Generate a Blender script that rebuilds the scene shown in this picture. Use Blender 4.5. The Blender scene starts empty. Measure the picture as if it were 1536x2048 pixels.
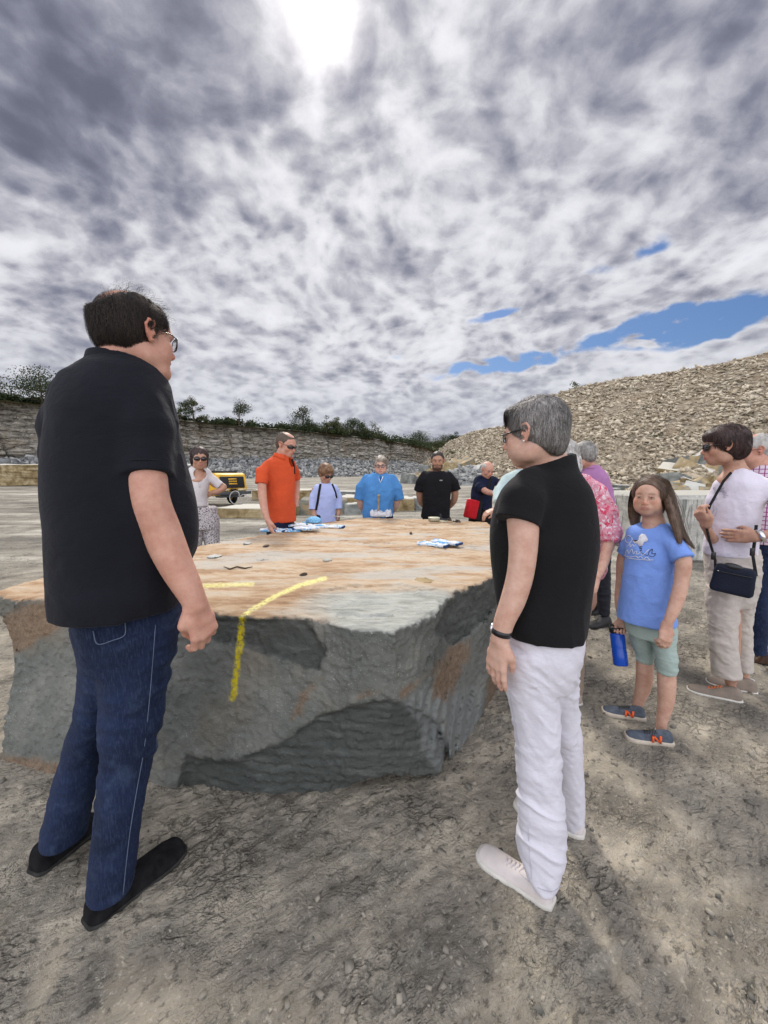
import bpy, math, random
import numpy as np
from mathutils import Vector, Matrix
C = bpy.context.scene.collection
sc = bpy.context.scene
random.seed(4)
# ---------------- camera ----------------
CAMH = 1.42; TH = math.radians(5.78); FPX = 780.0
cd = bpy.data.cameras.new('camera'); cam = bpy.data.objects.new('camera', cd); C.objects.link(cam)
cam.location = (0, 0, CAMH); cam.rotation_euler = (math.pi/2 - TH, 0, 0)
cd.sensor_fit = 'HORIZONTAL'; cd.sensor_width = 36; cd.lens = 36*FPX/1536; cd.clip_start = .05; cd.clip_end = 6000
sc.camera = cam
sc.view_settings.view_transform = 'Standard'; sc.view_settings.look = 'None'
sc.view_settings.exposure = 0.4; sc.view_settings.gamma = 1
sc.cycles.use_denoising = True
sc.cycles.max_bounces = 6; sc.cycles.diffuse_bounces = 3; sc.cycles.glossy_bounces = 3; sc.cycles.transparent_max_bounces = 8
_s, _c = math.sin(TH), math.cos(TH)
def ray(px, py):
    dx = (px-768)/FPX; dy = (1024-py)/FPX
    return dx, _c+dy*_s, -_s+dy*_c
def atD(px, py, D):
    r = ray(px, py); t = D/math.hypot(r[0], r[1]); return np.array((r[0]*t, r[1]*t, CAMH+r[2]*t))
def atY(px, py, Y):
    r = ray(px, py); t = Y/r[1]; return np.array((r[0]*t, r[1]*t, CAMH+r[2]*t))
def atZ(px, py, z):
    r = ray(px, py); t = (z-CAMH)/r[2]; return np.array((r[0]*t, r[1]*t, z))
def project(P):
    x = P[..., 0]; y = P[..., 1]; z = P[..., 2]-CAMH
    zc = np.maximum(y*_c - z*_s, .05); yc = y*_s + z*_c
    return 768+FPX*x/zc, 1024-FPX*yc/zc
# ---------------- node helpers ----------------
class NT:
    def __init__(s, nt): s.t = nt; s.n = nt.nodes; s.l = nt.links
    def lk(s, a, b):
        if hasattr(a, 'is_output') or hasattr(a, 'links'): s.l.new(a, b)
        else: b.default_value = a
    def math(s, op, a, b=0.0, c=None, clamp=False):
        m = s.n.new('ShaderNodeMath'); m.operation = op; m.use_clamp = clamp
        s.lk(a, m.inputs[0]); s.lk(b, m.inputs[1])
        if c is not None: s.lk(c, m.inputs[2])
        return m.outputs[0]
    def noise(s, vec, scale, detail=4, rough=.5, dist=0.0, col=False):
        m = s.n.new('ShaderNodeTexNoise'); m.inputs['Scale'].default_value = scale
        m.inputs['Detail'].default_value = detail; m.inputs['Roughness'].default_value = rough; m.inputs['Distortion'].default_value = dist
        if vec is not None: s.l.new(vec, m.inputs['Vector'])
        return m.outputs['Color' if col else 'Fac']
    def vor(s, vec, scale, feature='F1', out='Distance', rnd=1):
        m = s.n.new('ShaderNodeTexVoronoi'); m.feature = feature; m.inputs['Scale'].default_value = scale
        m.inputs['Randomness'].default_value = rnd
        if vec is not None: s.l.new(vec, m.inputs['Vector'])
        return m.outputs[out]
    def ramp(s, fac, stops, interp='LINEAR'):
        m = s.n.new('ShaderNodeValToRGB'); m.color_ramp.interpolation = interp
        e = m.color_ramp.elements
        while len(e) < len(stops): e.new(.5)
        for i, (p, c) in enumerate(stops):
            e[i].position = p
            e[i].color = (c, c, c, 1) if not hasattr(c, '__len__') else (*c, 1)
        s.lk(fac, m.inputs[0]); return m.outputs[0]
    def smooth(s, v, a, b):
        m = s.n.new('ShaderNodeMapRange'); m.interpolation_type = 'SMOOTHSTEP'
        s.lk(v, m.inputs[0]); m.inputs[1].default_value = a; m.inputs[2].default_value = b
        return m.outputs[0]
    def mix(s, f, a, b, mode='MIX'):
        m = s.n.new('ShaderNodeMix'); m.data_type = 'RGBA'; m.blend_type = mode
        s.lk(f, m.inputs[0])
        for v, i in ((a, 6), (b, 7)):
            if isinstance(v, (tuple, list)): v = (*v[:3], 1)
            s.lk(v, m.inputs[i])
        return m.outputs[2]
    def mapping(s, vec, scale=(1, 1, 1), loc=(0, 0, 0), rot=(0, 0, 0)):
        m = s.n.new('ShaderNodeMapping'); m.inputs['Scale'].default_value = scale; m.inputs['Location'].default_value = loc
        m.inputs['Rotation'].default_value = rot; s.l.new(vec, m.inputs['Vector']); return m.outputs[0]
    def geo(s, out='Position'): return s.n.new('ShaderNodeNewGeometry').outputs[out]
    def obj(s, out='Object'): return s.n.new('ShaderNodeTexCoord').outputs[out]
    def attr(s, name, out='Fac'):
        m = s.n.new('ShaderNodeAttribute'); m.attribute_name = name; return m.outputs[out]
    def bump(s, h, strength=.5, dist=.01, normal=None):
        m = s.n.new('ShaderNodeBump'); m.inputs['Strength'].default_value = strength; m.inputs['Distance'].default_value = dist
        s.l.new(h, m.inputs['Height'])
        if normal is not None: s.l.new(normal, m.inputs['Normal'])
        return m.outputs[0]
MATS = {}
def newmat(name, rough=.8, spec=.3):
    m = bpy.data.materials.new(name); m.use_nodes = True; nt = NT(m.node_tree)
    b = nt.n['Principled BSDF']; b.inputs['Roughness'].default_value = rough; b.inputs['Specular IOR Level'].default_value = spec
    MATS[name] = m
    return m, nt, b
def simple(name, col, rough=.8, spec=.3, var=.15, vscale=8, bump=0., bscale=60, metal=0., sheen=0., col2=None, detail=3, bdist=.003, objc=False):
    if name in MATS: return MATS[name]
    m, nt, b = newmat(name, rough, spec)
    pos = nt.obj() if objc else nt.geo()
    n = nt.noise(pos, vscale, detail)
    c2 = col2 or tuple(c*(1-var) for c in col); c1 = col if col2 else tuple(min(1, c*(1+var)) for c in col)
    nt.l.new(nt.ramp(n, [(.35, c2), (.65, c1)]), b.inputs['Base Color'])
    b.inputs['Metallic'].default_value = metal
    if sheen: b.inputs['Sheen Weight'].default_value = sheen
    if bump:
        nt.l.new(nt.bump(nt.noise(pos, bscale, 3), bump, bdist), b.inputs['Normal'])
    return m
# ---------------- sun ----------------
sd = Vector(ray(640, 22)).normalized()
SUN_EL = math.asin(sd.z); SUN_AZ = math.atan2(sd.x, sd.y)
sl = bpy.data.lights.new('sun', 'SUN'); sun = bpy.data.objects.new('sun', sl); C.objects.link(sun)
sl.energy = 2.3; sl.angle = math.radians(7); sl.color = (1, .93, .84)
sun.rotation_euler = (-sd).to_track_quat('-Z', 'Y').to_euler(); sun.location = (0, 0, 60)
# ---------------- sky: daylight with a broken layer of cloud ----------------
w = bpy.data.worlds.new('World'); sc.world = w; w.use_nodes = True
nt = NT(w.node_tree); bg = nt.n['Background']; bg.inputs['Strength'].default_value = .1
sky = nt.n.new('ShaderNodeTexSky'); sky.sky_type = 'NISHITA'; sky.sun_disc = False
sky.sun_elevation = SUN_EL; sky.sun_rotation = SUN_AZ; sky.air_density = 1.2; sky.ozone_density = 2
ZO = .34
tc = nt.n.new('ShaderNodeTexCoord').outputs['Generated']
sx = nt.n.new('ShaderNodeSeparateXYZ'); nt.l.new(tc, sx.inputs[0])
zz = nt.math('MAXIMUM', nt.math('ADD', sx.outputs[2], ZO), .05)
U = nt.math('DIVIDE', sx.outputs[0], zz); V = nt.math('DIVIDE', sx.outputs[1], zz)
cx = nt.n.new('ShaderNodeCombineXYZ'); nt.l.new(U, cx.inputs[0]); nt.l.new(V, cx.inputs[1])
uv = cx.outputs[0]
def uvof(px, py):
    d = Vector(ray(px, py)).normalized(); return d.x/(d.z+ZO), d.y/(d.z+ZO)
warp = nt.noise(uv, 1.6, 3, .5, col=True)
va = nt.n.new('ShaderNodeVectorMath'); va.operation = 'MULTIPLY_ADD'; nt.l.new(warp, va.inputs[0])
va.inputs[1].default_value = (.24, .24, 0)
warp2 = nt.noise(uv, 14, 3, .6, col=True); vb_ = nt.n.new('ShaderNodeVectorMath'); vb_.operation = 'MULTIPLY_ADD'; nt.l.new(warp2, vb_.inputs[0]); vb_.inputs[1].default_value = (.028, .028, 0); nt.l.new(uv, vb_.inputs[2]); nt.l.new(vb_.outputs[0], va.inputs[2]); uvw = va.outputs[0]
n_lg = nt.noise(uvw, 2.2, 3, .5)
n_md = nt.noise(uvw, 7.5, 7, .55)
n_fn = nt.noise(uvw, 22, 6, .62)
puff = nt.vor(uvw, 13, 'SMOOTH_F1'); puff2 = nt.vor(uvw, 30, 'SMOOTH_F1')
def blob(px, py, ru, rv, rot=0.0):
    u0, v0 = uvof(px, py)
    m = nt.n.new('ShaderNodeMapping'); m.vector_type = 'TEXTURE'
    m.inputs['Location'].default_value = (u0, v0, 0); m.inputs['Rotation'].default_value = (0, 0, rot); m.inputs['Scale'].default_value = (ru, rv, 1)
    nt.l.new(uvw, m.inputs['Vector'])
    L = nt.n.new('ShaderNodeVectorMath'); L.operation = 'LENGTH'; nt.l.new(m.outputs[0], L.inputs[0])
    return nt.smooth(L.outputs['Value'], 1.0, 0.0)
def seg(p, q, wid):
    (u0, v0), (u1, v1) = uvof(*p), uvof(*q)
    L = math.hypot(u1-u0, v1-v0)
    m = nt.n.new('ShaderNodeMapping'); m.vector_type = 'TEXTURE'
    m.inputs['Location'].default_value = ((u0+u1)/2, (v0+v1)/2, 0); m.inputs['Rotation'].default_value = (0, 0, math.atan2(v1-v0, u1-u0))
    m.inputs['Scale'].default_value = (L/2*1.15, wid, 1); nt.l.new(uvw, m.inputs['Vector'])
    ln = nt.n.new('ShaderNodeVectorMath'); ln.operation = 'LENGTH'; nt.l.new(m.outputs[0], ln.inputs[0])
    return nt.smooth(ln.outputs['Value'], 1.0, 0.0)
def acc(items):
    r = None
    for v, k in items:
        v = nt.math('MULTIPLY', v, k); r = v if r is None else nt.math('ADD', r, v)
    return r
OFF = (.268*.5, .268*.5)   # mean shift of the warp
_uv0 = uvof
def uvof(px, py):
    a, b = _uv0(px, py); return a+OFF[0], b+OFF[1]
dark = acc([(blob(110, 230, .42, .34), .30), (blob(40, 20, .5, .3), .26), (blob(250, 60, .2, .2), .16), (blob(1330, 40, .4, .2), .26), (blob(1510, 300, .22, .22), .26), (blob(1180, 120, .2, .14), .12),
            (blob(720, 260, .15, .1), .26), (blob(820, 120, .1, .07), .3), (blob(350, 400, .35, .13), .2), (blob(560, 640, .3, .15), .12), (blob(860, 545, .14, .12), .12), (blob(470, 220, .07, .07), .2),
            (blob(120, 620, .3, .25), .16), (blob(900, 850, .8, .25), .16), (blob(100, 760, .6, .3), .12), (blob(640, 380, .5, .5), .05)])
clear = acc([(seg((830, 770), (1270, 690), .11), 1.0), (seg((1130, 705), (1750, 590), .20), 1.15), (blob(1285, 697, .07, .025), -1.0), (seg((900, 668), (1100, 590), .05), .7), (seg((1080, 596), (1470, 385), .06), .62), (seg((1300, 450), (1460, 395), .05), .3), (seg((770, 748), (980, 730), .08), .34),
             (seg((500, 780), (640, 765), .08), .3), (blob(800, 705, .08, .06), .25)])
dens = nt.math('ADD', acc([(n_lg, .6), (n_md, .62), (n_fn, .46)]), nt.math('ADD', nt.math('MULTIPLY', puff, -.62), nt.math('MULTIPLY', puff2, -.30)), ); dens = nt.math('ADD', dens, .40); clear = nt.math('MULTIPLY', clear, nt.math('MULTIPLY_ADD', n_fn, 1.6, .15)); clear = nt.math('MULTIPLY', clear, nt.math('MULTIPLY_ADD', puff, 1.1, .62))
tau = nt.smooth(nt.math('ADD', dens, dark), .44, 1.6)
cover = nt.smooth(nt.math('SUBTRACT', nt.math('ADD', dens, nt.math('MULTIPLY', dark, .4)), clear), .08, .50)
cc = nt.ramp(tau, [(0, (.62, .625, .66)), (.22, (.50, .505, .545)), (.42, (.345, .35, .395)), (.58, (.255, .26, .315)), (.74, (.175, .184, .24)), (1, (.105, .112, .155))])
cc = nt.mix(nt.smooth(sx.outputs[2], .34, .02), cc, nt.mix(.62, cc, (.40, .42, .48)))
vd = nt.n.new('ShaderNodeVectorMath'); vd.operation = 'DOT_PRODUCT'; nt.l.new(tc, vd.inputs[0]); vd.inputs[1].default_value = tuple(sd)
ang = nt.math('ARCCOSINE', nt.math('MINIMUM', vd.outputs['Value'], .99999))
g1 = nt.math('EXPONENT', nt.math('MULTIPLY', nt.math('POWER', nt.math('DIVIDE', ang, .043), 2), -1))
g2 = nt.math('EXPONENT', nt.math('DIVIDE', ang, -.13))
g3 = nt.math('EXPONENT', nt.math('DIVIDE', ang, -.5))
thin = nt.math('SUBTRACT', 1.15, tau)
glow = nt.math('ADD', nt.math('ADD', nt.math('MULTIPLY', g1, 1.5), nt.math('MULTIPLY', nt.math('MULTIPLY', g2, thin), .12)), nt.math('MULTIPLY', nt.math('MULTIPLY', g3, thin), .10))
bk_ = nt.math('MULTIPLY_ADD', nt.smooth(sx.outputs[1], .25, -.6), 1.9, 1.0)  # added fill light: unseen cloud behind the camera is made brighter
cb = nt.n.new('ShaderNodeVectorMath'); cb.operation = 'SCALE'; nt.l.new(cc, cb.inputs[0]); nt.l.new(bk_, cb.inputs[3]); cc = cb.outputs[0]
cl = nt.n.new('ShaderNodeVectorMath'); cl.operation = 'SCALE'; cl.inputs[0].default_value = (1, .93, .88); nt.l.new(glow, cl.inputs[3])
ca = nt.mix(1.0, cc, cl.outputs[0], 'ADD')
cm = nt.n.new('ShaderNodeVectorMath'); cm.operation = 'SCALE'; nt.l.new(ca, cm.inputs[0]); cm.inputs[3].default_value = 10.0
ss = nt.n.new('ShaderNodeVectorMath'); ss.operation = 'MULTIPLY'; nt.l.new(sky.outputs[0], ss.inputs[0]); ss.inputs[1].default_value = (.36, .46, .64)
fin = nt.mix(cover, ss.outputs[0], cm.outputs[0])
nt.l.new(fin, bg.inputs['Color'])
w.cycles.sampling_method = 'MANUAL'; w.cycles.sample_map_resolution = 512

# ---------------- numpy noise ----------------
def _hash(ix, iy, iz, seed):
    h = (ix*374761393 + iy*668265263 + iz*2147483647 + seed*974634777) & 0xffffffff
    h = ((h ^ (h >> 13))*1274126177) & 0xffffffff
    h = ((h ^ (h >> 16))*2246822519) & 0xffffffff
    return ((h ^ (h >> 15)) & 0xffffff).astype(np.float32)/16777215.0
def vnoise(P, seed=0):
    F = np.floor(P).astype(np.int64); f = (P-F).astype(np.float32); u = f*f*f*(f*(f*6-15)+10)
    r = 0
    for dx in (0, 1):
        wx = u[..., 0] if dx else 1-u[..., 0]
        for dy in (0, 1):
            wy = u[..., 1] if dy else 1-u[..., 1]
            for dz in (0, 1):
                wz = u[..., 2] if dz else 1-u[..., 2]
                r = r + wx*wy*wz*_hash(F[..., 0]+dx, F[..., 1]+dy, F[..., 2]+dz, seed)
    return r*2-1
def fbm(P, scale=1., oct=4, gain=.5, seed=0):
    P = np.asarray(P, dtype=np.float64)*scale; a = 1.; r = 0; t = 0
    for i in range(oct):
        r = r + a*vnoise(P+17.3*i, seed+i); t += a; a *= gain; P = P*2.03
    return r/t
def ridge(P, scale=1., oct=3, gain=.5, seed=0):
    P = np.asarray(P, dtype=np.float64)*scale; a = 1.; r = 0; t = 0
    for i in range(oct):
        r = r + a*(1-np.abs(vnoise(P+9.1*i, seed+i))*2); t += a; a *= gain; P = P*2.03
    return r/t
def sstep(x, a, b):
    t = np.clip((x-a)/(b-a), 0, 1); return t*t*(3-2*t)
# ---------------- mesh helpers ----------------
def link(name, V, F, mat=None, parent=None, smooth=True, attrs=None, mats=None, mi=None):
    me = bpy.data.meshes.new(name); V = np.asarray(V, dtype=np.float32)
    me.vertices.add(len(V)); me.vertices.foreach_set('co', V.ravel())
    if isinstance(F, np.ndarray):
        n, k = F.shape; me.loops.add(n*k); me.loops.foreach_set('vertex_index', F.astype(np.int32).ravel())
        me.polygons.add(n); me.polygons.foreach_set('loop_start', np.arange(n, dtype=np.int32)*k)
    else:
        lens = [len(f) for f in F]; idx = [i for f in F for i in f]
        me.loops.add(len(idx)); me.loops.foreach_set('vertex_index', idx)
        me.polygons.add(len(F)); me.polygons.foreach_set('loop_start', np.concatenate(([0], np.cumsum(lens)[:-1])).astype(np.int32))
    if smooth: me.polygons.foreach_set('use_smooth', np.ones(len(me.polygons), dtype=bool))
    for m in (mats or [mat]):
        if m: me.materials.append(m)
    if mi is not None: me.polygons.foreach_set('material_index', np.asarray(mi, dtype=np.int32))
    for k_, v in (attrs or {}).items():
        a = me.attributes.new(k_, 'FLOAT', 'POINT'); a.data.foreach_set('value', np.asarray(v, dtype=np.float32))
    me.update(); me.validate()
    o = bpy.data.objects.new(name, me); C.objects.link(o)
    if parent is not None: o.parent = parent; o.matrix_parent_inverse = Matrix.Translation(-Vector(parent.location)) if parent.parent is None else Matrix()
    return o
def normals(V, F):
    V = np.asarray(V, dtype=np.float64); n = np.zeros_like(V)
    a = np.cross(V[F[:, 2]]-V[F[:, 0]], V[F[:, -1]]-V[F[:, 1]])
    for k in range(F.shape[1]): np.add.at(n, F[:, k], a)
    return n/np.maximum(np.linalg.norm(n, axis=1, keepdims=True), 1e-12)
def tag(o, label=None, cat=None, group=None, kind=None):
    if label: o['label'] = label
    if cat: o['category'] = cat
    if group: o['group'] = group
    if kind: o['kind'] = kind
    return o
def empty(name, loc, label, cat, group=None):
    o = bpy.data.objects.new(name, None); C.objects.link(o); o.location = loc; o.empty_display_size = .1
    return tag(o, label, cat, group)
def grid_faces(nu, nv):
    i = np.arange(nu*nv).reshape(nu, nv)
    return np.stack([i[:-1, :-1].ravel(), i[1:, :-1].ravel(), i[1:, 1:].ravel(), i[:-1, 1:].ravel()], axis=1)
def tube(pts, r, seg=8, closed=False):
    pts = np.asarray(pts, float); n = len(pts); r = np.broadcast_to(np.asarray(r, float), (n,))
    T = np.roll(pts, -1, 0)-np.roll(pts, 1, 0) if closed else np.gradient(pts, axis=0)
    T /= np.maximum(np.linalg.norm(T, axis=1, keepdims=True), 1e-9)
    up = np.array((0, 0, 1.)) if abs(T[0][2]) < .9 else np.array((1., 0, 0))
    V = []; a = np.cross(T[0], up); a /= np.linalg.norm(a)
    for i in range(n):
        a = a-T[i]*np.dot(a, T[i]); a /= np.linalg.norm(a); b = np.cross(T[i], a)
        for k in range(seg):
            t = 2*math.pi*k/seg; V.append(pts[i]+r[i]*(math.cos(t)*a+math.sin(t)*b))
    F = []
    for i in range(n if closed else n-1):
        for k in range(seg):
            j = (i+1) % n; F.append((i*seg+k, i*seg+(k+1) % seg, j*seg+(k+1) % seg, j*seg+k))
    if not closed: F.append(tuple(range(seg))[::-1]); F.append(tuple((n-1)*seg+k for k in range(seg)))
    return np.array(V), F
class MB:
    def __init__(s): s.V = []; s.F = []; s.n = 0; s.mi = []
    def add(s, V, F, mi=0):
        s.V.append(np.asarray(V, float)); s.F += [tuple(int(i)+s.n for i in f) for f in F]; s.n += len(V); s.mi += [mi]*len(F); return s
    def box(s, c, h, R=None, mi=0, bev=0.0):
        v = np.array([(x, y, z) for x in (-1, 1) for y in (-1, 1) for z in (-1, 1)], float)*np.array(h)
        F = [(0, 1, 3, 2), (4, 6, 7, 5), (0, 4, 5, 1), (2, 3, 7, 6), (0, 2, 6, 4), (1, 5, 7, 3)]
        if R is not None: v = v@np.asarray(R).T
        return s.add(v+np.asarray(c), F, mi)
    def tube(s, pts, r, seg=8, closed=False, mi=0): V, F = tube(pts, r, seg, closed); return s.add(V, F, mi)
    def build(s, name, mat, parent=None, smooth=False, mats=None, bevel=0.0):
        o = link(name, np.concatenate(s.V), s.F, mat, parent, smooth, mats=mats, mi=s.mi if mats else None)
        if bevel:
            m = o.modifiers.new('bevel', 'BEVEL'); m.width = bevel; m.segments = 2; m.limit_method = 'ANGLE'
        return o
def rotz(a): c_, s_ = math.cos(a), math.sin(a); return np.array([[c_, -s_, 0], [s_, c_, 0], [0, 0, 1]])
def rotx(a): c_, s_ = math.cos(a), math.sin(a); return np.array([[1, 0, 0], [0, c_, -s_], [0, s_, c_]])
def roty(a): c_, s_ = math.cos(a), math.sin(a); return np.array([[c_, 0, s_], [0, 1, 0], [-s_, 0, c_]])
# ================= GROUND =================
def axis(lo, hi, step, far_lo, far_hi, g):
    core = list(np.arange(lo, hi+step/2, step)); a = []; x = lo; s_ = step
    while x > far_lo: s_ *= g; x -= s_; a.append(x)
    b = []; x = core[-1]; s_ = step
    while x < far_hi: s_ *= g; x += s_; b.append(x)
    return np.array(a[::-1]+core+b)
def rise(x, y): return .013*np.clip(y-7, 0, 60) + .0*x
def gh(x, y):
    P = np.stack([x, y, np.zeros_like(x)], -1)
    d = np.hypot(x, y-1.5)
    fade = np.clip(1.3-d/60, .0, 1)
    z = rise(x, y) + .012*fbm(P, .9, 3, .5, 3) + .05*fade*sstep(d, 4, 20)*fbm(P*np.array((.5, 1, 1)), .35, 3, .5, 5)
    c = np.cos(.6); s_ = np.sin(.6)
    Q = np.stack([(x*c+y*s_)*1.0, (-x*s_+y*c)*1.5, np.zeros_like(x)], -1)   # the rock floor parts along one direction
    m = sstep(fbm(P, 1.3, 3, .5, 8), -.25, .35)
    near = np.clip(1.5-d/12, 0.15, 1)
    z = z + near*(.012*ridge(Q, 6, 4, .55, 11)*m + .009*fbm(Q, 20, 3, .62, 21)*(.4+m))
    lay = fbm(Q, 2.6, 4, .5, 33); z = z + near*.010*(sstep(lay*9 % 1.0, .3, .42)*.5)*m
    return z
xs = axis(-3.6, 3.6, .0125, -1500, 1500, 1.045); ys = axis(.35, 5.4, .0125, -1500, 1500, 1.045)
X, Y = np.meshgrid(xs, ys, indexing='ij'); Z = gh(X, Y)
# a little hollow under the block so that it bears on the ground without meeting it flush
V = np.stack([X, Y, Z], -1).reshape(-1, 3)
m, nt, b = newmat('quarry_floor_rock', .9, .25)
pos = nt.geo(); rot = nt.mapping(pos, (1, 1, 1), rot=(0, 0, -.6)); st = nt.mapping(rot, (1, 1.45, 1))
big = nt.noise(pos, .55, 5, .6); med = nt.noise(st, 3.2, 6, .62); fin_ = nt.noise(st, 26, 5, .65); cr = nt.noise(st, 9, 6, .6, .6)
col = nt.ramp(nt.math('ADD', nt.math('MULTIPLY', big, .35), nt.math('MULTIPLY', med, .65)), [(.36, (.15, .136, .112)), (.45, (.235, .212, .172)), (.53, (.33, .295, .235)), (.62, (.50, .445, .35))])
col = nt.mix(nt.math('MULTIPLY', nt.smooth(nt.noise(st, 2.1, 7, .68), .53, .62), .5), col, (.17, .165, .142)); col = nt.mix(nt.math('MULTIPLY', nt.smooth(nt.noise(st, 1.2, 7, .7), .54, .66), .45), col, (.44, .39, .30))
far = nt.mapping(pos, (.12, .55, 1)); fcol = nt.ramp(nt.noise(far, 1.6, 8, .68), [(.38, (.15, .14, .118)), (.5, (.275, .255, .212)), (.62, (.49, .46, .39))])
sep = nt.n.new('ShaderNodeSeparateXYZ'); nt.l.new(pos, sep.inputs[0])
col = nt.mix(nt.smooth(sep.outputs[1], 2.5, 8), col, fcol)
wv = nt.n.new('ShaderNodeVectorMath'); wv.operation = 'MULTIPLY_ADD'; nt.l.new(nt.noise(st, 7, 4, .6, col=True), wv.inputs[0]); wv.inputs[1].default_value = (.22, .22, .22); nt.l.new(st, wv.inputs[2])
ck = nt.vor(wv.outputs[0], 13, 'DISTANCE_TO_EDGE'); ck2 = nt.vor(wv.outputs[0], 31, 'DISTANCE_TO_EDGE'); ckm = nt.smooth(nt.noise(pos, 1.9, 4, .6), .50, .60); crk = nt.math('MULTIPLY', nt.smooth(ck, .07, .0), ckm)
col = nt.mix(nt.math('MULTIPLY', crk, .55), col, (.05, .047, .04))
col = nt.mix(nt.math('MULTIPLY', nt.smooth(fin_, .46, .34), .7), col, (.06, .056, .048))
col = nt.mix(nt.math('MULTIPLY', nt.smooth(nt.noise(pos, 70, 3, .6), .57, .7), .5), col, (.5, .46, .38))
nt.l.new(col, b.inputs['Base Color'])
h = nt.math('ADD', nt.math('MULTIPLY', nt.math('ABSOLUTE', nt.math('SUBTRACT', cr, .5)), 2.4), nt.math('MULTIPLY', fin_, .8))
h = nt.math('ADD', h, nt.math('MULTIPLY', nt.math('MULTIPLY', nt.smooth(ck, 0, .16), ckm), .7)); h = nt.math('ADD', h, nt.math('MULTIPLY', nt.math('MULTIPLY', nt.smooth(ck2, 0, .2), nt.smooth(nt.noise(pos, 3.1, 3), .5, .62)), .25))
n1 = nt.bump(h, .9, .024); n2 = nt.bump(nt.noise(pos, 90, 4, .7), .5, .004, n1); nt.l.new(n2, b.inputs['Normal'])
g = link('ground', V, grid_faces(len(xs), len(ys)), m); tag(g, kind='structure')
def gz(x, y): return float(gh(np.array([float(x)]), np.array([float(y)]))[0])

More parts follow.
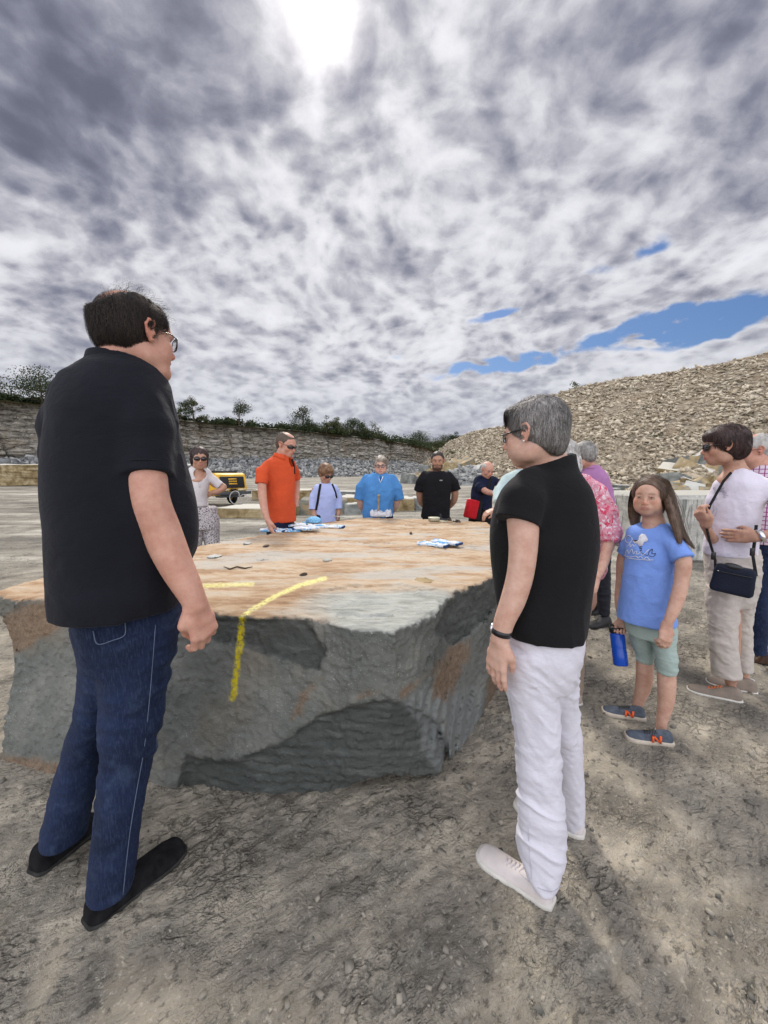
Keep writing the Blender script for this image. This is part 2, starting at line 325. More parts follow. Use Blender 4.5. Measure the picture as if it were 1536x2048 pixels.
# ================= implicit surfaces -> meshes =================
def smin(a, b, k):
    if k <= 1e-6: return np.minimum(a, b)
    h = np.clip(.5+.5*(b-a)/k, 0, 1); return b*(1-h)+a*h-k*h*(1-h)
def densify(z, A, n=48):
    z = np.asarray(z, float); A = np.asarray(A, float); o = np.argsort(z); z = z[o]; A = A[o]
    if len(z) < 3: return z, A
    m = np.gradient(A, z, axis=0)
    zz = np.unique(np.concatenate([np.linspace(z[0], z[-1], n), z])); i = np.clip(np.searchsorted(z, zz, 'right')-1, 0, len(z)-2)
    h = (z[i+1]-z[i]); t = ((zz-z[i])/h)[:, None]; h = h[:, None]
    return zz, (2*t**3-3*t**2+1)*A[i]+(t**3-2*t**2+t)*h*m[i]+(-2*t**3+3*t**2)*A[i+1]+(t**3-t**2)*h*m[i+1]
class SD:
    def __init__(s): s.p = []
    def add(s, fn, lo, hi, k=.01, op='u'): s.p.append((fn, np.asarray(lo, np.float32), np.asarray(hi, np.float32), k, op)); return s
    def ell(s, c, r, R=None, k=.01, op='u'):
        c = np.asarray(c, float); r = np.broadcast_to(np.asarray(r, float), (3,)); R = np.eye(3) if R is None else np.asarray(R); m = float(r.max())
        def fn(P):
            q = (P-c)@R; k0 = np.linalg.norm(q/r, axis=-1); k1 = np.linalg.norm(q/(r*r), axis=-1)
            return k0*(k0-1)/np.maximum(k1, 1e-6)
        return s.add(fn, c-m, c+m, k, op)
    def tube(s, pts, rads, k=.01, op='u', cap0=False, cap1=False, ks=None, spl=0):
        pts = np.asarray(pts, float); rads = np.broadcast_to(np.asarray(rads, float), (len(pts),)).copy()
        if spl:
            q = np.r_[0, np.cumsum(np.linalg.norm(np.diff(pts, axis=0), axis=1))]; zz_, A = densify(q, np.c_[pts, rads], spl*len(pts)); pts = A[:, :3]; rads = A[:, 3]; ks = .001
        R = rads.max()
        def fn(P):
            d = None
            for i in range(len(pts)-1):
                a = pts[i]; e = pts[i+1]-a; L = max(float(e@e), 1e-12); t = (P-a)@e/L
                tc_ = np.clip(t, 0, 1); q = P-a-tc_[..., None]*e
                di = np.sqrt(np.maximum((q*q).sum(-1), 1e-12))-(rads[i]+(rads[i+1]-rads[i])*tc_)
                if cap0 and i == 0: di = np.maximum(di, -t*math.sqrt(L))
                if cap1 and i == len(pts)-2: di = np.maximum(di, (t-1)*math.sqrt(L))
                d = di if d is None else smin(d, di, ks if ks is not None else min(rads[i], .02)*.6)
            return d
        return s.add(fn, pts.min(0)-R, pts.max(0)+R, k, op)
    def loft(s, rows, c=(0, 0, 0), R=None, k=.02, op='u', n=2.2, rnd=.01, ext=0.):
        """rows: (z, cx, cy, a, b, angle)"""
        rows = np.asarray([list(r)+[0]*(6-len(r)) for r in rows], float); zz_, A = densify(rows[:, 0], rows[:, 1:])
        A[:, 2:4] = np.maximum(A[:, 2:4], .002); c = np.asarray(c, float); R = np.eye(3) if R is None else np.asarray(R)
        z0, z1 = zz_[0], zz_[-1]; ex = A[:, 2:4].max()+.02; lo = np.array([A[:, 0].min()-ex, A[:, 1].min()-ex, z0-ext]); hi = np.array([A[:, 0].max()+ex, A[:, 1].max()+ex, z1+ext])
        cor = np.array([[(lo, hi)[i][0], (lo, hi)[j][1], (lo, hi)[l_][2]] for i in (0, 1) for j in (0, 1) for l_ in (0, 1)])@R.T+c
        def fn(P):
            q = (P-c)@R; z = q[..., 2]; v = [np.interp(z, zz_, A[:, i]) for i in range(5)]
            x = q[..., 0]-v[0]; y = q[..., 1]-v[1]; cs, sn = np.cos(v[4]), np.sin(v[4]); xr = (x*cs+y*sn)/v[2]; yr = (-x*sn+y*cs)/v[3]
            rho = (np.abs(xr)**n+np.abs(yr)**n)**(1/n); d = (rho-1)*np.minimum(v[2], v[3])
            dz = np.maximum(z-z1, z0-z); return -smin(-d, -dz, rnd)
        return s.add(fn, cor.min(0), cor.max(0), k, op)
    def cut(s, p, nrm, lo=None, hi=None, k=.004):
        """remove what lies on the side the normal points to"""
        p = np.asarray(p, float); nrm = np.asarray(nrm, float); nrm = nrm/np.linalg.norm(nrm)
        lo = (-99, -99, -99) if lo is None else lo; hi = (99, 99, 99) if hi is None else hi
        return s.add(lambda P: -((P-p)@nrm), lo, hi, k, 'd')
    def ev(s, P, marg=.03):
        d = np.full(P.shape[:-1], 1.0, np.float32); bl = P.min(0); bh = P.max(0)
        for fn, lo, hi, k, op in s.p:
            e = marg+k
            if (bh < lo-e).any() or (bl > hi+e).any(): continue
            m = ((P >= lo-e) & (P <= hi+e)).all(-1)
            if not m.any(): continue
            Q = P[m]; dv = fn(Q).astype(np.float32)
            if op == 'u': d[m] = smin(d[m], dv, k)
            elif op == 's': d[m] = -smin(-d[m], dv, k)
            elif op == 'd': d[m] = -smin(-d[m], dv, k)
            elif op == 'n': d[m] = d[m]+dv
        return d
    def bounds(s):
        u = [p for p in s.p if p[4] == 'u']; return np.min([p[1] for p in u], 0), np.max([p[2] for p in u], 0)
    def mesh(s, h, pad=.02, lo=None, hi=None):
        l0, h0 = s.bounds(); lo = l0-pad if lo is None else np.asarray(lo); hi = h0+pad if hi is None else np.asarray(hi)
        B = 8; nb = np.ceil((hi-lo)/(h*B)).astype(int); bi = np.stack(np.meshgrid(*[np.arange(n) for n in nb], indexing='ij'), -1).reshape(-1, 3)
        cc_ = (lo+(bi+.5)*B*h).astype(np.float32); dia = B*h*.9
        dc = s.ev(cc_, marg=dia+.02); keep = np.abs(dc) < dia*1.25+.006
        D = np.empty(tuple(nb*B+1), np.float32)
        sg = np.where(dc.reshape(nb) < 0, -1., 1.).astype(np.float32)
        D[:-1, :-1, :-1] = np.repeat(np.repeat(np.repeat(sg, B, 0), B, 1), B, 2); D[-1] = 1; D[:, -1] = 1; D[:, :, -1] = 1
        kb = bi[keep]; off = np.stack(np.meshgrid(*[np.arange(B+1)]*3, indexing='ij'), -1).reshape(-1, 3)
        for i in range(0, len(kb), 300):
            idx = (kb[i:i+300, None, :]*B+off[None]).reshape(-1, 3); P = (lo+idx*h).astype(np.float32)
            D[idx[:, 0], idx[:, 1], idx[:, 2]] = s.ev(P)
        return nets(D, lo, h)
def nets(D, lo, h):
    S = D < 0; n = D.shape
    c = S[:-1, :-1, :-1].astype(np.uint8)
    for a in (0, 1):
        for b_ in (0, 1):
            for g_ in (0, 1):
                if a+b_+g_: c = c+S[a:n[0]-1+a, b_:n[1]-1+b_, g_:n[2]-1+g_]
    I = np.argwhere((c > 0) & (c < 8)); idm = {}
    ID = np.full(c.shape, -1, np.int32); ID[I[:, 0], I[:, 1], I[:, 2]] = np.arange(len(I))
    acc_ = np.zeros((len(I), 3)); cnt = np.zeros(len(I))
    cr_ = [(a, b_, g_) for a in (0, 1) for b_ in (0, 1) for g_ in (0, 1)]
    for p in cr_:
        for ax in range(3):
            if p[ax]: continue
            q = list(p); q[ax] = 1
            d0 = D[I[:, 0]+p[0], I[:, 1]+p[1], I[:, 2]+p[2]]; d1 = D[I[:, 0]+q[0], I[:, 1]+q[1], I[:, 2]+q[2]]
            m = (d0 < 0) != (d1 < 0); t = np.where(m, d0/np.where(m, d0-d1, 1), 0)
            e = np.array(p, float)[None]+t[:, None]*(np.array(q)-np.array(p))[None]; acc_[m] += e[m]; cnt[m] += 1
    V = (I+acc_/cnt[:, None])*h+lo
    F = []
    for ax in range(3):
        u, v = (ax+1) % 3, (ax+2) % 3; sl0 = [slice(None)]*3; sl1 = [slice(None)]*3; sl0[ax] = slice(0, -1); sl1[ax] = slice(1, None)
        A, B_ = S[tuple(sl0)], S[tuple(sl1)]; E = np.argwhere(A != B_)
        E = E[(E[:, u] > 0) & (E[:, v] > 0) & (E[:, u] < n[u]-1) & (E[:, v] < n[v]-1)]
        def gid(du, dv): q = E.copy(); q[:, u] -= du; q[:, v] -= dv; return ID[q[:, 0], q[:, 1], q[:, 2]]
        f = np.stack([gid(1, 1), gid(0, 1), gid(0, 0), gid(1, 0)], 1); fl = ~A[E[:, 0], E[:, 1], E[:, 2]]
        f[fl] = f[fl][:, ::-1]; F.append(f)
    F = np.concatenate(F); F = F[(F >= 0).all(1)]
    return V, F
# ================= THE BIG BLOCK =================
TOPP = np.array([(-2.08, 1.98), (-1.45, 1.84), (-.94, 1.745), (-.625, 1.66), (-.27, 1.62), (-.135, 1.52), (.045, 1.51), (.235, 1.70), (.32, 1.90), (.60, 2.15), (.80, 2.55), (1.02, 3.2), (1.17, 4.33), (.60, 4.52), (-.18, 4.68), (-.71, 4.28), (-1.11, 3.62), (-1.52, 3.1), (-2.02, 2.2)])
BOTP = np.array([(-1.92, 1.79), (-1.56, 1.69), (-1.05, 1.63), (-.59, 1.555), (-.25, 1.545), (-.1, 1.55), (.05, 1.555), (.275, 1.575), (.37, 1.80), (.60, 2.17), (.80, 2.50), (1.05, 3.2), (1.20, 4.3), (.62, 4.45), (-.16, 4.6), (-.7, 4.2), (-1.06, 3.6), (-1.47, 3.05), (-1.94, 2.12)])
def poly_sd(x, y, Q):
    d = np.full(x.shape, 1e9); s_ = np.ones(x.shape)
    n = len(Q)
    for i in range(n):
        a = Q[i]; b_ = Q[i-1]; e = b_-a; wx = x-a[0]; wy = y-a[1]; t = np.clip((wx*e[0]+wy*e[1])/(e@e), 0, 1)
        d = np.minimum(d, (wx-e[0]*t)**2+(wy-e[1]*t)**2)
        c1 = y >= a[1]; c2 = y < b_[1]; c3 = e[0]*wy > e[1]*wx
        fl = (c1 & c2 & c3) | (~c1 & ~c2 & ~c3); s_ = np.where(fl, -s_, s_)
    return s_*np.sqrt(d)
# features of the broken faces, drawn as seen from the front and fixed to the stone
PX = lambda L: np.array(L, float)
F_SCOOP = PX([(360, 1222), (430, 1232), (490, 1234), (560, 1232), (610, 1236), (632, 1262), (655, 1300), (640, 1343), (600, 1332), (520, 1305), (460, 1285), (400, 1270), (360, 1262)])
F_LOW = PX([(330, 1640), (360, 1545), (372, 1508), (440, 1520), (480, 1520), (560, 1486), (640, 1432), (700, 1405), (770, 1396), (800, 1402), (880, 1440), (900, 1500), (900, 1640)])
F_RSC = PX([(868, 1262), (890, 1215), (905, 1196), (893, 1186), (915, 1172), (945, 1168), (985, 1152), (1010, 1160), (1000, 1200), (975, 1240), (930, 1275), (905, 1290)])
F_CONCH = PX([(640, 1345), (700, 1350), (735, 1318), (742, 1290), (700, 1330), (660, 1342)])
F_ICE = PX([(790, 1400), (850, 1370), (900, 1380), (965, 1370), (960, 1440), (930, 1490), (915, 1560), (885, 1560), (845, 1500), (838, 1440)])
def pin(px, py, Q, sx_=1.0):
    return -poly_sd(px, py, Q)
def ztop(x, y):
    P = np.stack([x, y, np.zeros_like(x)], -1)
    Q = P*np.array((.6, 1.3, 1))
    t = .785+.028*(y-1.6)+.012*fbm(P, 1.1, 3, .5, 40)+.003*fbm(Q, 5, 4, .6, 41)+.0022*ridge(Q, 12, 4, .65, 47)
    l = fbm(Q, 2.2, 4, .55, 43); t = t+.005*sstep(l*6 % 1., .25, .33)
    t = t-.014*sstep(l, .40, .43)   # spalled hollows
    t = t-.03*sstep(.25-np.hypot(x+1.9, y-1.95), 0, .3)
    return t
def block_fn(P):
    P = P.astype(np.float64); x, y, z = P[..., 0], P[..., 1], P[..., 2]
    t = np.clip(z/.82, 0, 1)
    d = (1-t)*poly_sd(x, y, BOTP)+t*poly_sd(x, y, TOPP)
    px, py = project(P)
    front = sstep(-(y-(2.45)), 0, .3)
    d = d+.012*fbm(P, 3.1, 4, .55, 50)+.0035*fbm(P, 22, 3, .6, 51)
    fa = fbm(P, 3.4, 4, .55, 68); d = d+.0075*sstep(fa*6 % 1.0, .25, .36)+.004*sstep(fbm(P, 8, 4, .55, 69)*5 % 1.0, .3, .42)
    j = 9*fbm(P, 9, 3, .6, 52)+5*fbm(P, 40, 2, .6, 67)
    s1 = sstep(pin(px, py, F_SCOOP)+j, -1, 9); s2 = sstep(pin(px, py, F_LOW)+j, -2, 8); s3 = sstep(pin(px, py, F_RSC)+j, -1, 8); s4 = sstep(pin(px, py, F_CONCH), -1, 8)
    wv = z*26+2.2*fbm(P*np.array((1, 1, .5)), 2.2, 3, .5, 54)
    lay = (np.abs((wv % 1)-.5)*2)
    d = d+front*(s1*(.020+.008*fbm(P, 16, 3, .6, 55)) + s2*(.024+.010*lay+.010*fbm(P*np.array((1, 1, 2.5)), 8, 3, .6, 56)) + s3*(.028+.014*fbm(P, 9, 3, .6, 57)) + s4*.010)
    ic = sstep(pin(px, py, F_ICE), 0, 14)
    d = d+front*ic*(.007*np.sin(px*.37+1.5*fbm(P, 5, 2, .5, 58)+.04*(py-1400))+.004)
    # undercut at the foot of the front face
    ax = (x-.03)/.22; d = d+.16*np.exp(-ax*ax*1.3)*sstep(-(z-(.085+.04*fbm(P, 5, 2, .5, 59))), 0, .03)*sstep(-(y-2.2), 0, .2)
    d = d+.004*sstep(-(z-.11), 0, .10)*(1-np.exp(-((x-.3)/.12)**2))
    tp = z-ztop(x, y)+.010*sstep(fbm(P, 14, 3, .6, 66), .05, .25)*sstep(d, -.035, -.01)
    tp = tp+front*0
    return -smin(-d, -np.maximum(tp*.9, -z-.06), .012)
S = SD().add(block_fn, (-2.16, 1.42, -.06), (1.3, 4.75, .93), .0)
Vb, Fb = S.mesh(.0105, pad=.03)
Nb = normals(Vb, Fb); pxb, pyb = project(Vb); jb = 9*fbm(Vb, 9, 3, .6, 52)+7*fbm(Vb, 45, 3, .6, 60)
fr = (Vb[:, 1] < 2.6)
def msk(Q, soft=6, w_=1.0): return sstep(pin(pxb, pyb, Q)+jb*w_, -soft/2, soft/2)*fr
topm = sstep(Nb[:, 2], .35, .6)*sstep(Vb[:, 2]-ztop(Vb[:, 0], Vb[:, 1]), -.028, -.012)
slate = np.clip(msk(F_SCOOP)+msk(F_LOW)+msk(F_RSC), 0, 1)*(1-topm*.6)
def stroke(pts, wpx):
    pts = np.array(pts, float); d = np.full(len(Vb), 1e9)
    for i in range(len(pts)-1):
        a, b_ = pts[i], pts[i+1]; e = b_-a; wx = pxb-a[0]; wy = pyb-a[1]; t = np.clip((wx*e[0]+wy*e[1])/(e@e), 0, 1); d = np.minimum(d, np.hypot(wx-e[0]*t, wy-e[1]*t))
    return d/wpx
rj = 1+.35*fbm(Vb, 40, 2, .5, 62)
yel = np.maximum(sstep(-stroke([(484, 1232), (480, 1290), (472, 1345), (467, 1396)], 5.6)*rj, -1.25, -.8)*(1-topm)*fr, .85*sstep(-stroke([(484, 1233), (500, 1222), (545, 1195), (600, 1170), (650, 1157)], 3.7)*rj, -1.6, -.5)*topm)
yel = np.maximum(yel, .65*sstep(-stroke([(400, 1172), (450, 1170), (505, 1168)], 4)*rj, -1.6, -.4)*topm)
RUST = [PX([(862, 1400), (870, 1340), (900, 1290), (940, 1280), (945, 1300), (925, 1350), (890, 1400)]), PX([(792, 1398), (800, 1375), (850, 1350), (830, 1380), (800, 1400)]), PX([(580, 1440), (600, 1385), (640, 1355), (625, 1390), (600, 1430)]), PX([(700, 1402), (735, 1385), (765, 1382), (740, 1392)]), PX([(0, 1240), (60, 1200), (130, 1195), (140, 1235), (60, 1290), (0, 1330)]), PX([(0, 1512), (190, 1530), (300, 1560), (300, 1600), (0, 1600)])]
rust = np.zeros(len(Vb))
for q in RUST: rust = np.maximum(rust, msk(q, 16, 1.2))
rust = np.maximum(rust*(1-slate), sstep(Vb[:, 1], 2.15, 2.3)*sstep(-(Vb[:, 2]-.22), 0, .06)*(Vb[:, 0] > .3))
pale = msk(F_ICE, 12)*.8
grey = np.maximum(sstep(-np.hypot((Vb[:, 0]-.12)/.62, (Vb[:, 1]-1.72)/.42)+.28*fbm(Vb, 3, 3, .5, 63), -1., -.55), sstep(-np.abs((Vb[:, 1]-2.35-.25*Vb[:, 0])/.22)+.9*fbm(Vb*np.array((.4, 1, 1)), 3.5, 4, .6, 64), -.25, .3)*.8*(Vb[:, 0] > -.9))
m, nt, b = newmat('block_stone', .82, .3)
pos = nt.geo(); nrm = nt.geo('Normal'); a_top = nt.attr('top'); a_sl = nt.attr('slate')
st = nt.mapping(pos, (.45, 1.5, 1), rot=(0, 0, .06)); n1 = nt.noise(st, 4.5, 7, .65); n2 = nt.noise(st, 17, 6, .65, .4); n3 = nt.noise(pos, 60, 4, .7)
tcol = nt.ramp(nt.math('ADD', nt.math('MULTIPLY', n1, .6), nt.math('MULTIPLY', n2, .4)), [(.36, (.25, .145, .075)), (.46, (.40, .265, .155)), (.55, (.50, .385, .265)), (.66, (.52, .47, .39))])
tcol = nt.mix(nt.math('MULTIPLY', nt.smooth(nt.noise(st, 2.1, 5, .6, .5), .53, .63), .8), tcol, (.45, .43, .38))
tcol = nt.mix(nt.attr('grey'), tcol, nt.ramp(n2, [(.35, (.27, .28, .25)), (.65, (.47, .48, .44))]))
tcol = nt.mix(nt.math('MULTIPLY', nt.smooth(nt.noise(st, 9, 6, .7, 1.0), .63, .70), .7), tcol, (.12, .11, .09))
s1 = nt.noise(pos, 3.2, 6, .6); fleck = nt.smooth(nt.noise(pos, 120, 3, .7), .60, .72); flz = nt.smooth(nt.noise(pos, 2.3, 3), .42, .62)
scol = nt.ramp(s1, [(.32, (.100, .108, .096)), (.5, (.155, .162, .145)), (.68, (.24, .24, .21))])
scol = nt.mix(nt.math('MULTIPLY', nt.math('MULTIPLY', fleck, flz), .75), scol, (.52, .53, .48))
scol = nt.mix(nt.math('MULTIPLY', nt.smooth(nt.noise(pos, 1.3, 4, .6), .52, .66), .45), scol, (.20, .155, .10))
sl_ = nt.ramp(nt.noise(nt.mapping(pos, (1, 1, 4)), 7, 6, .65), [(.3, (.036, .040, .036)), (.55, (.070, .077, .070)), (.72, (.135, .142, .13))])
scol = nt.mix(nt.math('MULTIPLY', a_sl, .85), scol, sl_)
scol = nt.mix(nt.math('MULTIPLY', nt.attr('pale'), .6), scol, (.24, .255, .25))
scol = nt.mix(nt.math('MULTIPLY', nt.attr('rust'), .75), scol, nt.ramp(n3, [(.35, (.14, .085, .045)), (.65, (.27, .18, .11))]))
c_ = nt.mix(a_top, scol, tcol)
c_ = nt.mix(nt.math('MULTIPLY', nt.attr('yellow'), nt.smooth(n3, .25, .6)), c_, nt.mix(a_top, (.62, .50, .01), (.85, .82, .30)))
nt.l.new(c_, b.inputs['Base Color'])
hh = nt.math('ADD', nt.math('MULTIPLY', n2, .6), nt.math('MULTIPLY', n3, .5))
nb1 = nt.bump(hh, .9, .016); nb2 = nt.bump(nt.noise(pos, 160, 3, .7), .45, .003, nb1); nt.l.new(nb2, b.inputs['Normal'])
blk = link('stone_block', Vb, Fb, m, attrs=dict(top=topm, slate=slate, yellow=yel, rust=rust, pale=pale, grey=grey))
tag(blk, 'huge rough stone block with ochre top and yellow sprayed line, the group stands round it', 'stone block')
def top_z(x, y): return float(ztop(np.array([x]), np.array([y]))[0])
def onblock(px, py):
    z = .84
    for _ in range(4): p = atZ(px, py, z); z = top_z(p[0], p[1])
    return atZ(px, py, z)
# ================= QUARRY SURROUNDINGS =================
rng = np.random.default_rng(7)
def smoothpath(P, n):
    P = np.asarray(P, float); s_ = np.r_[0, np.cumsum(np.linalg.norm(np.diff(P[:, :2], axis=0), axis=1))]
    t = np.linspace(0, s_[-1], n); _, A = densify(s_, P, n*2); zz_, _A = densify(s_, P, n*2)
    return t, np.stack([np.interp(t, zz_, _A[:, i]) for i in range(P.shape[1])], 1)
CL = [(-75, -30, 9.5), (-68, 20, 9.3)] + [tuple(atZ(px, py, z)) for px, py, z in ((0, 800, 9), (190, 822, 9), (370, 842, 9), (520, 855, 9), (640, 866, 8.8), (760, 880, 8.6), (835, 893, 8.0), (872, 905, 7.5))]
CL = [(x, y, z) for x, y, z in CL]
tS, CP = smoothpath(CL, 900)
Tn = np.gradient(CP[:, :2], axis=0); Tn /= np.linalg.norm(Tn, axis=1, keepdims=True); Nn = np.stack([Tn[:, 1], -Tn[:, 0]], 1)
nz = 70; hz_ = np.linspace(0, 1, nz)
Sg, Hg = np.meshgrid(tS, hz_, indexing='ij'); base_z = rise(CP[:, 0], CP[:, 1])-.3
topz = CP[:, 2]+.25*fbm(np.stack([tS, tS*0, tS*0], 1), .25, 4, .6, 70)
Zg = base_z[:, None]+Hg*(topz-base_z)[:, None]
Q = np.stack([Sg, Sg*0, Zg], -1)
bed = vnoise(np.stack([Sg*.05, Sg*0, np.floor(Zg/.55+.5*fbm(Q, .12, 2, .5, 71))*3.7], -1), 72)
bed2 = vnoise(np.stack([Sg*.25, Sg*0, np.floor(Zg/.24)*3.7], -1), 73)
blocky = vnoise(np.stack([np.floor(Sg/.9+3*bed)*2.3, Sg*0, np.floor(Zg/.5)*1.7], -1), 74)
disp = 1.3*fbm(Q*np.array((1, 1, .35)), .16, 4, .55, 75)+.38*bed+.16*bed2+.22*blocky+.2*fbm(Q, 1.1, 3, .6, 76)
disp += (1-Hg)*1.6 - .8*sstep(ridge(Q*np.array((1, 1, .1)), .22, 2, .5, 77), .45, .75)
Vc = np.stack([CP[:, 0][:, None]+Nn[:, 0][:, None]*disp, CP[:, 1][:, None]+Nn[:, 1][:, None]*disp, Zg], -1).reshape(-1, 3)
m, nt, b = newmat('cliff_limestone', .95, .15)
pos = nt.geo(); sep = nt.n.new('ShaderNodeSeparateXYZ'); nt.l.new(pos, sep.inputs[0])
lay = nt.noise(nt.mapping(pos, (.08, .08, 2.6)), 1.4, 6, .65); bl = nt.noise(pos, .35, 6, .65); spot = nt.noise(pos, 1.8, 6, .7)
c_ = nt.ramp(nt.math('ADD', nt.math('MULTIPLY', lay, .5), nt.math('MULTIPLY', spot, .5)), [(.36, (.15, .135, .11)), (.45, (.42, .385, .325)), (.55, (.60, .555, .47)), (.66, (.74, .70, .61))])
c_ = nt.mix(nt.math('MULTIPLY', nt.smooth(bl, .50, .62), .5), c_, (.38, .31, .215)); c_ = nt.mix(nt.math('MULTIPLY', nt.smooth(nt.noise(nt.mapping(pos, (1, 1, .12)), .8, 5, .6), .58, .70), .75), c_, (.05, .048, .036))
c_ = nt.mix(nt.math('MULTIPLY', nt.smooth(nt.math('ADD', sep.outputs[2], nt.math('MULTIPLY', bl, 3)), 5.2, 3.4), .6), c_, (.235, .24, .23))
vs_ = nt.n.new('ShaderNodeVectorMath'); vs_.operation = 'MULTIPLY_ADD'; nt.l.new(nt.noise(pos, .9, 3, .6, col=True), vs_.inputs[0]); vs_.inputs[1].default_value = (1.2, 1.2, .5); nt.l.new(pos, vs_.inputs[2])
vc_ = nt.vor(nt.mapping(vs_.outputs[0], (.55, .55, 1.7)), 1.0, 'DISTANCE_TO_EDGE'); vl = nt.vor(nt.mapping(vs_.outputs[0], (.55, .55, 1.7)), 1.0, 'F1', 'Color')
sv = nt.n.new('ShaderNodeSeparateXYZ'); nt.l.new(vl, sv.inputs[0]); c_ = nt.mix(.45, c_, nt.mix(1.0, c_, nt.ramp(sv.outputs[0], [(0, .45), (1, 1.0)]), 'MULTIPLY'))
c_ = nt.mix(nt.math('MULTIPLY', nt.smooth(vc_, .07, .0), .42), c_, (.07, .062, .05))
nt.l.new(c_, b.inputs['Base Color']); nt.l.new(nt.bump(nt.math('ADD', nt.math('ADD', spot, lay), nt.smooth(vc_, 0, .2)), 1.0, .4), b.inputs['Normal'])
cliff = link('quarry_cliff', Vc, grid_faces(len(tS), nz), m, smooth=False); tag(cliff, kind='structure')
# ground above the cliff
bk = np.linspace(0, 1, 14)**1.6*220
Vp = np.stack([CP[:, 0][::6, None]-Nn[:, 0][::6, None]*(bk-1.2), CP[:, 1][::6, None]-Nn[:, 1][::6, None]*(bk-1.2), np.broadcast_to((CP[:, 2][::6, None]-.15)+.012*bk, (150, 14))], -1).reshape(-1, 3)
gm = simple('dry_grass_soil', (.13, .13, .06), .95, .1, col2=(.20, .17, .10), vscale=.5, detail=6, bump=.6, bscale=2, bdist=.2)
tag(link('terrain', Vp, grid_faces(150, 14), gm), kind='structure')
# loose rock, many pieces in one mesh
CUBE = np.array([(x, y, z) for x in (-1, 1) for y in (-1, 1) for z in (-1, 1)], float)
CF = np.array([(0, 1, 3, 2), (4, 6, 7, 5), (0, 4, 5, 1), (2, 3, 7, 6), (0, 2, 6, 4), (1, 5, 7, 3)])
def rrot(n, flat=None, rg=rng):
    q = rg.normal(size=(n, 4))
    if flat is not None: q[:, 0] = 1; q[:, 1:3] *= flat; q[:, 3] *= 2
    q /= np.linalg.norm(q, axis=1, keepdims=True); w_, x, y, z = q.T
    return np.stack([1-2*(y*y+z*z), 2*(x*y-z*w_), 2*(x*z+y*w_), 2*(x*y+z*w_), 1-2*(x*x+z*z), 2*(y*z-x*w_), 2*(x*z-y*w_), 2*(y*z+x*w_), 1-2*(x*x+y*y)], 1).reshape(n, 3, 3)
def chunks(name, pos, size, mat, flat=None, jit=.35, base=None, kind='stuff', rg=rng):
    n = len(pos); v = CUBE[None]*(1+jit*rg.uniform(-1, 1, (n, 8, 3)))*size[:, None, :]/2
    R = rrot(n, flat, rg)
    if base is not None: R = np.einsum('nij,njk->nik', base, R)
    v = np.einsum('nij,nkj->nki', R, v)+pos[:, None, :]
    F = (CF[None]+np.arange(n)[:, None, None]*8).reshape(-1, 4)
    tone = np.repeat(rg.random(n), 8)
    o = link(name, v.reshape(-1, 3), F, mat, smooth=False, attrs=dict(tone=tone)); return tag(o, kind=kind)
def rockmat(name, stops, vs=1.5, bump=.6, bd=.05, rough=.9):
    m, nt, b = newmat(name, rough, .2); pos = nt.geo(); t = nt.math('ADD', nt.math('MULTIPLY', nt.attr('tone'), .6), nt.math('MULTIPLY', nt.noise(pos, vs, 5, .65), .4))
    nt.l.new(nt.ramp(t, stops), b.inputs['Base Color']); nt.l.new(nt.bump(nt.noise(pos, vs*6, 4, .6), bump, bd), b.inputs['Normal']); return m
greyrub = rockmat('grey_rubble_rock', [(.15, (.10, .105, .105)), (.45, (.22, .225, .22)), (.8, (.40, .40, .385)), (.95, (.38, .34, .27))])
# bank of grey rubble along the cliff foot
def bank(name, i0, i1, hgt, wid, n, smin_, smax_, seed, mat):
    idx = np.arange(i0, i1, 3); u = np.linspace(0, 1, 18)
    rg = np.random.default_rng(seed)
    prof = hgt*(1-u)**.9
    L = fbm(np.stack([tS[idx], tS[idx]*0, tS[idx]*0], 1), .07, 3, .5, seed); hh = (1+.55*L)*sstep(np.minimum(idx-i0, i1-idx), 0, 40)
    off = 1.2+u[None]*wid*(.7+.5*hh[:, None])
    x = CP[idx, 0][:, None]+Nn[idx, 0][:, None]*off; y = CP[idx, 1][:, None]+Nn[idx, 1][:, None]*off
    z = rise(x, y)-.1+prof[None]*hh[:, None]; z += .3*fbm(np.stack([x, y, z], -1), .6, 3, .6, seed+1)*(z > .6)
    tag(link(name+'_ground', np.stack([x, y, z], -1).reshape(-1, 3), grid_faces(len(idx), len(u)), mat, attrs=dict(tone=np.full(x.size, .35))), kind='structure')
    a = rg.integers(0, len(idx), n); c_i = np.minimum(17, (rg.random(n)**.8*18).astype(int))
    p = np.stack([x[a, c_i], y[a, c_i], z[a, c_i]], 1)+rg.normal(size=(n, 3))*np.array((.5, .5, .08))
    s_ = smin_*(smax_/smin_)**(rg.random(n)**2.2); sz = s_[:, None]*rg.uniform(.45, 1.3, (n, 3)); sz[:, 2] *= .6
    return chunks(name, p, sz, mat, rg=rg)
iA = int(np.argmin(np.hypot(CP[:, 0]+66, CP[:, 1]-60))); iE = 899
bank('rubble_bank', 180, iE-30, 3.2, 9, 30000, .12, .75, 21, greyrub)

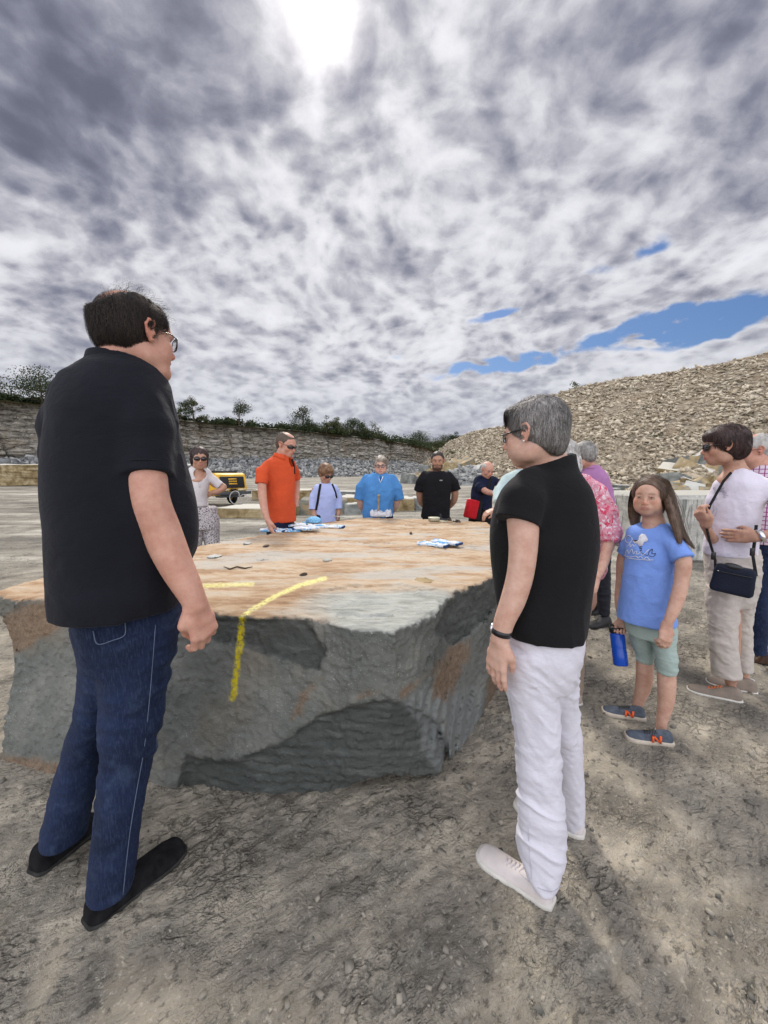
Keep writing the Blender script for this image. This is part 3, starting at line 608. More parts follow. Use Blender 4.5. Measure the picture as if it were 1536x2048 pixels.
# ---- scree hill ----
HC = [(800, 100, 104, 948), (835, 92, 97, 936), (870, 74, 86, 908), (900, 56, 78, 884), (930, 46, 72, 871), (960, 40, 67, 861), (1010, 35, 62, 850), (1060, 32, 58, 815), (1130, 29, 52, 781), (1190, 27.5, 50, 766), (1250, 26.5, 48, 757), (1330, 25.5, 46, 748), (1400, 25, 44, 734), (1470, 24.5, 42.5, 718), (1536, 24, 41.5, 703), (1700, 23, 40, 670), (2000, 22, 39, 640), (2600, 18, 36, 640)]
B0 = []; C0 = []
for px, yb, yc_, pc in HC:
    dx = (px-768)/FPX; B0.append((dx*yb, yb, 0)); q = atY(px, pc, yc_); C0.append(tuple(q))
tt, BB = smoothpath(B0, 500); _z, AA = densify(np.arange(len(HC)), np.array(C0), 600)
sB = np.r_[0, np.cumsum(np.linalg.norm(np.diff(np.array(B0)[:, :2], axis=0), axis=1))]
par = np.interp(tt, sB, np.arange(len(HC))); CC_ = np.stack([np.interp(par, _z, AA[:, i]) for i in range(3)], 1)
u = np.linspace(0, 1, 130)
Xh = BB[:, 0][:, None]*(1-u)+CC_[:, 0][:, None]*u; Yh = BB[:, 1][:, None]*(1-u)+CC_[:, 1][:, None]*u
zb = rise(BB[:, 0], BB[:, 1])-.3
Zh = zb[:, None]+(CC_[:, 2]-zb)[:, None]*(u**1.08)[None]
Ph = np.stack([Xh, Yh, Zh], -1); am = np.clip((CC_[:, 2]-zb)/10, .1, 1)[:, None]
Zh = Zh+am*(.55*fbm(Ph, .13, 3, .5, 80)*(1-.6*u[None])+.22*fbm(Ph, .55, 3, .5, 81)+.10*fbm(Ph, 1.7, 3, .6, 82)); 
Ph = np.stack([Xh, Yh, Zh], -1)
ub = np.linspace(0, 1, 12)[1:]**1.5*90
dirs = (CC_-BB)[:, :2]; dirs /= np.linalg.norm(dirs, axis=1, keepdims=True)
Pb = np.stack([CC_[:, 0][:, None]+dirs[:, 0][:, None]*ub, CC_[:, 1][:, None]+dirs[:, 1][:, None]*ub, Zh[:, -1][:, None]-.06*ub-.2], -1)
Pall = np.concatenate([Ph, Pb], 1)
m, nt, b = newmat('scree_earth', .95, .15); pos = nt.geo(); n1 = nt.noise(pos, .3, 5, .6); n2 = nt.noise(nt.mapping(pos, (1, 1, 2)), 3.2, 6, .7)
c_ = nt.ramp(n2, [(.36, (.13, .105, .08)), (.5, (.27, .225, .165)), (.64, (.45, .40, .31))]); c_ = nt.mix(nt.math('MULTIPLY', nt.smooth(n1, .5, .62), .5), c_, (.26, .19, .12))
nt.l.new(c_, b.inputs['Base Color']); nt.l.new(nt.bump(n2, .9, .2), b.inputs['Normal'])
tag(link('scree_hill', Pall.reshape(-1, 3), grid_faces(len(tt), Pall.shape[1]), m), kind='structure')
scr = rockmat('scree_slab_rock', [(.1, (.17, .14, .10)), (.35, (.34, .285, .205)), (.6, (.47, .41, .31)), (.9, (.60, .54, .43))], 1.2)
rg = np.random.default_rng(33); n = 64000
wt = np.clip((CC_[:, 2]-zb), .3, 20)*np.r_[0, np.linalg.norm(np.diff(BB[:, :2], axis=0), axis=1)]; wt[tt > np.interp(15.3, np.arange(len(HC)), sB)] *= .12; wt /= wt.sum()
ia = rg.choice(len(tt), n, p=wt); ju = (rg.random(n)*129.99).astype(int)
p = Ph[ia, ju]+rg.normal(size=(n, 3))*np.array((.12, .12, .03)); wgt = vnoise(p*.35, 5)
keep = rg.random(n) < sstep(wgt, -.75, .25)*.75+.25; p = p[keep]; ia = ia[keep]; n = len(p)
s_ = .08*(.44/.08)**(rg.random(n)**1.6); sz = np.stack([s_*rg.uniform(.7, 1.5, n), s_*rg.uniform(.5, 1.1, n), s_*rg.uniform(.12, .32, n)], 1)
sl_a = np.arctan2((CC_[ia, 2]-zb[ia]), np.linalg.norm((CC_-BB)[ia, :2], axis=1)); hd = np.arctan2(dirs[ia, 1], dirs[ia, 0])
ch, sh, ct, st_ = np.cos(hd), np.sin(hd), np.cos(sl_a), np.sin(sl_a)
base = np.stack([ch*ct, -sh, -ch*st_, sh*ct, ch, -sh*st_, st_, 0*ct, ct], 1).reshape(n, 3, 3)
chunks('scree_slabs', p+np.array((0, 0, .04)), sz, scr, flat=.35, base=base, rg=rg)

# ---- leaves, trees, bushes ----
def leafmat(name, c1, c2):
    if name in MATS: return MATS[name]
    m, nt, b = newmat(name, .75, .2); t = nt.math('ADD', nt.math('MULTIPLY', nt.attr('tone'), .6), nt.math('MULTIPLY', nt.noise(nt.geo(), .7, 3), .4))
    nt.l.new(nt.ramp(t, [(.2, c1), (.8, c2)]), b.inputs['Base Color']); b.inputs['Transmission Weight'].default_value = 0
    return m
def leaves(cen, rad, n, size, rg):
    """quads scattered through clumps; returns V,F,tone"""
    k = rg.integers(0, len(cen), n); d = rg.normal(size=(n, 3)); d /= np.linalg.norm(d, axis=1, keepdims=True)
    p = cen[k]+d*(rad[k]*rg.random(n)**.4)[:, None]*np.array((1, 1, .75)); R = rrot(n, None, rg); s_ = size*rg.uniform(.6, 1.3, n)
    q = np.array([(-1, 0, 0), (0, -.55, 0), (1, 0, 0), (0, .55, 0)])
    V = np.einsum('nij,kj->nki', R, q)*s_[:, None, None]/2+p[:, None, :]
    return V.reshape(-1, 3), np.arange(4*n).reshape(n, 4), np.repeat(np.clip(rg.random(len(cen))[k]*.6+rg.random(n)*.4, 0, 1), 4)
BARK = simple('tree_bark', (.07, .055, .04), .95, .1, var=.3, vscale=3)
def tree(px, py, ytop, dist, lab, wid=1.0, seed=0, thin=False, mat='d', z0=None, cat='tree'):
    base = atY(px, py, dist)
    if z0 is not None: base[2] = z0
    else: base[2] -= .4
    H_ = atY(px, ytop, dist)[2]-base[2]; rg = np.random.default_rng(seed+100)
    root = empty('tree', tuple(base), lab, cat, 'trees above the quarry'); tb = MB(); R_ = H_*.66*wid
    bend = rg.normal(size=2)*.04*H_
    trunk = [base+np.array((bend[0]*t*t, bend[1]*t*t, H_*.8*t)) for t in np.linspace(0, 1, 7)]; tb.tube(trunk, np.linspace(.035*H_, .006*H_, 7), 7)
    cen = []; rad = []
    for i in range(15 if not thin else 11):
        t = rg.uniform(.12, .95); a = rg.uniform(0, 2*math.pi); st0 = trunk[min(6, int(t*6))]
        w_ = R_*math.sin(math.pi*min(1, (t*.85+.18)))**.7*rg.uniform(.5, 1.05)
        en = st0+np.array((math.cos(a)*w_, math.sin(a)*w_, H_*rg.uniform(.03, .17)))
        tb.tube([st0, (st0+en)/2+np.array((0, 0, .03*H_)), en], (.012*H_, .008*H_, .003*H_), 5)
        for f in (.65, 1.):
            cen.append(st0+(en-st0)*f); rad.append(R_*(.26 if thin else .42)*rg.uniform(.7, 1.25))
    cen.append(trunk[-1]+np.array((0, 0, .08*H_))); rad.append(R_*.28)
    tb.build('trunk', BARK, root, True)
    V, F, tn = leaves(np.array(cen), np.array(rad), 2400 if thin else 7000, H_*.045, rg)
    lm = leafmat('leaf_dark', (.018, .028, .012), (.055, .075, .028)) if mat == 'd' else leafmat('leaf_olive', (.035, .045, .018), (.10, .115, .045))
    link('crown', V, F, lm, root, False, attrs=dict(tone=tn))
def cy(px):
    """distance of the cliff edge seen at this column"""
    sx_ = CP[:, 0]/np.maximum(CP[:, 1], 1)*FPX+768; ok = CP[:, 1] > 10; i = np.argmin(np.abs(sx_-px)+1e4*(~ok)); return CP[i, 1], CP[i, 2]
TR = [(15, 742, 'broad dark tree above the cliff at the far left', 1.5, 0, 'd'), (347, 797, 'small loose tree beside the shoulder of the man in black polo', .9, 1, 'o'), (447, 803, 'airy round tree above the cliff over the yellow compressor', 1.35, 1, 'd'),
      (588, 818, 'tallest dense dark tree above the cliff, right of the orange polo man\'s head', 1.0, 0, 'd'), (640, 834, 'thin feathery tree just right of the tallest cliff tree', .8, 1, 'o'), (664, 838, 'narrow upright tree, second right of the tallest cliff tree', .9, 0, 'o'), (700, 843, 'low round dark tree on the cliff above the blue polo woman', 1.4, 0, 'd'),
      (741, 847, 'sparse pale tree right of the low round dark tree', 1.2, 1, 'o'), (716, 850, 'bushy young tree leaning out over the cliff end', 1.0, 0, 'o'), (318, 808, 'sapling half hidden behind the man in black polo', .9, 1, 'd'), (838, 868, 'lone tree standing on the skyline left of the black T-shirt man', 1.5, 0, 'd'), (912, 868, 'little tree poking up where the scree hill begins', 1.0, 0, 'd'), (888, 875, 'small bushy tree on the skyline above the black T-shirt man', 1.6, 0, 'o')]
for i, (px, yt, lab, wd, th, mt_) in enumerate(TR):
    yt -= 5
    d_, z_ = cy(min(px, 835)); off = 4 if px < 820 else 25
    bp = {838: 893, 912: 893, 888: 897}.get(px)
    if bp: tree(px, bp, yt, d_+off, lab, wd, i, th, mt_)
    else: tree(px, 0, yt, d_+3, lab, wd, i, th, mt_, z0=z_-.2)
# belt of shrubs along the edge and down the slope at its end
rg = np.random.default_rng(5)
i_ = rg.integers(150, 880, 520); o_ = rg.uniform(1.0, 6, 520); cen = np.stack([CP[i_, 0]-Nn[i_, 0]*o_, CP[i_, 1]-Nn[i_, 1]*o_, CP[i_, 2]+.25+.5*rg.random(520)*sstep(i_, 200, 500)+.9*rg.random(520)**2*sstep(i_, 520, 700)], 1)
rad = rg.uniform(.7, 1.5, 520)*(.55+1.2*sstep(i_, 480, 800))
V, F, tn = leaves(cen, rad, 48000, .42, rg); tag(link('shrubs', V, F, leafmat('leaf_dark', (.018, .028, .012), (.055, .075, .028)), None, False, attrs=dict(tone=tn)), kind='stuff')
# overgrown slope
SL = [(760, 884, 893, 905), (800, 884, 915, 950), (835, 888, 935, 955), (865, 890, 940, 957), (905, 885, 930, 952), (950, 880, 900, 930), (1000, 880, 890, 900)]
VV = []; 
for px, a_, b_, c_y in SL:
    d_ = 105.
    dt = 128. if px < 800 else 150
    VV.append([atY(px, a_, dt+25), atY(px, a_+4, dt), atY(px, (a_+c_y)/2, (dt+d_)/2), atY(px, c_y, d_), atY(px, c_y+4, d_-3)])
VV = np.array(VV); n_ = 1500; ii = rg.random(n_)*(len(SL)-1.001); jj = rg.random(n_)*3.3+.2; i0 = ii.astype(int); j0 = np.minimum(jj.astype(int), 3); fi = (ii-i0)[:, None]; fj = (jj-j0)[:, None]
pt = (VV[i0, j0]*(1-fi)+VV[i0+1, j0]*fi)*(1-fj)+(VV[i0, j0+1]*(1-fi)+VV[i0+1, j0+1]*fi)*fj
tag(link('overgrown_slope', VV.reshape(-1, 3), grid_faces(len(SL), 5), gm), kind='structure')
rad = rg.uniform(.7, 2.1, n_)
V, F, tn = leaves(pt+np.array((0, 0, .5)), rad, 42000, .55, rg); tag(link('undergrowth', V, F, leafmat('leaf_mixed', (.022, .032, .013), (.085, .10, .04)), None, False, attrs=dict(tone=tn)), kind='stuff')
# weeds on the scree
wc_ = np.concatenate([atY(px, py, yy)+rg.normal(size=(14, 3))*np.array((.5, .5, .2)) for px, py, yy in ((1325, 885, 33), (1335, 830, 40), (1150, 770, 50), (905, 905, 60), (1310, 872, 34))])
V, F, tn = leaves(wc_, np.full(len(wc_), .3), 1300, .16, rg); tag(link('weeds', V, F, leafmat('leaf_olive', (.035, .045, .018), (.10, .115, .045)), None, False, attrs=dict(tone=tn)), kind='stuff')
# ================= LOOSE BLOCKS, BOULDERS =================
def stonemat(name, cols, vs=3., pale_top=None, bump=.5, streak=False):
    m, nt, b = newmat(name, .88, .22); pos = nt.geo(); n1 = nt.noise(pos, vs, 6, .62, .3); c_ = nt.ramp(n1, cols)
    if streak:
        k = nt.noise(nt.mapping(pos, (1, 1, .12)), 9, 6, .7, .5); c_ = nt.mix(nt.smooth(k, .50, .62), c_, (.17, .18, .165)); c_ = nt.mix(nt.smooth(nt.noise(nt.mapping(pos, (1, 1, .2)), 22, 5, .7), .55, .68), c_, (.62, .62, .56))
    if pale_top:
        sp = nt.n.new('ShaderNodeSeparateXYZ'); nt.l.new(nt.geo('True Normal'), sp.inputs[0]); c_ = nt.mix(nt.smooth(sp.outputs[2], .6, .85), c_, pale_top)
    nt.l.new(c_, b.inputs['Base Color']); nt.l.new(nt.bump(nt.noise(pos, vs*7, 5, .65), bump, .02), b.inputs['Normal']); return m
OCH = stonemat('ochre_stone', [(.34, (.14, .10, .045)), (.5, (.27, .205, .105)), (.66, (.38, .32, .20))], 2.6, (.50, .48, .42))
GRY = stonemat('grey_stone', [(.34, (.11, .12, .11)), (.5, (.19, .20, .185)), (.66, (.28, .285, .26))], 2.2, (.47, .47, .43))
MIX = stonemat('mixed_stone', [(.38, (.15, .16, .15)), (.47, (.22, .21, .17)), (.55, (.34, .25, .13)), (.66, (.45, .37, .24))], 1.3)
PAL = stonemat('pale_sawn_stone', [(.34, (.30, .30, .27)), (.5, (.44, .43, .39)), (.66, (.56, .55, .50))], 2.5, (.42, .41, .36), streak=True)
import bmesh
def roughbox(name, x0, y0, w_, d_, h_, rot, mat, seed, lab, group=None, cuts=5, amp=.03, cat='stone slab', z=None, taper=0.0):
    """a rough quarried slab: a solid with irregular outline, ragged faces"""
    bm = bmesh.new(); bmesh.ops.create_cube(bm, size=1); rg = np.random.default_rng(seed)
    for v in bm.verts: v.co = Vector((v.co.x*w_*(1+rg.uniform(-.08, .08)), v.co.y*d_*(1+rg.uniform(-.1, .1)), v.co.z*h_*(1+rg.uniform(-.05, .05))))
    bmesh.ops.bevel(bm, geom=bm.edges[:], offset=min(h_, w_)*.06, segments=1, affect='EDGES')
    bmesh.ops.triangulate(bm, faces=bm.faces[:]); bmesh.ops.subdivide_edges(bm, edges=bm.edges[:], cuts=cuts, use_grid_fill=True)
    P = np.array([v.co[:] for v in bm.verts]); N = P/np.array((w_, d_, h_))*2; N = N**5; N /= np.maximum(np.linalg.norm(N, axis=1, keepdims=True), 1e-6)
    dd = amp*(fbm(P+seed, 2.2/max(h_, .3), 4, .6, seed)+.5*fbm(P*np.array((1, 1, 4))+seed, 4, 3, .6, seed+1)); P = P+N*dd[:, None]
    for v, q in zip(bm.verts, P): v.co = Vector(q)
    zz_ = gz(x0, y0)-.03 if z is None else z
    me = bpy.data.meshes.new(name); bm.to_mesh(me); bm.free(); me.materials.append(mat); o = bpy.data.objects.new(name, me); C.objects.link(o)
    o.location = (x0, y0, zz_+h_/2); o.rotation_euler = (0, 0, rot); return tag(o, lab, cat, group)
def slabpx(p0, p1, pyb, pyt, dep, mat, seed, lab, name='stone_slab', rot=0., group='quarried slabs lying behind the group'):
    pm = (p0+p1)/2; z = .05
    for _ in range(4): q = atZ(pm, pyb, z); z = gz(q[0], q[1])
    t = atY(pm, pyt, q[1]); W = (p1-p0)/FPX*q[1]; h_ = t[2]-z
    return roughbox(name, q[0], q[1]+dep/2, W, dep, h_+.03, rot, mat, seed, lab, group, amp=.035)
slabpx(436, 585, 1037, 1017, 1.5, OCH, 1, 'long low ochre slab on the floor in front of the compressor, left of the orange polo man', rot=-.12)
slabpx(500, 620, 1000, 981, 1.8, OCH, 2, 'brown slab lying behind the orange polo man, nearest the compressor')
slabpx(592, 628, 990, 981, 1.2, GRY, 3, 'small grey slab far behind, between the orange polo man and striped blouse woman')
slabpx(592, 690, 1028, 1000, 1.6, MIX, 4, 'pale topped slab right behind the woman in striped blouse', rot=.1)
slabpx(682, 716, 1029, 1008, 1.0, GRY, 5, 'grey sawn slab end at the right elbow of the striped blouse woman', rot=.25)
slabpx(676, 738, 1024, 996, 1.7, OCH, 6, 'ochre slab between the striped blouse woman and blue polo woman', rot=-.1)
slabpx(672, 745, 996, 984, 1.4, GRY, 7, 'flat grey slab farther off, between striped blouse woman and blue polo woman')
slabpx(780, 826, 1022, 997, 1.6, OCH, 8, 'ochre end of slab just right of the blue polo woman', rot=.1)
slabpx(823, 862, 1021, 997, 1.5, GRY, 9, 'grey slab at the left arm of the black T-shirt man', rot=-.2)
# rock bench at the left
roughbox('rock_ledge', -33, 33, 15, 3, 1.75, 0.10, OCH, 12, 'low ochre rock ledge on the far left under the cliff', None, 9, .25, 'rock ledge')
roughbox('rock_ledge', -21, 34.5, 8.6, 3, 1.75, .05, GRY, 13, 'low grey rock ledge right beside the ochre ledge, far left', None, 9, .25, 'rock ledge')
# pale sawn block
q = atZ(1352, 1128, 0)
roughbox('sawn_block', q[0]+1.75, q[1]+1.1, 3.5, 2.2, 1.08, -.06, PAL, 14, 'pale streaked waist high sawn block behind the girl', None, 9, .03, 'sawn block')
for i, (a, b_, yb, yt, mt_, lb) in enumerate(((1222, 1240, 1002, 977, GRY, 'upright grey block, leftmost of the little row right of the lilac polo man'), (1238, 1262, 990, 970, GRY, 'flat grey block topping the little row right of the lilac polo man'), (1242, 1268, 1003, 986, GRY, 'rounded grey block in the middle of the little row'), (1262, 1282, 1004, 991, MIX, 'small grey stone at the right end of the little row, by the girl\'s hair'))):
    slabpx(a, b_, yb, yt, .7, mt_, 30+i, lb, 'stone_block', .2*i, 'little row of grey blocks at the hill foot')
def boulder(c, s_, mat, seed, lab, group, name='boulder'):
    rg = np.random.default_rng(seed); bm = bmesh.new()
    P = CUBE*np.array((.5, .45, .4))*(1+.3*rg.uniform(-1, 1, (8, 3)))
    P = np.concatenate([P, rg.normal(size=(5, 3))*.33])
    for q_ in P: bm.verts.new(Vector(q_*s_))
    r = bmesh.ops.convex_hull(bm, input=bm.verts[:]); bmesh.ops.delete(bm, geom=list(set(r['geom_interior'])), context='VERTS')
    bmesh.ops.subdivide_edges(bm, edges=bm.edges[:], cuts=3, use_grid_fill=True)
    Q_ = np.array([v.co[:] for v in bm.verts]); d_ = .05*s_*fbm(Q_/s_*1.0+seed, 3, 3, .6, seed); n_ = Q_/np.maximum(np.linalg.norm(Q_, axis=1, keepdims=True), 1e-6)
    for v, a_, k_ in zip(bm.verts, n_, d_): v.co = v.co+Vector(a_*k_)
    me = bpy.data.meshes.new(name); bm.to_mesh(me); bm.free(); me.materials.append(mat); o = bpy.data.objects.new(name, me); C.objects.link(o)
    o.location = c; o.rotation_euler = tuple(rg.uniform(-.5, .5, 2))+(rg.uniform(0, 6),); return tag(o, lab, 'boulder', group)
BL = [(897, 940, 20, 0), (912, 935, 22, 2), (930, 938, 28, 2), (944, 944, 22, 1), (888, 947, 14, 0), (903, 954, 16, 1), (918, 951, 18, 0), (935, 958, 20, 1), (924, 968, 20, 0), (950, 960, 18, 0), (942, 974, 16, 2), (911, 966, 12, 2), (962, 952, 16, 2), (820, 962, 20, 1), (836, 958, 12, 2), (846, 964, 10, 0), (862, 950, 18, 0), (850, 938, 14, 1), (874, 945, 14, 0), (958, 972, 16, 0)]
mats_ = [OCH, GRY, MIX]; cn = ['ochre', 'grey', 'two-toned']
wh = ['topmost left', 'topmost middle', 'large, topmost', 'upper right', 'small, upper left', 'left', 'middle', 'right of centre', 'lower middle', 'far right', 'lowest right', 'small, lower left', 'upper far right', 'squared, standing alone at the foot', 'small, beside the squared one', 'tiny, second beside the squared one', 'leftmost sloping', 'upper leftmost', 'left shoulder', 'lowest far right']
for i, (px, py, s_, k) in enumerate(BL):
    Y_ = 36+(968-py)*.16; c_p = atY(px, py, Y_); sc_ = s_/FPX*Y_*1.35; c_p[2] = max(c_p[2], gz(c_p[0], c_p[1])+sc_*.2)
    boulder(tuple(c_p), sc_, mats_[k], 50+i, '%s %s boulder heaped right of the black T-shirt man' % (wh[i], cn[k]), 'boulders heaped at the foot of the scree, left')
BR = [(1345, 950, 34, 0), (1362, 938, 34, 2), (1392, 937, 34, 1), (1413, 940, 34, 0), (1375, 952, 38, 2), (1400, 955, 34, 0), (1425, 953, 34, 2), (1350, 968, 30, 1), (1338, 980, 26, 2), (1372, 972, 26, 0), (1396, 975, 26, 2), (1418, 972, 30, 0), (1432, 985, 28, 0), (1358, 985, 28, 2), (1385, 986, 26, 1), (1330, 962, 26, 2), (1320, 975, 20, 0), (1440, 968, 26, 1), (1408, 988, 22, 2), (1345, 992, 22, 0)]
wr = ['wide pale, upper left', 'pointed, top left', 'upright dark, topmost', 'big square, topmost right', 'broad, central upper', 'central', 'upper right', 'left of centre', 'lower left', 'small, middle', 'small middle right', 'right', 'low right corner', 'low, left middle', 'low, centre', 'left edge', 'small, far left', 'right edge', 'low, right middle', 'lowest left']
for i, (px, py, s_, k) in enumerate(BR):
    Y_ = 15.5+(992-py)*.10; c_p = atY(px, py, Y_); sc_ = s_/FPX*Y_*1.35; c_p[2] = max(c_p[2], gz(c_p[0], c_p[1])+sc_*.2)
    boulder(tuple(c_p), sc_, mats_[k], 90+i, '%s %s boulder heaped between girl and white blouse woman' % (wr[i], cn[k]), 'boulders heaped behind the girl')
# rubble skirts that carry both heaps
def mound(name, px, py, Y_, rx, ry, hgt, n, s0, s1, seed, mat):
    c_p = atZ(px, py, .3); c_p = np.array(((px-768)/FPX*Y_, Y_, 0)); rg = np.random.default_rng(seed); g_ = np.linspace(-1, 1, 26); A_, B_ = np.meshgrid(g_, g_, indexing='ij'); r_ = np.clip(1-np.hypot(A_, B_), 0, 1)
    x = c_p[0]+A_*rx; y = c_p[1]+B_*ry; z = rise(x, y)-.05+hgt*r_**.8+.12*fbm(np.stack([x, y, x*0], -1), .9, 3, .6, seed)*(r_ > 0)
    tag(link(name, np.stack([x, y, z], -1).reshape(-1, 3), grid_faces(26, 26), mat, attrs=dict(tone=np.full(x.size, .35))), kind='structure')
    i, j = rg.integers(2, 24, (2, n)); p = np.stack([x[i, j], y[i, j], z[i, j]], 1)+rg.normal(size=(n, 3))*np.array((rx*.05, ry*.05, .04)); s_ = s0*(s1/s0)**(rg.random(n)**2); chunks(name+'_stones', p, s_[:, None]*rg.uniform(.5, 1.2, (n, 3)), mat, rg=rg)
mound('rubble_mound', 932, 975, 36.5, 3.0, 4.5, 1.7, 700, .10, .45, 61, greyrub)
mound('rubble_mound', 865, 955, 42, 3.2, 3, 1.6, 400, .12, .6, 62, scr)
mound('stone_mound', 1382, 985, 18.6, 3.0, 2.6, 1.55, 700, .08, .4, 63, scr)
mound('gravel_mound', 835, 960, 60, 5, 3, .8, 40, .1, .3, 64, greyrub)
# loose chips on the quarry floor
rg = np.random.default_rng(77); n = 4200; r_ = .9+9*rg.random(n)**1.6; a_ = rg.uniform(-.95, .95, n); p = np.stack([r_*np.sin(a_), r_*np.cos(a_), r_*0], 1); p[:, 2] = gh(p[:, 0], p[:, 1])+.002
cl_ = vnoise(p*1.6, 9); p = p[rg.random(n) < sstep(cl_, -.5, .5)*.9+.1]; ins = poly_sd(p[:, 0], p[:, 1], TOPP) > .03; p = p[ins]; n = len(p)
s_ = .005*(.024/.005)**(rg.random(n)**2.6); sz = s_[:, None]*rg.uniform(.5, 1.4, (n, 3)); sz[:, 2] *= .45
chip = rockmat('floor_chip_rock', [(.1, (.09, .09, .08)), (.5, (.20, .185, .155)), (.9, (.40, .36, .29))], 20, .4, .003)
chunks('gravel', p, sz, chip, flat=.3, rg=rg)

# ================= COMPRESSOR =================
YEL = simple('yellow_enamel', (.72, .40, .03), .45, .4, var=.12, vscale=3); BLKM = simple('black_panel', (.012, .012, .013), .5, .3); RUB = simple('tyre_rubber', (.02, .02, .02), .85, .2); STL = simple('dark_steel', (.06, .065, .07), .5, .4); 
cz = .16; cpos = atY(436, 1010, 15.6); cpos[2] = gz(cpos[0], cpos[1]); root = empty('air_compressor', tuple(cpos), 'yellow towable air compressor with black end panel parked on the quarry floor', 'compressor')
Rc = rotz(math.radians(53)); W = lambda p: (np.asarray(p)@Rc.T+cpos)
def cbox(c, h, rr=None): R_ = Rc if rr is None else Rc@rr; return MB().box(W(c), h, R_)
bm_ = MB(); prof = [(-1.12, .62), (-1.0, 1.22), (-.85, 1.28), (.9, 1.28), (1.15, 1.0), (1.2, .62)]
vb = [W((sx_*.62, y, z)) for sx_ in (-1, 1) for y, z in prof]; n6 = len(prof)
bm_.add(vb, [tuple(range(n6)), tuple(range(2*n6-1, n6-1, -1))]+[(i, i+n6, (i+1) % n6+n6, (i+1) % n6) for i in range(n6)]); bm_.build('body', YEL, root, bevel=.03)
skirt = MB().box(W((0, -.45, .55)), (.60, .62, .12), Rc).box(W((0, .7, .55)), (.60, .45, .1), Rc); skirt.build('skirt', YEL, root, bevel=.015)
tl = math.atan2(.12, .6); pan = MB().box(W((0, -1.095, .93)), (.50, .012, .22), Rc@rotx(-tl)); po = pan.build('end_panel', BLKM, root, bevel=.01)
ml = MB()
for k, zz_ in enumerate((1.05, .96, .87)):
    if k != 1: ml.box(W((0, -1.127+.2*(zz_-.93)+.004, zz_)), (.17, .006, .022), Rc@rotx(-tl))
    else: [ml.box(W((-.15+.033*q_, -1.119, zz_)), (.010, .006, .026 if q_ % 3 else .034), Rc@rotx(-tl)) for q_ in range(10)]
ml.build('maker_plate', YEL, po)
for sx_ in (-1, 1): MB().box(W((sx_*.36, -1.15, .64)), (.17, .02, .04), Rc).build('tail_light', simple('pale_reflector', (.6, .5, .3), .4), root)
MB().box(W((0, -1.152, .64)), (.12, .012, .04), Rc).build('number_plate', BLKM, root)
MB().box(W((0, -.1, 1.32)), (.45, .6, .04), Rc).build('top_hatch', BLKM, root, bevel=.01)
MB().box(W((0, -1.1, .52)), (.72, .14, .06), Rc).box(W((0, -.9, .42)), (.5, .2, .07), Rc).box(W((0, .2, .4)), (.08, 1.2, .05), Rc).build('bumper', STL, root, bevel=.02)
MB().tube([W(q_) for q_ in ((0, 1.2, .45), (0, 1.9, .5), (0, 2.4, .5))], .04, 8).build('drawbar', STL, root)
for sx_ in (-1, 1):
    wc = (sx_*.66, .05, .33); ang_ = np.linspace(0, 2*math.pi, 25)[:-1]
    ring = [W((wc[0], wc[1]+.235*math.cos(a), wc[2]+.235*math.sin(a))) for a in ang_]
    wo = MB().tube(ring, .098, 10, closed=True).build('tyre', RUB, root, True)
    rim = MB().tube([W((wc[0]-.04*sx_, wc[1], wc[2])), W((wc[0]+.05*sx_, wc[1], wc[2]))], .165, 20).tube([W((wc[0], wc[1], wc[2])), W((wc[0]+.085*sx_, wc[1], wc[2]))], .06, 12).build('rim', YEL, wo, True)
    arc = [W((wc[0], wc[1]+.42*math.cos(a), wc[2]+.40*math.sin(a))) for a in np.linspace(.15, math.pi-.15, 10)]
    gv = MB(); 
    for i in range(9): a0_, a1_ = arc[i], arc[i+1]; sd_ = Rc@np.array((.14, 0, 0)); up_ = np.array((0, 0, .015)); gv.add([a0_-sd_, a0_+sd_, a1_+sd_, a1_-sd_, a0_-sd_+up_, a0_+sd_+up_, a1_+sd_+up_, a1_-sd_+up_], [(0, 1, 2, 3), (7, 6, 5, 4), (0, 4, 5, 1), (2, 6, 7, 3), (1, 5, 6, 2), (0, 3, 7, 4)])
    gv.build('mudguard', STL, root)
hp = [cpos+np.array((1.05+.25*math.cos(a)+.05*a, -1.2+.1*math.sin(a), .42+.22*math.sin(a)-.02*a)) for a in np.linspace(0, 9, 40)]; hp.append(cpos+np.array((1.5, -1.4, .03)))
tag(MB().tube(hp, .018, 6).build('air_hose', simple('grey_hose', (.35, .34, .32), .6), None, True), 'grey air hose looped and hanging at the right end of the compressor', 'hose')
# ================= PEOPLE: tools =================
def azof(px, py): r = ray(px, py); return math.atan2(r[0], r[1])
def pl(rows, sq=1.0):
    """silhouette rows (py, left px, right px, distance, half depth) -> rows of a standing solid"""
    out = []
    for py, l, r_, D, b_ in rows:
        al, ar = azof(l, py), azof(r_, py); az = (al+ar)/2; h = (ar-al)/2; c = np.array((D*math.sin(az), D*math.cos(az)))
        w_ = float(sstep(py, 940, 1100)); z = atD((l+r_)/2, py, D-.85*b_*w_)[2]   # the rim seen is the near one
        out.append((z, c[0], c[1], math.tan(h)*math.sqrt(max(D*D-b_*b_, .01))*sq, b_, -az))
    return out
def pt(px, py, D, w_):
    al, ar = azof(px-w_/2, py), azof(px+w_/2, py); return atD(px, py, D), D*math.tan((ar-al)/2)
def ptl(L):
    q = [pt(*a) for a in L]; return np.array([a[0] for a in q]), np.array([a[1] for a in q])
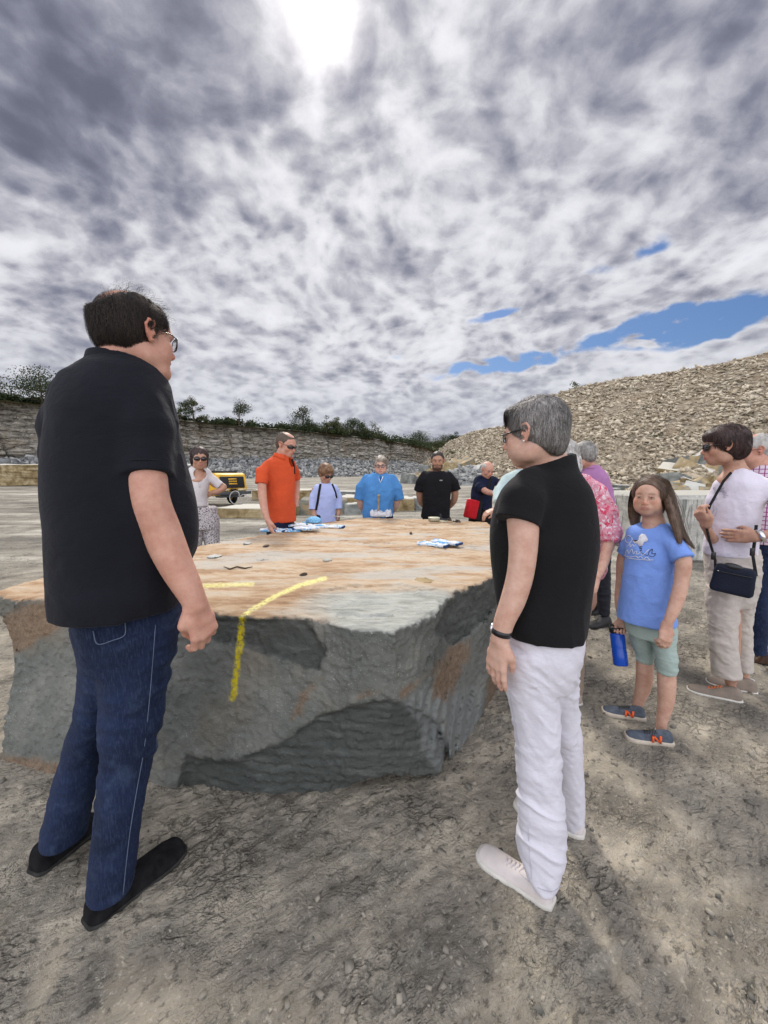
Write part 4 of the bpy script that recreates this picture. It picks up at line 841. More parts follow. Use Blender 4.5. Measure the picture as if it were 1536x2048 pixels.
class Head:
    """s: size, az: way it faces (clockwise from +Y), pitch: looking down"""
    def __init__(h, c, az, pitch=0., s=1., roll=0., fat=1., lip=1., brow=1., beard=0., nose=1., child=False, eyes=True, chin=1.):
        h.c = np.asarray(c, float); h.s = s; f = (math.sin(az), math.cos(az), 0); r_ = (math.cos(az), -math.sin(az), 0)
        h.R = np.stack([r_, f, (0, 0, 1)], 1)@rotx(-pitch)@roty(roll); h.fat = fat; h.lip = lip; h.brow = brow; h.beard = beard; h.nose = nose; h.child = child; h.eyes = eyes; h.chin = chin
    def w(h, *p): return h.c+h.R@(np.asarray(p, float)*h.s)
    def loc(h, V): return ((np.asarray(V)-h.c)@h.R)/h.s
    def ell(h, S, c, r, k=.012, op='u', R=None): S.ell(h.w(*c), np.asarray(r, float)*h.s, h.R if R is None else h.R@R, k*h.s, op)
    def tub(h, S, P, r, k=.01, op='u'): S.tube([h.w(*p) for p in P], np.asarray(r, float)*h.s, k*h.s, op)
    def add(h, S, neck, neck_r=.056, neck2=None):
        f = h.fat; ch = h.child; c_ = h.chin
        h.ell(S, (0, -.017, .030), (.077, .099, .088), .01)
        h.ell(S, (0, .030, .012), (.064, .060, .070), .03)
        h.ell(S, (0, .022, -.050), (.055*f, .060, .060), .03)
        h.ell(S, (0, .052, -.088*c_), (.027*f, .030, .024), .03)
        for s_ in (-1, 1):
            h.ell(S, (s_*.046*f, .004, -.070), (.020*f, .034, .028), .03)
            h.ell(S, (s_*.040*f, .056, -.030), (.022*f, .022, .022), .022)
            if f > 1.05: h.ell(S, (s_*.036*f, .048, -.058), (.024*f, .026, .026), .02)
            h.ell(S, (s_*.031, .094, -.001), (.0155, .013, .0095), .014, 's')
            if not ch: h.tub(S, [(s_*.012, .089, .016), (s_*.030, .087, .021), (s_*.047, .072, .017)], (.006, .007, .005), .012)
        n = h.nose; yb = .086
        h.tub(S, [(0, yb-.001, .006), (0, yb+.010*n, -.014), (0, yb+.021*n, -.031)], (.0068, .0075, .0095), .010)
        h.tub(S, [(-.0125, yb+.006, -.036), (0, yb+.014*n, -.037), (.0125, yb+.006, -.036)], (.0072, .0075, .0072), .008)
        h.ell(S, (0, .078, -.058), (.026, .018, .020), .015)
        h.tub(S, [(-.022, .083, -.0605), (-.008, .0945, -.0575), (0, .0950, -.0585), (.008, .0945, -.0575), (.022, .083, -.0605)], np.array((.0022, .0046, .0044, .0046, .0022))*(.75 if ch else 1), .003)
        h.tub(S, [(-.018, .0835, -.0665), (0, .0935, -.0705), (.018, .0835, -.0665)], np.array((.003, .0062, .003))*(.75 if ch else 1), .004)
        h.tub(S, [(-.024, .089, -.0615), (-.01, .099, -.0642), (0, .101, -.0638), (.01, .099, -.0642), (.024, .089, -.0615)], (.0012, .002, .0022, .002, .0012), .002, 's')
        if h.eyes:
            q_ = -.003 if ch else 0
            for s_ in (-1, 1):
                h.tub(S, [(s_*.0175, .0865, -.002), (s_*.025, .0900, .0085+q_), (s_*.036, .0885, .0085+q_), (s_*.0445, .0790, -.001)], (.003, .0042, .0042, .003), .003)
                h.tub(S, [(s_*.0185, .0855, -.003), (s_*.030, .0880, -.0095-q_), (s_*.0435, .0785, -.003)], (.0025, .0034, .0025), .004)
        for s_ in (-1, 1):   # ears
            ex = s_*.0765
            ring = [(ex+s_*.003, .012, .012), (ex+s_*.010, .004, .028), (ex+s_*.0145, -.012, .028), (ex+s_*.0145, -.020, .012), (ex+s_*.011, -.014, -.010), (ex+s_*.005, -.001, -.027), (ex+s_*.001, .010, -.022)]
            h.ell(S, (ex+s_*.004, -.004, .002), (.0065, .0135, .026), .006)
            h.tub(S, ring, (.0035, .0045, .0045, .0042, .0042, .0052, .0035), .003)
            h.ell(S, (ex+s_*.0125, .002, .003), (.006, .0075, .012), .004, 's')
            h.ell(S, (ex+s_*.004, .010, -.004), (.005, .004, .006), .003)
        pts = [h.w(0, -.022, -.045), np.asarray(neck, float)]; rr = [neck_r*.98, neck_r*1.05]
        if neck2 is not None: pts.append(np.asarray(neck2, float)); rr.append(neck_r*1.5)
        S.tube(pts, rr, .028)
    def attrs(h, V):
        L = h.loc(V); x, y, z = np.abs(L[:, 0]), L[:, 1], L[:, 2]
        lip = sstep(-(np.hypot(x/.025, (z+.0645+.10*(x/.1)**2)/(.0125))), -1.1, -.7)*(y > .075)*h.lip
        brow = sstep(-np.hypot((x-.031)/.019, (z-.0215+(x-.031)**2*8)/.0052), -1.25, -.7)*(y > .055)*h.brow
        if h.eyes: brow = np.maximum(brow, sstep(-np.hypot((x-.031)/.0165, (z-(.0078-(x-.031)**2*14-(.003 if h.child else 0)))/.0026), -1.3, -.8)*(y > .07)*.9)
        jit = .012*fbm(L, 60, 2, .5, 5)
        sd = np.maximum(sstep(.108-np.abs(z+.085)-y*0, .06, .09)*0, 0)
        be = sstep(-(z+.043-.35*np.maximum(.045-x, 0)*0+jit*.6), -.001, .012)*sstep(y+.2*x*0, .0, .02)*sstep(z, -.145, -.12); mo = sstep(-(np.hypot(x/.034, (z+.066)/.026)), -1.05, -.8)
        ring = sstep(-np.hypot(x/.036, (z+.052)/.013), -1.2, -.8)*(y > .06)   # moustache
        low = sstep(-(z+.080+jit), 0, .008); side = sstep(x+jit, .040, .050)*sstep(-(z+.03+jit), 0, .01)
        bd = np.clip(np.maximum(np.maximum(ring, low), side)*be, 0, 1)*(1-lip)*h.beard
        red = sstep(-np.linalg.norm((np.stack([x, y, z], 1)-np.array((.040, .062, -.03)))/.028, axis=1), -1.3, -.4)
        red = np.maximum(red, sstep(-np.linalg.norm((np.stack([x, y, z], 1)-np.array((0, .105, -.033)))/.02, axis=1), -1.3, -.5))
        red = np.maximum(red, sstep(x, .076, .086)*(np.abs(z) < .04)*.8)
        return dict(lip=lip, brow=np.maximum(brow, bd), flush=red)
def skinmat(name, col, brow=(.05, .035, .025), flush=.5, lip=(.42, .17, .14)):
    m, nt, b = newmat(name, .52, .35); pos = nt.geo(); n1 = nt.noise(pos, 26, 5, .68); n2 = nt.noise(pos, 150, 2)
    c_ = nt.ramp(n1, [(.3, tuple(v*w_ for v, w_ in zip(col, (.86, .72, .68)))), (.7, tuple(v*w_ for v, w_ in zip(col, (1.08, 1.08, 1.08))))])
    c_ = nt.mix(nt.math('MULTIPLY', nt.attr('flush'), flush), c_, tuple(v*w_ for v, w_ in zip(col, (.98, .62, .56))))
    c_ = nt.mix(nt.attr('lip'), c_, lip); c_ = nt.mix(nt.math('MULTIPLY', nt.attr('brow'), nt.smooth(nt.noise(pos, 320, 2), .25, .55)), c_, brow)
    nt.l.new(c_, b.inputs['Base Color']); b.inputs['Subsurface Weight'].default_value = .12; b.inputs['Subsurface Scale'].default_value = .01
    nt.l.new(nt.bump(nt.math('ADD', n2, nt.noise(pos, 420, 2)), .22, .0012), b.inputs['Normal']); return m
SK = {k: skinmat('skin_'+k, *v) for k, v in dict(fair=((.56, .36, .27), (.10, .08, .06), .6), rosy=((.54, .31, .23), (.12, .09, .07), .7), tan=((.40, .235, .155), (.018, .014, .012), .25, (.27, .12, .10)), light=((.60, .40, .31), (.14, .09, .06), .55, (.48, .22, .19)), warm=((.47, .285, .20), (.05, .035, .03), .4)).items()}
def hand(S, wr, f, n, side, curl=.5, s=1., wr_r=.026, spread=1., thumb=.5, r0=1.):
    """wr: wrist, f: towards the fingers, n: way the palm faces, side: +1/-1 puts the thumb on cross(f,n)*side"""
    f = np.asarray(f, float)/np.linalg.norm(f); n = np.asarray(n, float); n = n-f*(n@f); n /= np.linalg.norm(n); t = np.cross(f, n)*side; wr = np.asarray(wr, float)
    W_ = lambda a, b_, c_: wr+(f*a+t*b_+n*c_)*s
    for i, (o, ln) in enumerate(((.028, .082), (.009, .086), (-.010, .082), (-.028, .074))):
        S.tube([W_(-.008, o*.35, 0), W_(ln*.55, o*.85, .001), W_(ln, o, 0)], np.array((.017, .0135, .0115))*s*r0, .012*s)
    for i, (o, ln, fl, cu) in enumerate(((.029, .082, .072, .8), (.0095, .087, .080, .95), (-.010, .083, .074, 1.05), (-.0285, .075, .058, 1.15))):
        p = W_(ln, o, 0); P = [p]; a = 0; r_ = []
        for sg, (fr, da) in enumerate(((.45, .75), (.31, 1.0), (.24, .7))):
            a += curl*cu*da*1.15; dr = f*math.cos(a)+n*math.sin(a)+t*(o*3.*spread*(1-min(1, curl)))*(sg == 0); dr /= np.linalg.norm(dr); P.append(P[-1]+dr*fl*fr*s)
        S.tube(P, np.array((.0100, .0092, .0083, .0070))*s*r0, .0035*s, ks=.004)
    S.tube([W_(.006, .020, .004), W_(.040, .040+.004*thumb, .012), W_(.066, .044+.010*thumb-.02*curl, .022+.012*curl), W_(.088, .040+.012*thumb-.034*curl, .030+.016*curl)], np.array((.0165, .0125, .0100, .0078))*s*r0, .008*s)
    S.ell(W_(.03, .024, .010), (.02*s, .02*s, .015*s), None, .014*s)
def fold(V, F, amp, sc_=(1, 1, 1), freq=9., seed=0, mask=None, fine=.35, shear=.0):
    N = normals(V, F); Q = V*np.array(sc_); Q[:, 2] += shear*(V[:, 0]+.5*V[:, 1]); Q = Q+.06*np.stack([fbm(V, 5, 2, .5, seed+9), fbm(V, 5, 2, .5, seed+19), fbm(V, 5, 2, .5, seed+29)], 1)
    r_ = ridge(Q, freq, 2, .5, seed); r_ = np.clip(r_, -1, 1); big = fbm(V, freq*.35, 2, .5, seed+3); d = amp*(r_*np.clip(.5+big*1.6, 0, 1.3)+fine*fbm(Q, freq*3.2, 2, .5, seed+5)+.6*big)
    if mask is not None: d = d*mask(V)
    return V+N*d[:, None]
def build(S, name, mat, root, h=.005, fo=None, attrs=None, smooth=True, lo=None, hi=None):
    V, F = S.mesh(h, lo=lo, hi=hi)
    if fo: V = fold(V, F, **fo)
    return link(name, V, F, mat, root, smooth, attrs=attrs(V) if attrs else None)
def uvsphere(c, r, R=np.eye(3), n=14):
    V = []; F = []
    for i in range(n+1):
        th = math.pi*i/n
        for j in range(n): ph = 2*math.pi*j/n; V.append((math.sin(th)*math.cos(ph), math.cos(th), math.sin(th)*math.sin(ph)))
    for i in range(n):
        for j in range(n): F.append((i*n+j, i*n+(j+1) % n, (i+1)*n+(j+1) % n, (i+1)*n+j))
    return (np.array(V)*np.asarray(r))@np.asarray(R).T+np.asarray(c), F
m, nt, b = newmat('eye_surface', .15, .5); a_ = nt.attr('iris'); nt.l.new(nt.ramp(a_, [(0, (.012, .01, .009)), (.26, (.012, .01, .009)), (.30, (.10, .075, .05)), (.52, (.07, .05, .035)), (.6, (.62, .57, .53)), (1, (.62, .52, .48))]), b.inputs['Base Color'])
EYE = m
def eyes(H, root, look=0.0, down=.0):
    for s_ in (-1, 1):
        V, F = uvsphere(H.w(s_*.0305, .0778, -.0005), (.0118*H.s,)*3, H.R); L = (V-H.w(s_*.0305, .0778, -.0005))@H.R/(.0118*H.s)
        d = np.array((math.sin(look), math.cos(look), -down)); d /= np.linalg.norm(d); link('eye', V, F, EYE, root, True, attrs=dict(iris=np.arccos(np.clip(L@d, -1, 1))/1.1))
GLB = simple('black_acetate', (.012, .012, .013), .3, .5); LDK = simple('dark_lens', (.008, .008, .010), .06, .8)
m, nt, b = newmat('clear_lens', .02, .5); b.inputs['Transmission Weight'].default_value = .92; b.inputs['IOR'].default_value = 1.06; LCL = m
def glasses(H, root, dark=False, w_=.026, h_=.018, rim=.0016, y=.099, mat=None, z=-.002, tilt=0.0, temple=.0016, sq=3., wrap=.012):
    g = MB(); th = np.linspace(0, 2*math.pi, 25)[:-1]; cents = []
    def outl(s_, k=1.):
        c_ = np.cos(th); s2 = np.sin(th); rr = (np.abs(c_)**sq+np.abs(s2)**sq)**(-1/sq); return [H.w(s_*.0325+w_*k*c_[i]*rr[i], y-wrap*(abs(s_*.0325+w_*k*c_[i]*rr[i])/.058)**2, z+h_*k*s2[i]*rr[i]-.0*tilt) for i in range(24)]
    for s_ in (-1, 1):
        g.tube(outl(s_), rim*H.s, 6, closed=True)
        e = H.w(s_*(.0325+w_), y-wrap, z+h_*.55); g.tube([e, H.w(s_*.079, y-.040, z+h_*.45+.003), H.w(s_*.0835, .010, z+.014), H.w(s_*.083, -.012, z+.0)], temple*H.s, 6)
    g.tube([H.w(-.0325+w_*.9, y-.001, z+.004), H.w(0, y+.002, z+.006), H.w(.0325-w_*.9, y-.001, z+.004)], rim*H.s, 6)
    go = g.build('glasses', mat or GLB, root, True)
    for s_ in (-1, 1):
        A = outl(s_, .98); B_ = [q+H.R@np.array((0, .0012, 0)) for q in A]; V = A+B_+[np.mean(A, 0)+H.R@np.array((0, .001, 0)), np.mean(B_, 0)+H.R@np.array((0, .0022, 0))]; n = 24
        F = [(i, (i+1) % n, 2*n) for i in range(n)]+[((i+1) % n+n, i+n, 2*n+1) for i in range(n)]+[(i+n, (i+1) % n+n, (i+1) % n, i) for i in range(n)]
        link('lens', V, F, LDK if dark else LCL, go, True)
    return go
def strands(S, V, N, n, length, comb, seed, width=.0012, steps=6, lift=.002, wave=.0, mask=None, center=None, curl=0., grow=.0):
    """hair drawn as thin ribbons that follow the surface of the implicit hair S"""
    rg = np.random.default_rng(seed); pr = np.ones(len(V)) if mask is None else np.clip(mask(V), 0, None)
    i = rg.choice(len(V), n, p=pr/pr.sum()); p = V[i]+rg.normal(size=(n, 3))*.002; P = [p]; L = length*rg.uniform(.6, 1.25, n)
    rn = rg.normal(size=(n, 3))*wave; ph = rg.uniform(0, 6.28, n); fr_ = rg.uniform(.6, 1.4, n)
    for k in range(steps):
        r_ = p-center; r_ /= np.linalg.norm(r_, axis=1, keepdims=True); d = comb(p)+rn
        if curl: d = d+curl*np.stack([np.sin(ph+k*1.9*fr_), np.cos(ph*1.3+k*2.1*fr_), np.sin(ph*.7+k*1.7)], 1)
        d = d-r_*(d*r_).sum(1, keepdims=True)*.92; d /= np.maximum(np.linalg.norm(d, axis=1, keepdims=True), 1e-6)
        p = p+d*(L/steps)[:, None]
        if S is not None:
            dv = S.ev(p.astype(np.float32)); off = lift*(k+1)/steps+.0006+grow*(k+1)/steps; p = p+r_*np.clip(off-dv, -.004, .008)[:, None]*(dv < .1)[:, None]
        P.append(p)
    P = np.stack(P, 1); T = np.gradient(P, axis=1); R_ = P-center; side = np.cross(T, R_); side /= np.maximum(np.linalg.norm(side, axis=2, keepdims=True), 1e-9)
    wd = width*np.linspace(1, .35, steps+1)[None, :, None]*rg.uniform(.6, 1.4, (n, 1, 1)); A = P-side*wd/2; B_ = P+side*wd/2; m_ = steps+1
    VV = np.concatenate([A, B_], 1).reshape(-1, 3); bi = np.arange(n)[:, None]*2*m_; k = np.arange(steps)[None]
    F = np.stack([bi+k, bi+k+1, bi+m_+k+1, bi+m_+k], -1).reshape(-1, 4); tone = np.repeat(rg.random(n), 2*m_)
    return VV, F, tone
def hairmat(name, c1, c2, c3=None, rough=.5, sc_=60):
    m, nt, b = newmat(name, rough, .35); t = nt.math('ADD', nt.math('MULTIPLY', nt.attr('tone'), .55), nt.math('MULTIPLY', nt.noise(nt.mapping(nt.geo(), (1, 1, .35)), sc_, 4, .6), .45))
    nt.l.new(nt.ramp(t, [(.25, c1), (.55, c2), (.8, c3 or c2)]), b.inputs['Base Color']); nt.l.new(nt.bump(nt.noise(nt.mapping(nt.geo(), (1, 1, .3)), sc_*4, 3, .6), .5, .003), b.inputs['Normal']); return m
def hair(S, root, mat, h=.005, amp=.004, n=0, length=.05, comb=None, seed=0, H=None, freq=40, sc_=(1, 1, .4), name='hair', parts=None, shell=True, **kw):
    V, F = S.mesh(h); N = normals(V, F); V = V+N*(amp*ridge(V*np.array(sc_), freq, 2, .5, seed))[:, None]; tone = .5+.5*fbm(V, 40, 2, .5, seed)
    if not shell: VV, FF, TT = np.zeros((0, 3)), np.zeros((0, 4), int), np.zeros(0)
    else: VV, FF, TT = V, F, tone
    if n:
        a, f, t = strands(S, V, N, n, length, comb, seed, center=H.w(0, -.015, .0), **kw); FF = np.concatenate([FF, f+len(VV)]); VV = np.concatenate([VV, a]); TT = np.concatenate([TT, t])
    for a, f, t in (parts or []): FF = np.concatenate([FF, f+len(VV)]); VV = np.concatenate([VV, a]); TT = np.concatenate([TT, t])
    return link(name, VV, FF, mat, root, True, attrs=dict(tone=TT))
def cap_short(H, top=.0, back=.0, nape=-.055, face=.0, side=0.):
    S = SD(); H.ell(S, (0, -.020, .034+top/2), (.0845+side, .107+back, .094+top/2), .01); H.ell(S, (0, -.055, -.015), (.068+side, .062+back, .060), .02)
    H.ell(S, (0, .098+face, -.030), (.090, .062, .098), .012, 's'); H.ell(S, (0, .045, -.10), (.11, .075, .085), .02, 's'); H.ell(S, (0, -.06, nape-.085), (.13, .13, .07), .012, 's')
    for s_ in (-1, 1): H.ell(S, (s_*.088, .002, -.002), (.022, .019, .030), .008, 's')
    return S
def shoe(root, heel, toe, mat, sole_mat, z0=None, wd=.050, hg=.085, tw=.047, nm='shoe', sole=.016, res=.0045, topk=1., low=.042, lace=None, ext=None):
    heel = np.asarray(heel, float)[:2]; toe = np.asarray(toe, float)[:2]; d = toe-heel; L = np.linalg.norm(d); d /= L
    if z0 is None: z0 = max(gz(*heel), gz(*(heel+d*L/2)))-.006
    R = np.array([[d[1], 0, d[0]], [-d[0], 0, d[1]], [0, 1, 0]])   # local x width, y up, z along
    c = np.array((heel[0], heel[1], z0)); k = L/.28
    def rows(e, hs): return [(t*L, 0, 0, (wd if i < 4 else tw)*w_+e, h_*hs) for i, (t, w_, h_) in enumerate(((.0, .45, hg*.72), (.06, .70, hg*.92), (.2, .78, hg), (.38, .86, hg*.86), (.55, .98, low*1.18), (.72, 1.07, low*1.02), (.88, 1.0, low*.88), (.97, .72, low*.70), (1.0, .42, low*.5)))]
    S = SD(); S.loft(rows(0, topk), c, R, .01, n=2.3, rnd=.012); S.cut(c+np.array((0, 0, sole*.8)), (0, 0, -1))
    so = build(S, nm, mat, root, res)
    S2 = SD(); r2 = [(z, 0, sole/2, a+.004, sole/2+.001) for (z, _, _, a, _) in rows(0, 1)]; r2[0] = (-.004, 0, sole/2, r2[0][3], sole/2); r2[-1] = (L+.003, 0, sole/2, r2[-1][3], sole/2)
    S2.loft(r2, c, R, .004, n=5, rnd=.004); build(S2, 'sole', sole_mat, so, res)
    if lace:
        mb = MB()
        for i in range(5):
            t = L*(.36+.055*i); hh = np.interp(t/L, (.2, .38, .55, .72), (hg, hg*.86, low*1.18, low))*topk+.001; w_ = .018
            for sg in (-1, 1): mb.tube([c+R@np.array((sg*w_, hh*.86, t)), c+R@np.array((0, hh+.002, t+L*.02)), c+R@np.array((-sg*w_, hh*.86, t+L*.045))], .0022, 5)
        mb.build('laces', lace, so, True)
    return so, c, R, L
def cloth(name, col, rough=.9, weave=500, bump=.3, sheen=.25, var=.1, col2=None, vscale=6, extra=None):
    m, nt, b = newmat(name, rough, .2); pos = nt.geo(); n1 = nt.noise(pos, vscale, 4, .6); c2 = col2 or tuple(v*(1-var*2) for v in col)
    c_ = nt.ramp(n1, [(.35, c2), (.65, col)])
    c_ = nt.mix(.12, c_, nt.noise(pos, weave*.6, 1, col=True), 'OVERLAY')
    if extra: c_ = extra(nt, pos, c_)
    nt.l.new(c_, b.inputs['Base Color']); b.inputs['Sheen Weight'].default_value = sheen; b.inputs['Sheen Roughness'].default_value = .5; b.inputs['Sheen Tint'].default_value = (*[min(1, v*2+.1) for v in col], 1)
    w1 = nt.noise(pos, weave, 2); cr = nt.noise(nt.mapping(pos, (1, 1, 1.6)), 14, 4, .6, 1.0)
    nt.l.new(nt.bump(w1, bump, .0008, nt.bump(cr, .35, .012)), b.inputs['Normal']); return m
def person(px, py, D, lab, name='person'):
    q = atD(px, py, D); q[2] = gz(q[0], q[1]); return empty(name, tuple(q), lab, 'person', 'visitors standing round the stone block')
def legs(root, xy, az, mat, shoe_mat, sole_mat, zh=.86, hw=.17, hd=.12, gap=.085, r_=(.088, .062, .052), amp=.005, stance=.0, name='trousers', hem=.05, res=.009, seed=0):
    """standing legs below hip height for people whose legs the block hides"""
    x, y = xy; f = np.array((math.sin(az), math.cos(az))); rt = np.array((math.cos(az), -math.sin(az))); S = SD(); g0 = gz(x, y); an = -az
    S.loft([(zh-.16, x, y, hw*.98, hd, an), (zh-.05, x, y, hw, hd, an), (zh+.08, x, y, hw*.93, hd*.95, an)], k=.03)
    fe = []
    for s_ in (-1, 1):
        o = lambda k, q=0: (x+rt[0]*s_*k+f[0]*q, y+rt[1]*s_*k+f[1]*q); g_ = gap+stance
        S.loft([(g0+hem, *o(g_, -.01), r_[2]*1.05, r_[2]*1.15, an), (g0+.28, *o(g_, -.01), r_[2], r_[2]*1.1, an), (g0+.47, *o(gap*1.05, .01), r_[1], r_[1]*1.08, an), (zh-.18, *o(gap*1.0), r_[0], r_[0]*1.15, an), (zh-.04, *o(gap*.9), r_[0]*1.0, r_[0]*1.2, an)], k=.025)
        h_ = np.array(o(g_, -.06)); fe.append((h_, h_+f*.27+rt*s_*.03))
    tr = build(S, name, mat, root, res, dict(amp=amp, sc_=(1, 1, 1.7), freq=9, seed=seed))
    for a, b_ in fe: shoe(root, a, b_, shoe_mat, sole_mat, res=.008)
    return tr
def strap(name, pts, w_, mat, root, th=.0025, nrm=None):
    """flat band along points with thickness; nrm: outward direction per point or one centre to turn away from"""
    P = np.asarray(pts, float); T = np.gradient(P, axis=0); T /= np.linalg.norm(T, axis=1, keepdims=True); O = P-np.asarray(nrm) if np.ndim(nrm) == 1 else np.asarray(nrm)
    O = O-T*(O*T).sum(1, keepdims=True); O /= np.linalg.norm(O, axis=1, keepdims=True); Sd = np.cross(T, O); V = []
    for i in range(len(P)): V += [P[i]-Sd[i]*w_/2, P[i]+Sd[i]*w_/2, P[i]+Sd[i]*w_/2+O[i]*th, P[i]-Sd[i]*w_/2+O[i]*th]
    F = [(4*i+a, 4*i+(a+1) % 4, 4*i+4+(a+1) % 4, 4*i+4+a) for i in range(len(P)-1) for a in range(4)]+[(0, 3, 2, 1), tuple(4*(len(P)-1)+k for k in range(4))]
    return link(name, V, F, mat, root, False)
def collar(name, c, R, a, b_, hgt, mat, root, flare=.01, th=.006, gap=.35, drop=.03, n=40, lean=0.):
    """turned-down polo collar; gap: half opening at the front in radians; front is local +y"""
    V = []; A = np.linspace(gap, 2*math.pi-gap, n)
    for t in A:
        s_, k = math.sin(t), math.cos(t); fr = max(0, k)
        for (e, z) in ((0, 0), (th*.3, hgt*.5), (flare*.3, hgt), (flare*.3+th, hgt*.96), (flare+th, hgt*.3), (flare*1.4+th, -drop*(.4+.8*fr)), (flare*1.4, -drop*(.4+.8*fr)), (flare*.8, hgt*.2)):
            V.append(c+R@np.array(((a+e)*s_, (b_+e)*k, z-fr*lean)))
    m_ = 8; F = [(i*m_+j, i*m_+(j+1) % m_, (i+1)*m_+(j+1) % m_, (i+1)*m_+j) for i in range(n-1) for j in range(m_)]+[tuple(range(m_))[::-1], tuple((n-1)*m_+j for j in range(m_))]
    return link(name, V, F, mat, root, True)

def locks(Ls, n, seed, width=.0018, k=1.0):
    """ribbons that run down hanging locks of hair"""
    rg = np.random.default_rng(seed); out = []
    for L in Ls:
        a, r_ = ptl(L); q = np.r_[0, np.cumsum(np.linalg.norm(np.diff(a, axis=0), axis=1))]; zz_, A = densify(q, np.c_[a, r_], 30); m_ = 11
        u = np.sqrt(rg.random(n))[:, None, None]*k; d = rg.normal(size=(n, 1, 3)); d /= np.linalg.norm(d, axis=2, keepdims=True)
        t = np.linspace(0, 1, m_)[None]*rg.uniform(.7, 1.04, (n, 1))+rg.uniform(0, .12, (n, 1)); t = np.clip(t, 0, 1.06)*zz_[-1]
        P = np.stack([np.interp(t, zz_, A[:, i]) for i in range(3)], -1); R_ = np.interp(t, zz_, A[:, 3])[..., None]
        P = P+d*u*R_+.002*rg.normal(size=(n, 1, 3))*np.linspace(0, 2, m_)[None, :, None]; T = np.gradient(P, axis=1); sd_ = np.cross(T, d+0*T); sd_ /= np.maximum(np.linalg.norm(sd_, axis=2, keepdims=True), 1e-9)
        w_ = width*np.linspace(1, .4, m_)[None, :, None]*rg.uniform(.6, 1.4, (n, 1, 1)); V = np.concatenate([P-sd_*w_/2, P+sd_*w_/2], 1).reshape(-1, 3)
        bi = np.arange(n)[:, None]*2*m_; kk = np.arange(m_-1)[None]; F = np.stack([bi+kk, bi+kk+1, bi+m_+kk+1, bi+m_+kk], -1).reshape(-1, 4); out.append((V, F, np.repeat(rg.random(n), 2*m_)))
    return out
# ================= THE MAN IN THE BLACK POLO (near left) =================
BLK = cloth('black_pique', (.0085, .0095, .014), .9, 420, .5, .45); 
def jeans_extra(nt, pos, c_):
    f = nt.noise(pos, 9, 4, .6); c_ = nt.mix(nt.math('MULTIPLY', nt.smooth(f, .5, .68), .55), c_, (.035, .055, .105))
    return nt.mix(nt.math('MULTIPLY', nt.smooth(nt.noise(nt.mapping(pos, (1, 1, .12)), 260, 3, .6), .45, .7), .22), c_, (.07, .10, .18))
JEAN = cloth('blue_denim', (.012, .022, .058), .85, 380, .5, .1, .2, extra=jeans_extra)
SUEDE = simple('black_suede', (.012, .012, .013), .95, .15, var=.4, vscale=30, bump=.4, bscale=300, bdist=.001); DSOLE = simple('dark_sole', (.03, .029, .027), .85, .2, var=.4, vscale=30)
p1 = person(215, 1790, 1.50, 'tall heavy man in black polo and blue jeans, nearest at the left, seen from behind')
B = SD()
H1 = Head(atD(275, 672, 1.50), math.radians(33), .06, 1.03, fat=1.16, eyes=False, chin=1.0)
H1.add(B, atD(250, 745, 1.53), .064, atD(240, 800, 1.54))
H1.ell(B, (0, -.070, -.075), (.045, .03, .045), .03); H1.ell(B, (.02, .045, -.105), (.045, .04, .026), .03)
B.tube([atD(240, 780, 1.54), atD(240, 1150, 1.54)], .10, .03); B.tube([atD(240, 800, 1.54), atD(290, 815, 1.45)], (.07, .06), .03)
ap, ar = ptl([(284, 820, 1.42, 88), (292, 950, 1.36, 98), (302, 1005, 1.335, 92), (322, 1060, 1.33, 92), (352, 1130, 1.30, 80), (384, 1192, 1.27, 60), (392, 1210, 1.265, 52)]); ar *= .90
B.tube(ap, ar, .02, spl=5)
wr = atD(393, 1212, 1.265); up_ = ap[-1]-ap[-3]
hd_ = atD(412, 1275, 1.26)-wr
hand(B, wr, hd_, atD(330, 1240, 1.35)-atD(400, 1235, 1.25)+np.array((.05, .02, 0)), -1, .78, 1.10, r0=1.04)
# far arm, resting in front of the belly
B.tube([atD(160, 830, 1.62), atD(140, 960, 1.72), atD(200, 1060, 1.84)], (.06, .045, .035), .02)
A1 = H1.attrs
def a1(V): d = A1(V); L = H1.loc(V); d['brow'] = np.maximum(d['brow'], sstep(-np.hypot((np.abs(L[:, 0])-.075)/.02, 0*L[:, 0]), -1, -.5)*sstep(-np.abs((L[:, 1]-.018)/.012), -1, -.4)*sstep(-np.abs((L[:, 2]-.002)/.024), -1, -.5)*.9); return d
build(B, 'body', SK['rosy'], p1, .0036, attrs=a1)
# hair: dark, thin on the crown
HM1 = hairmat('dark_brown_hair', (.006, .0045, .0035), (.018, .012, .009), (.055, .036, .026), .7)
S = cap_short(H1, .002, .002, -.068, -.004, .002); H1.ell(S, (0, -.080, .116), (.066, .070, .066), .010, 's'); H1.ell(S, (0, .0, .155), (.09, .11, .072), .014, 's'); H1.ell(S, (0, -.150, .105), (.12, .07, .06), .02, 's'); H1.ell(S, (0, .045, .135), (.075, .06, .050), .012, 's')
H1.ell(S, (0, .105, .035), (.09, .046, .075), .012, 's')
for s_ in (-1, 1): H1.ell(S, (s_*.085, .045, -.008), (.035, .052, .040), .008, 's'); H1.ell(S, (s_*.088, -.002, -.002), (.020, .026, .034), .006, 's')
def comb1(p): L = H1.loc(p); d = np.stack([L[:, 0]*.5, .15-.9*(L[:, 1] > 0), -1.0+0*L[:, 0]], 1)+.25*np.stack([0*L[:, 0], L[:, 1]*0+.3, L[:, 2]*0], 1); return d@H1.R.T
rg = np.random.default_rng(3)
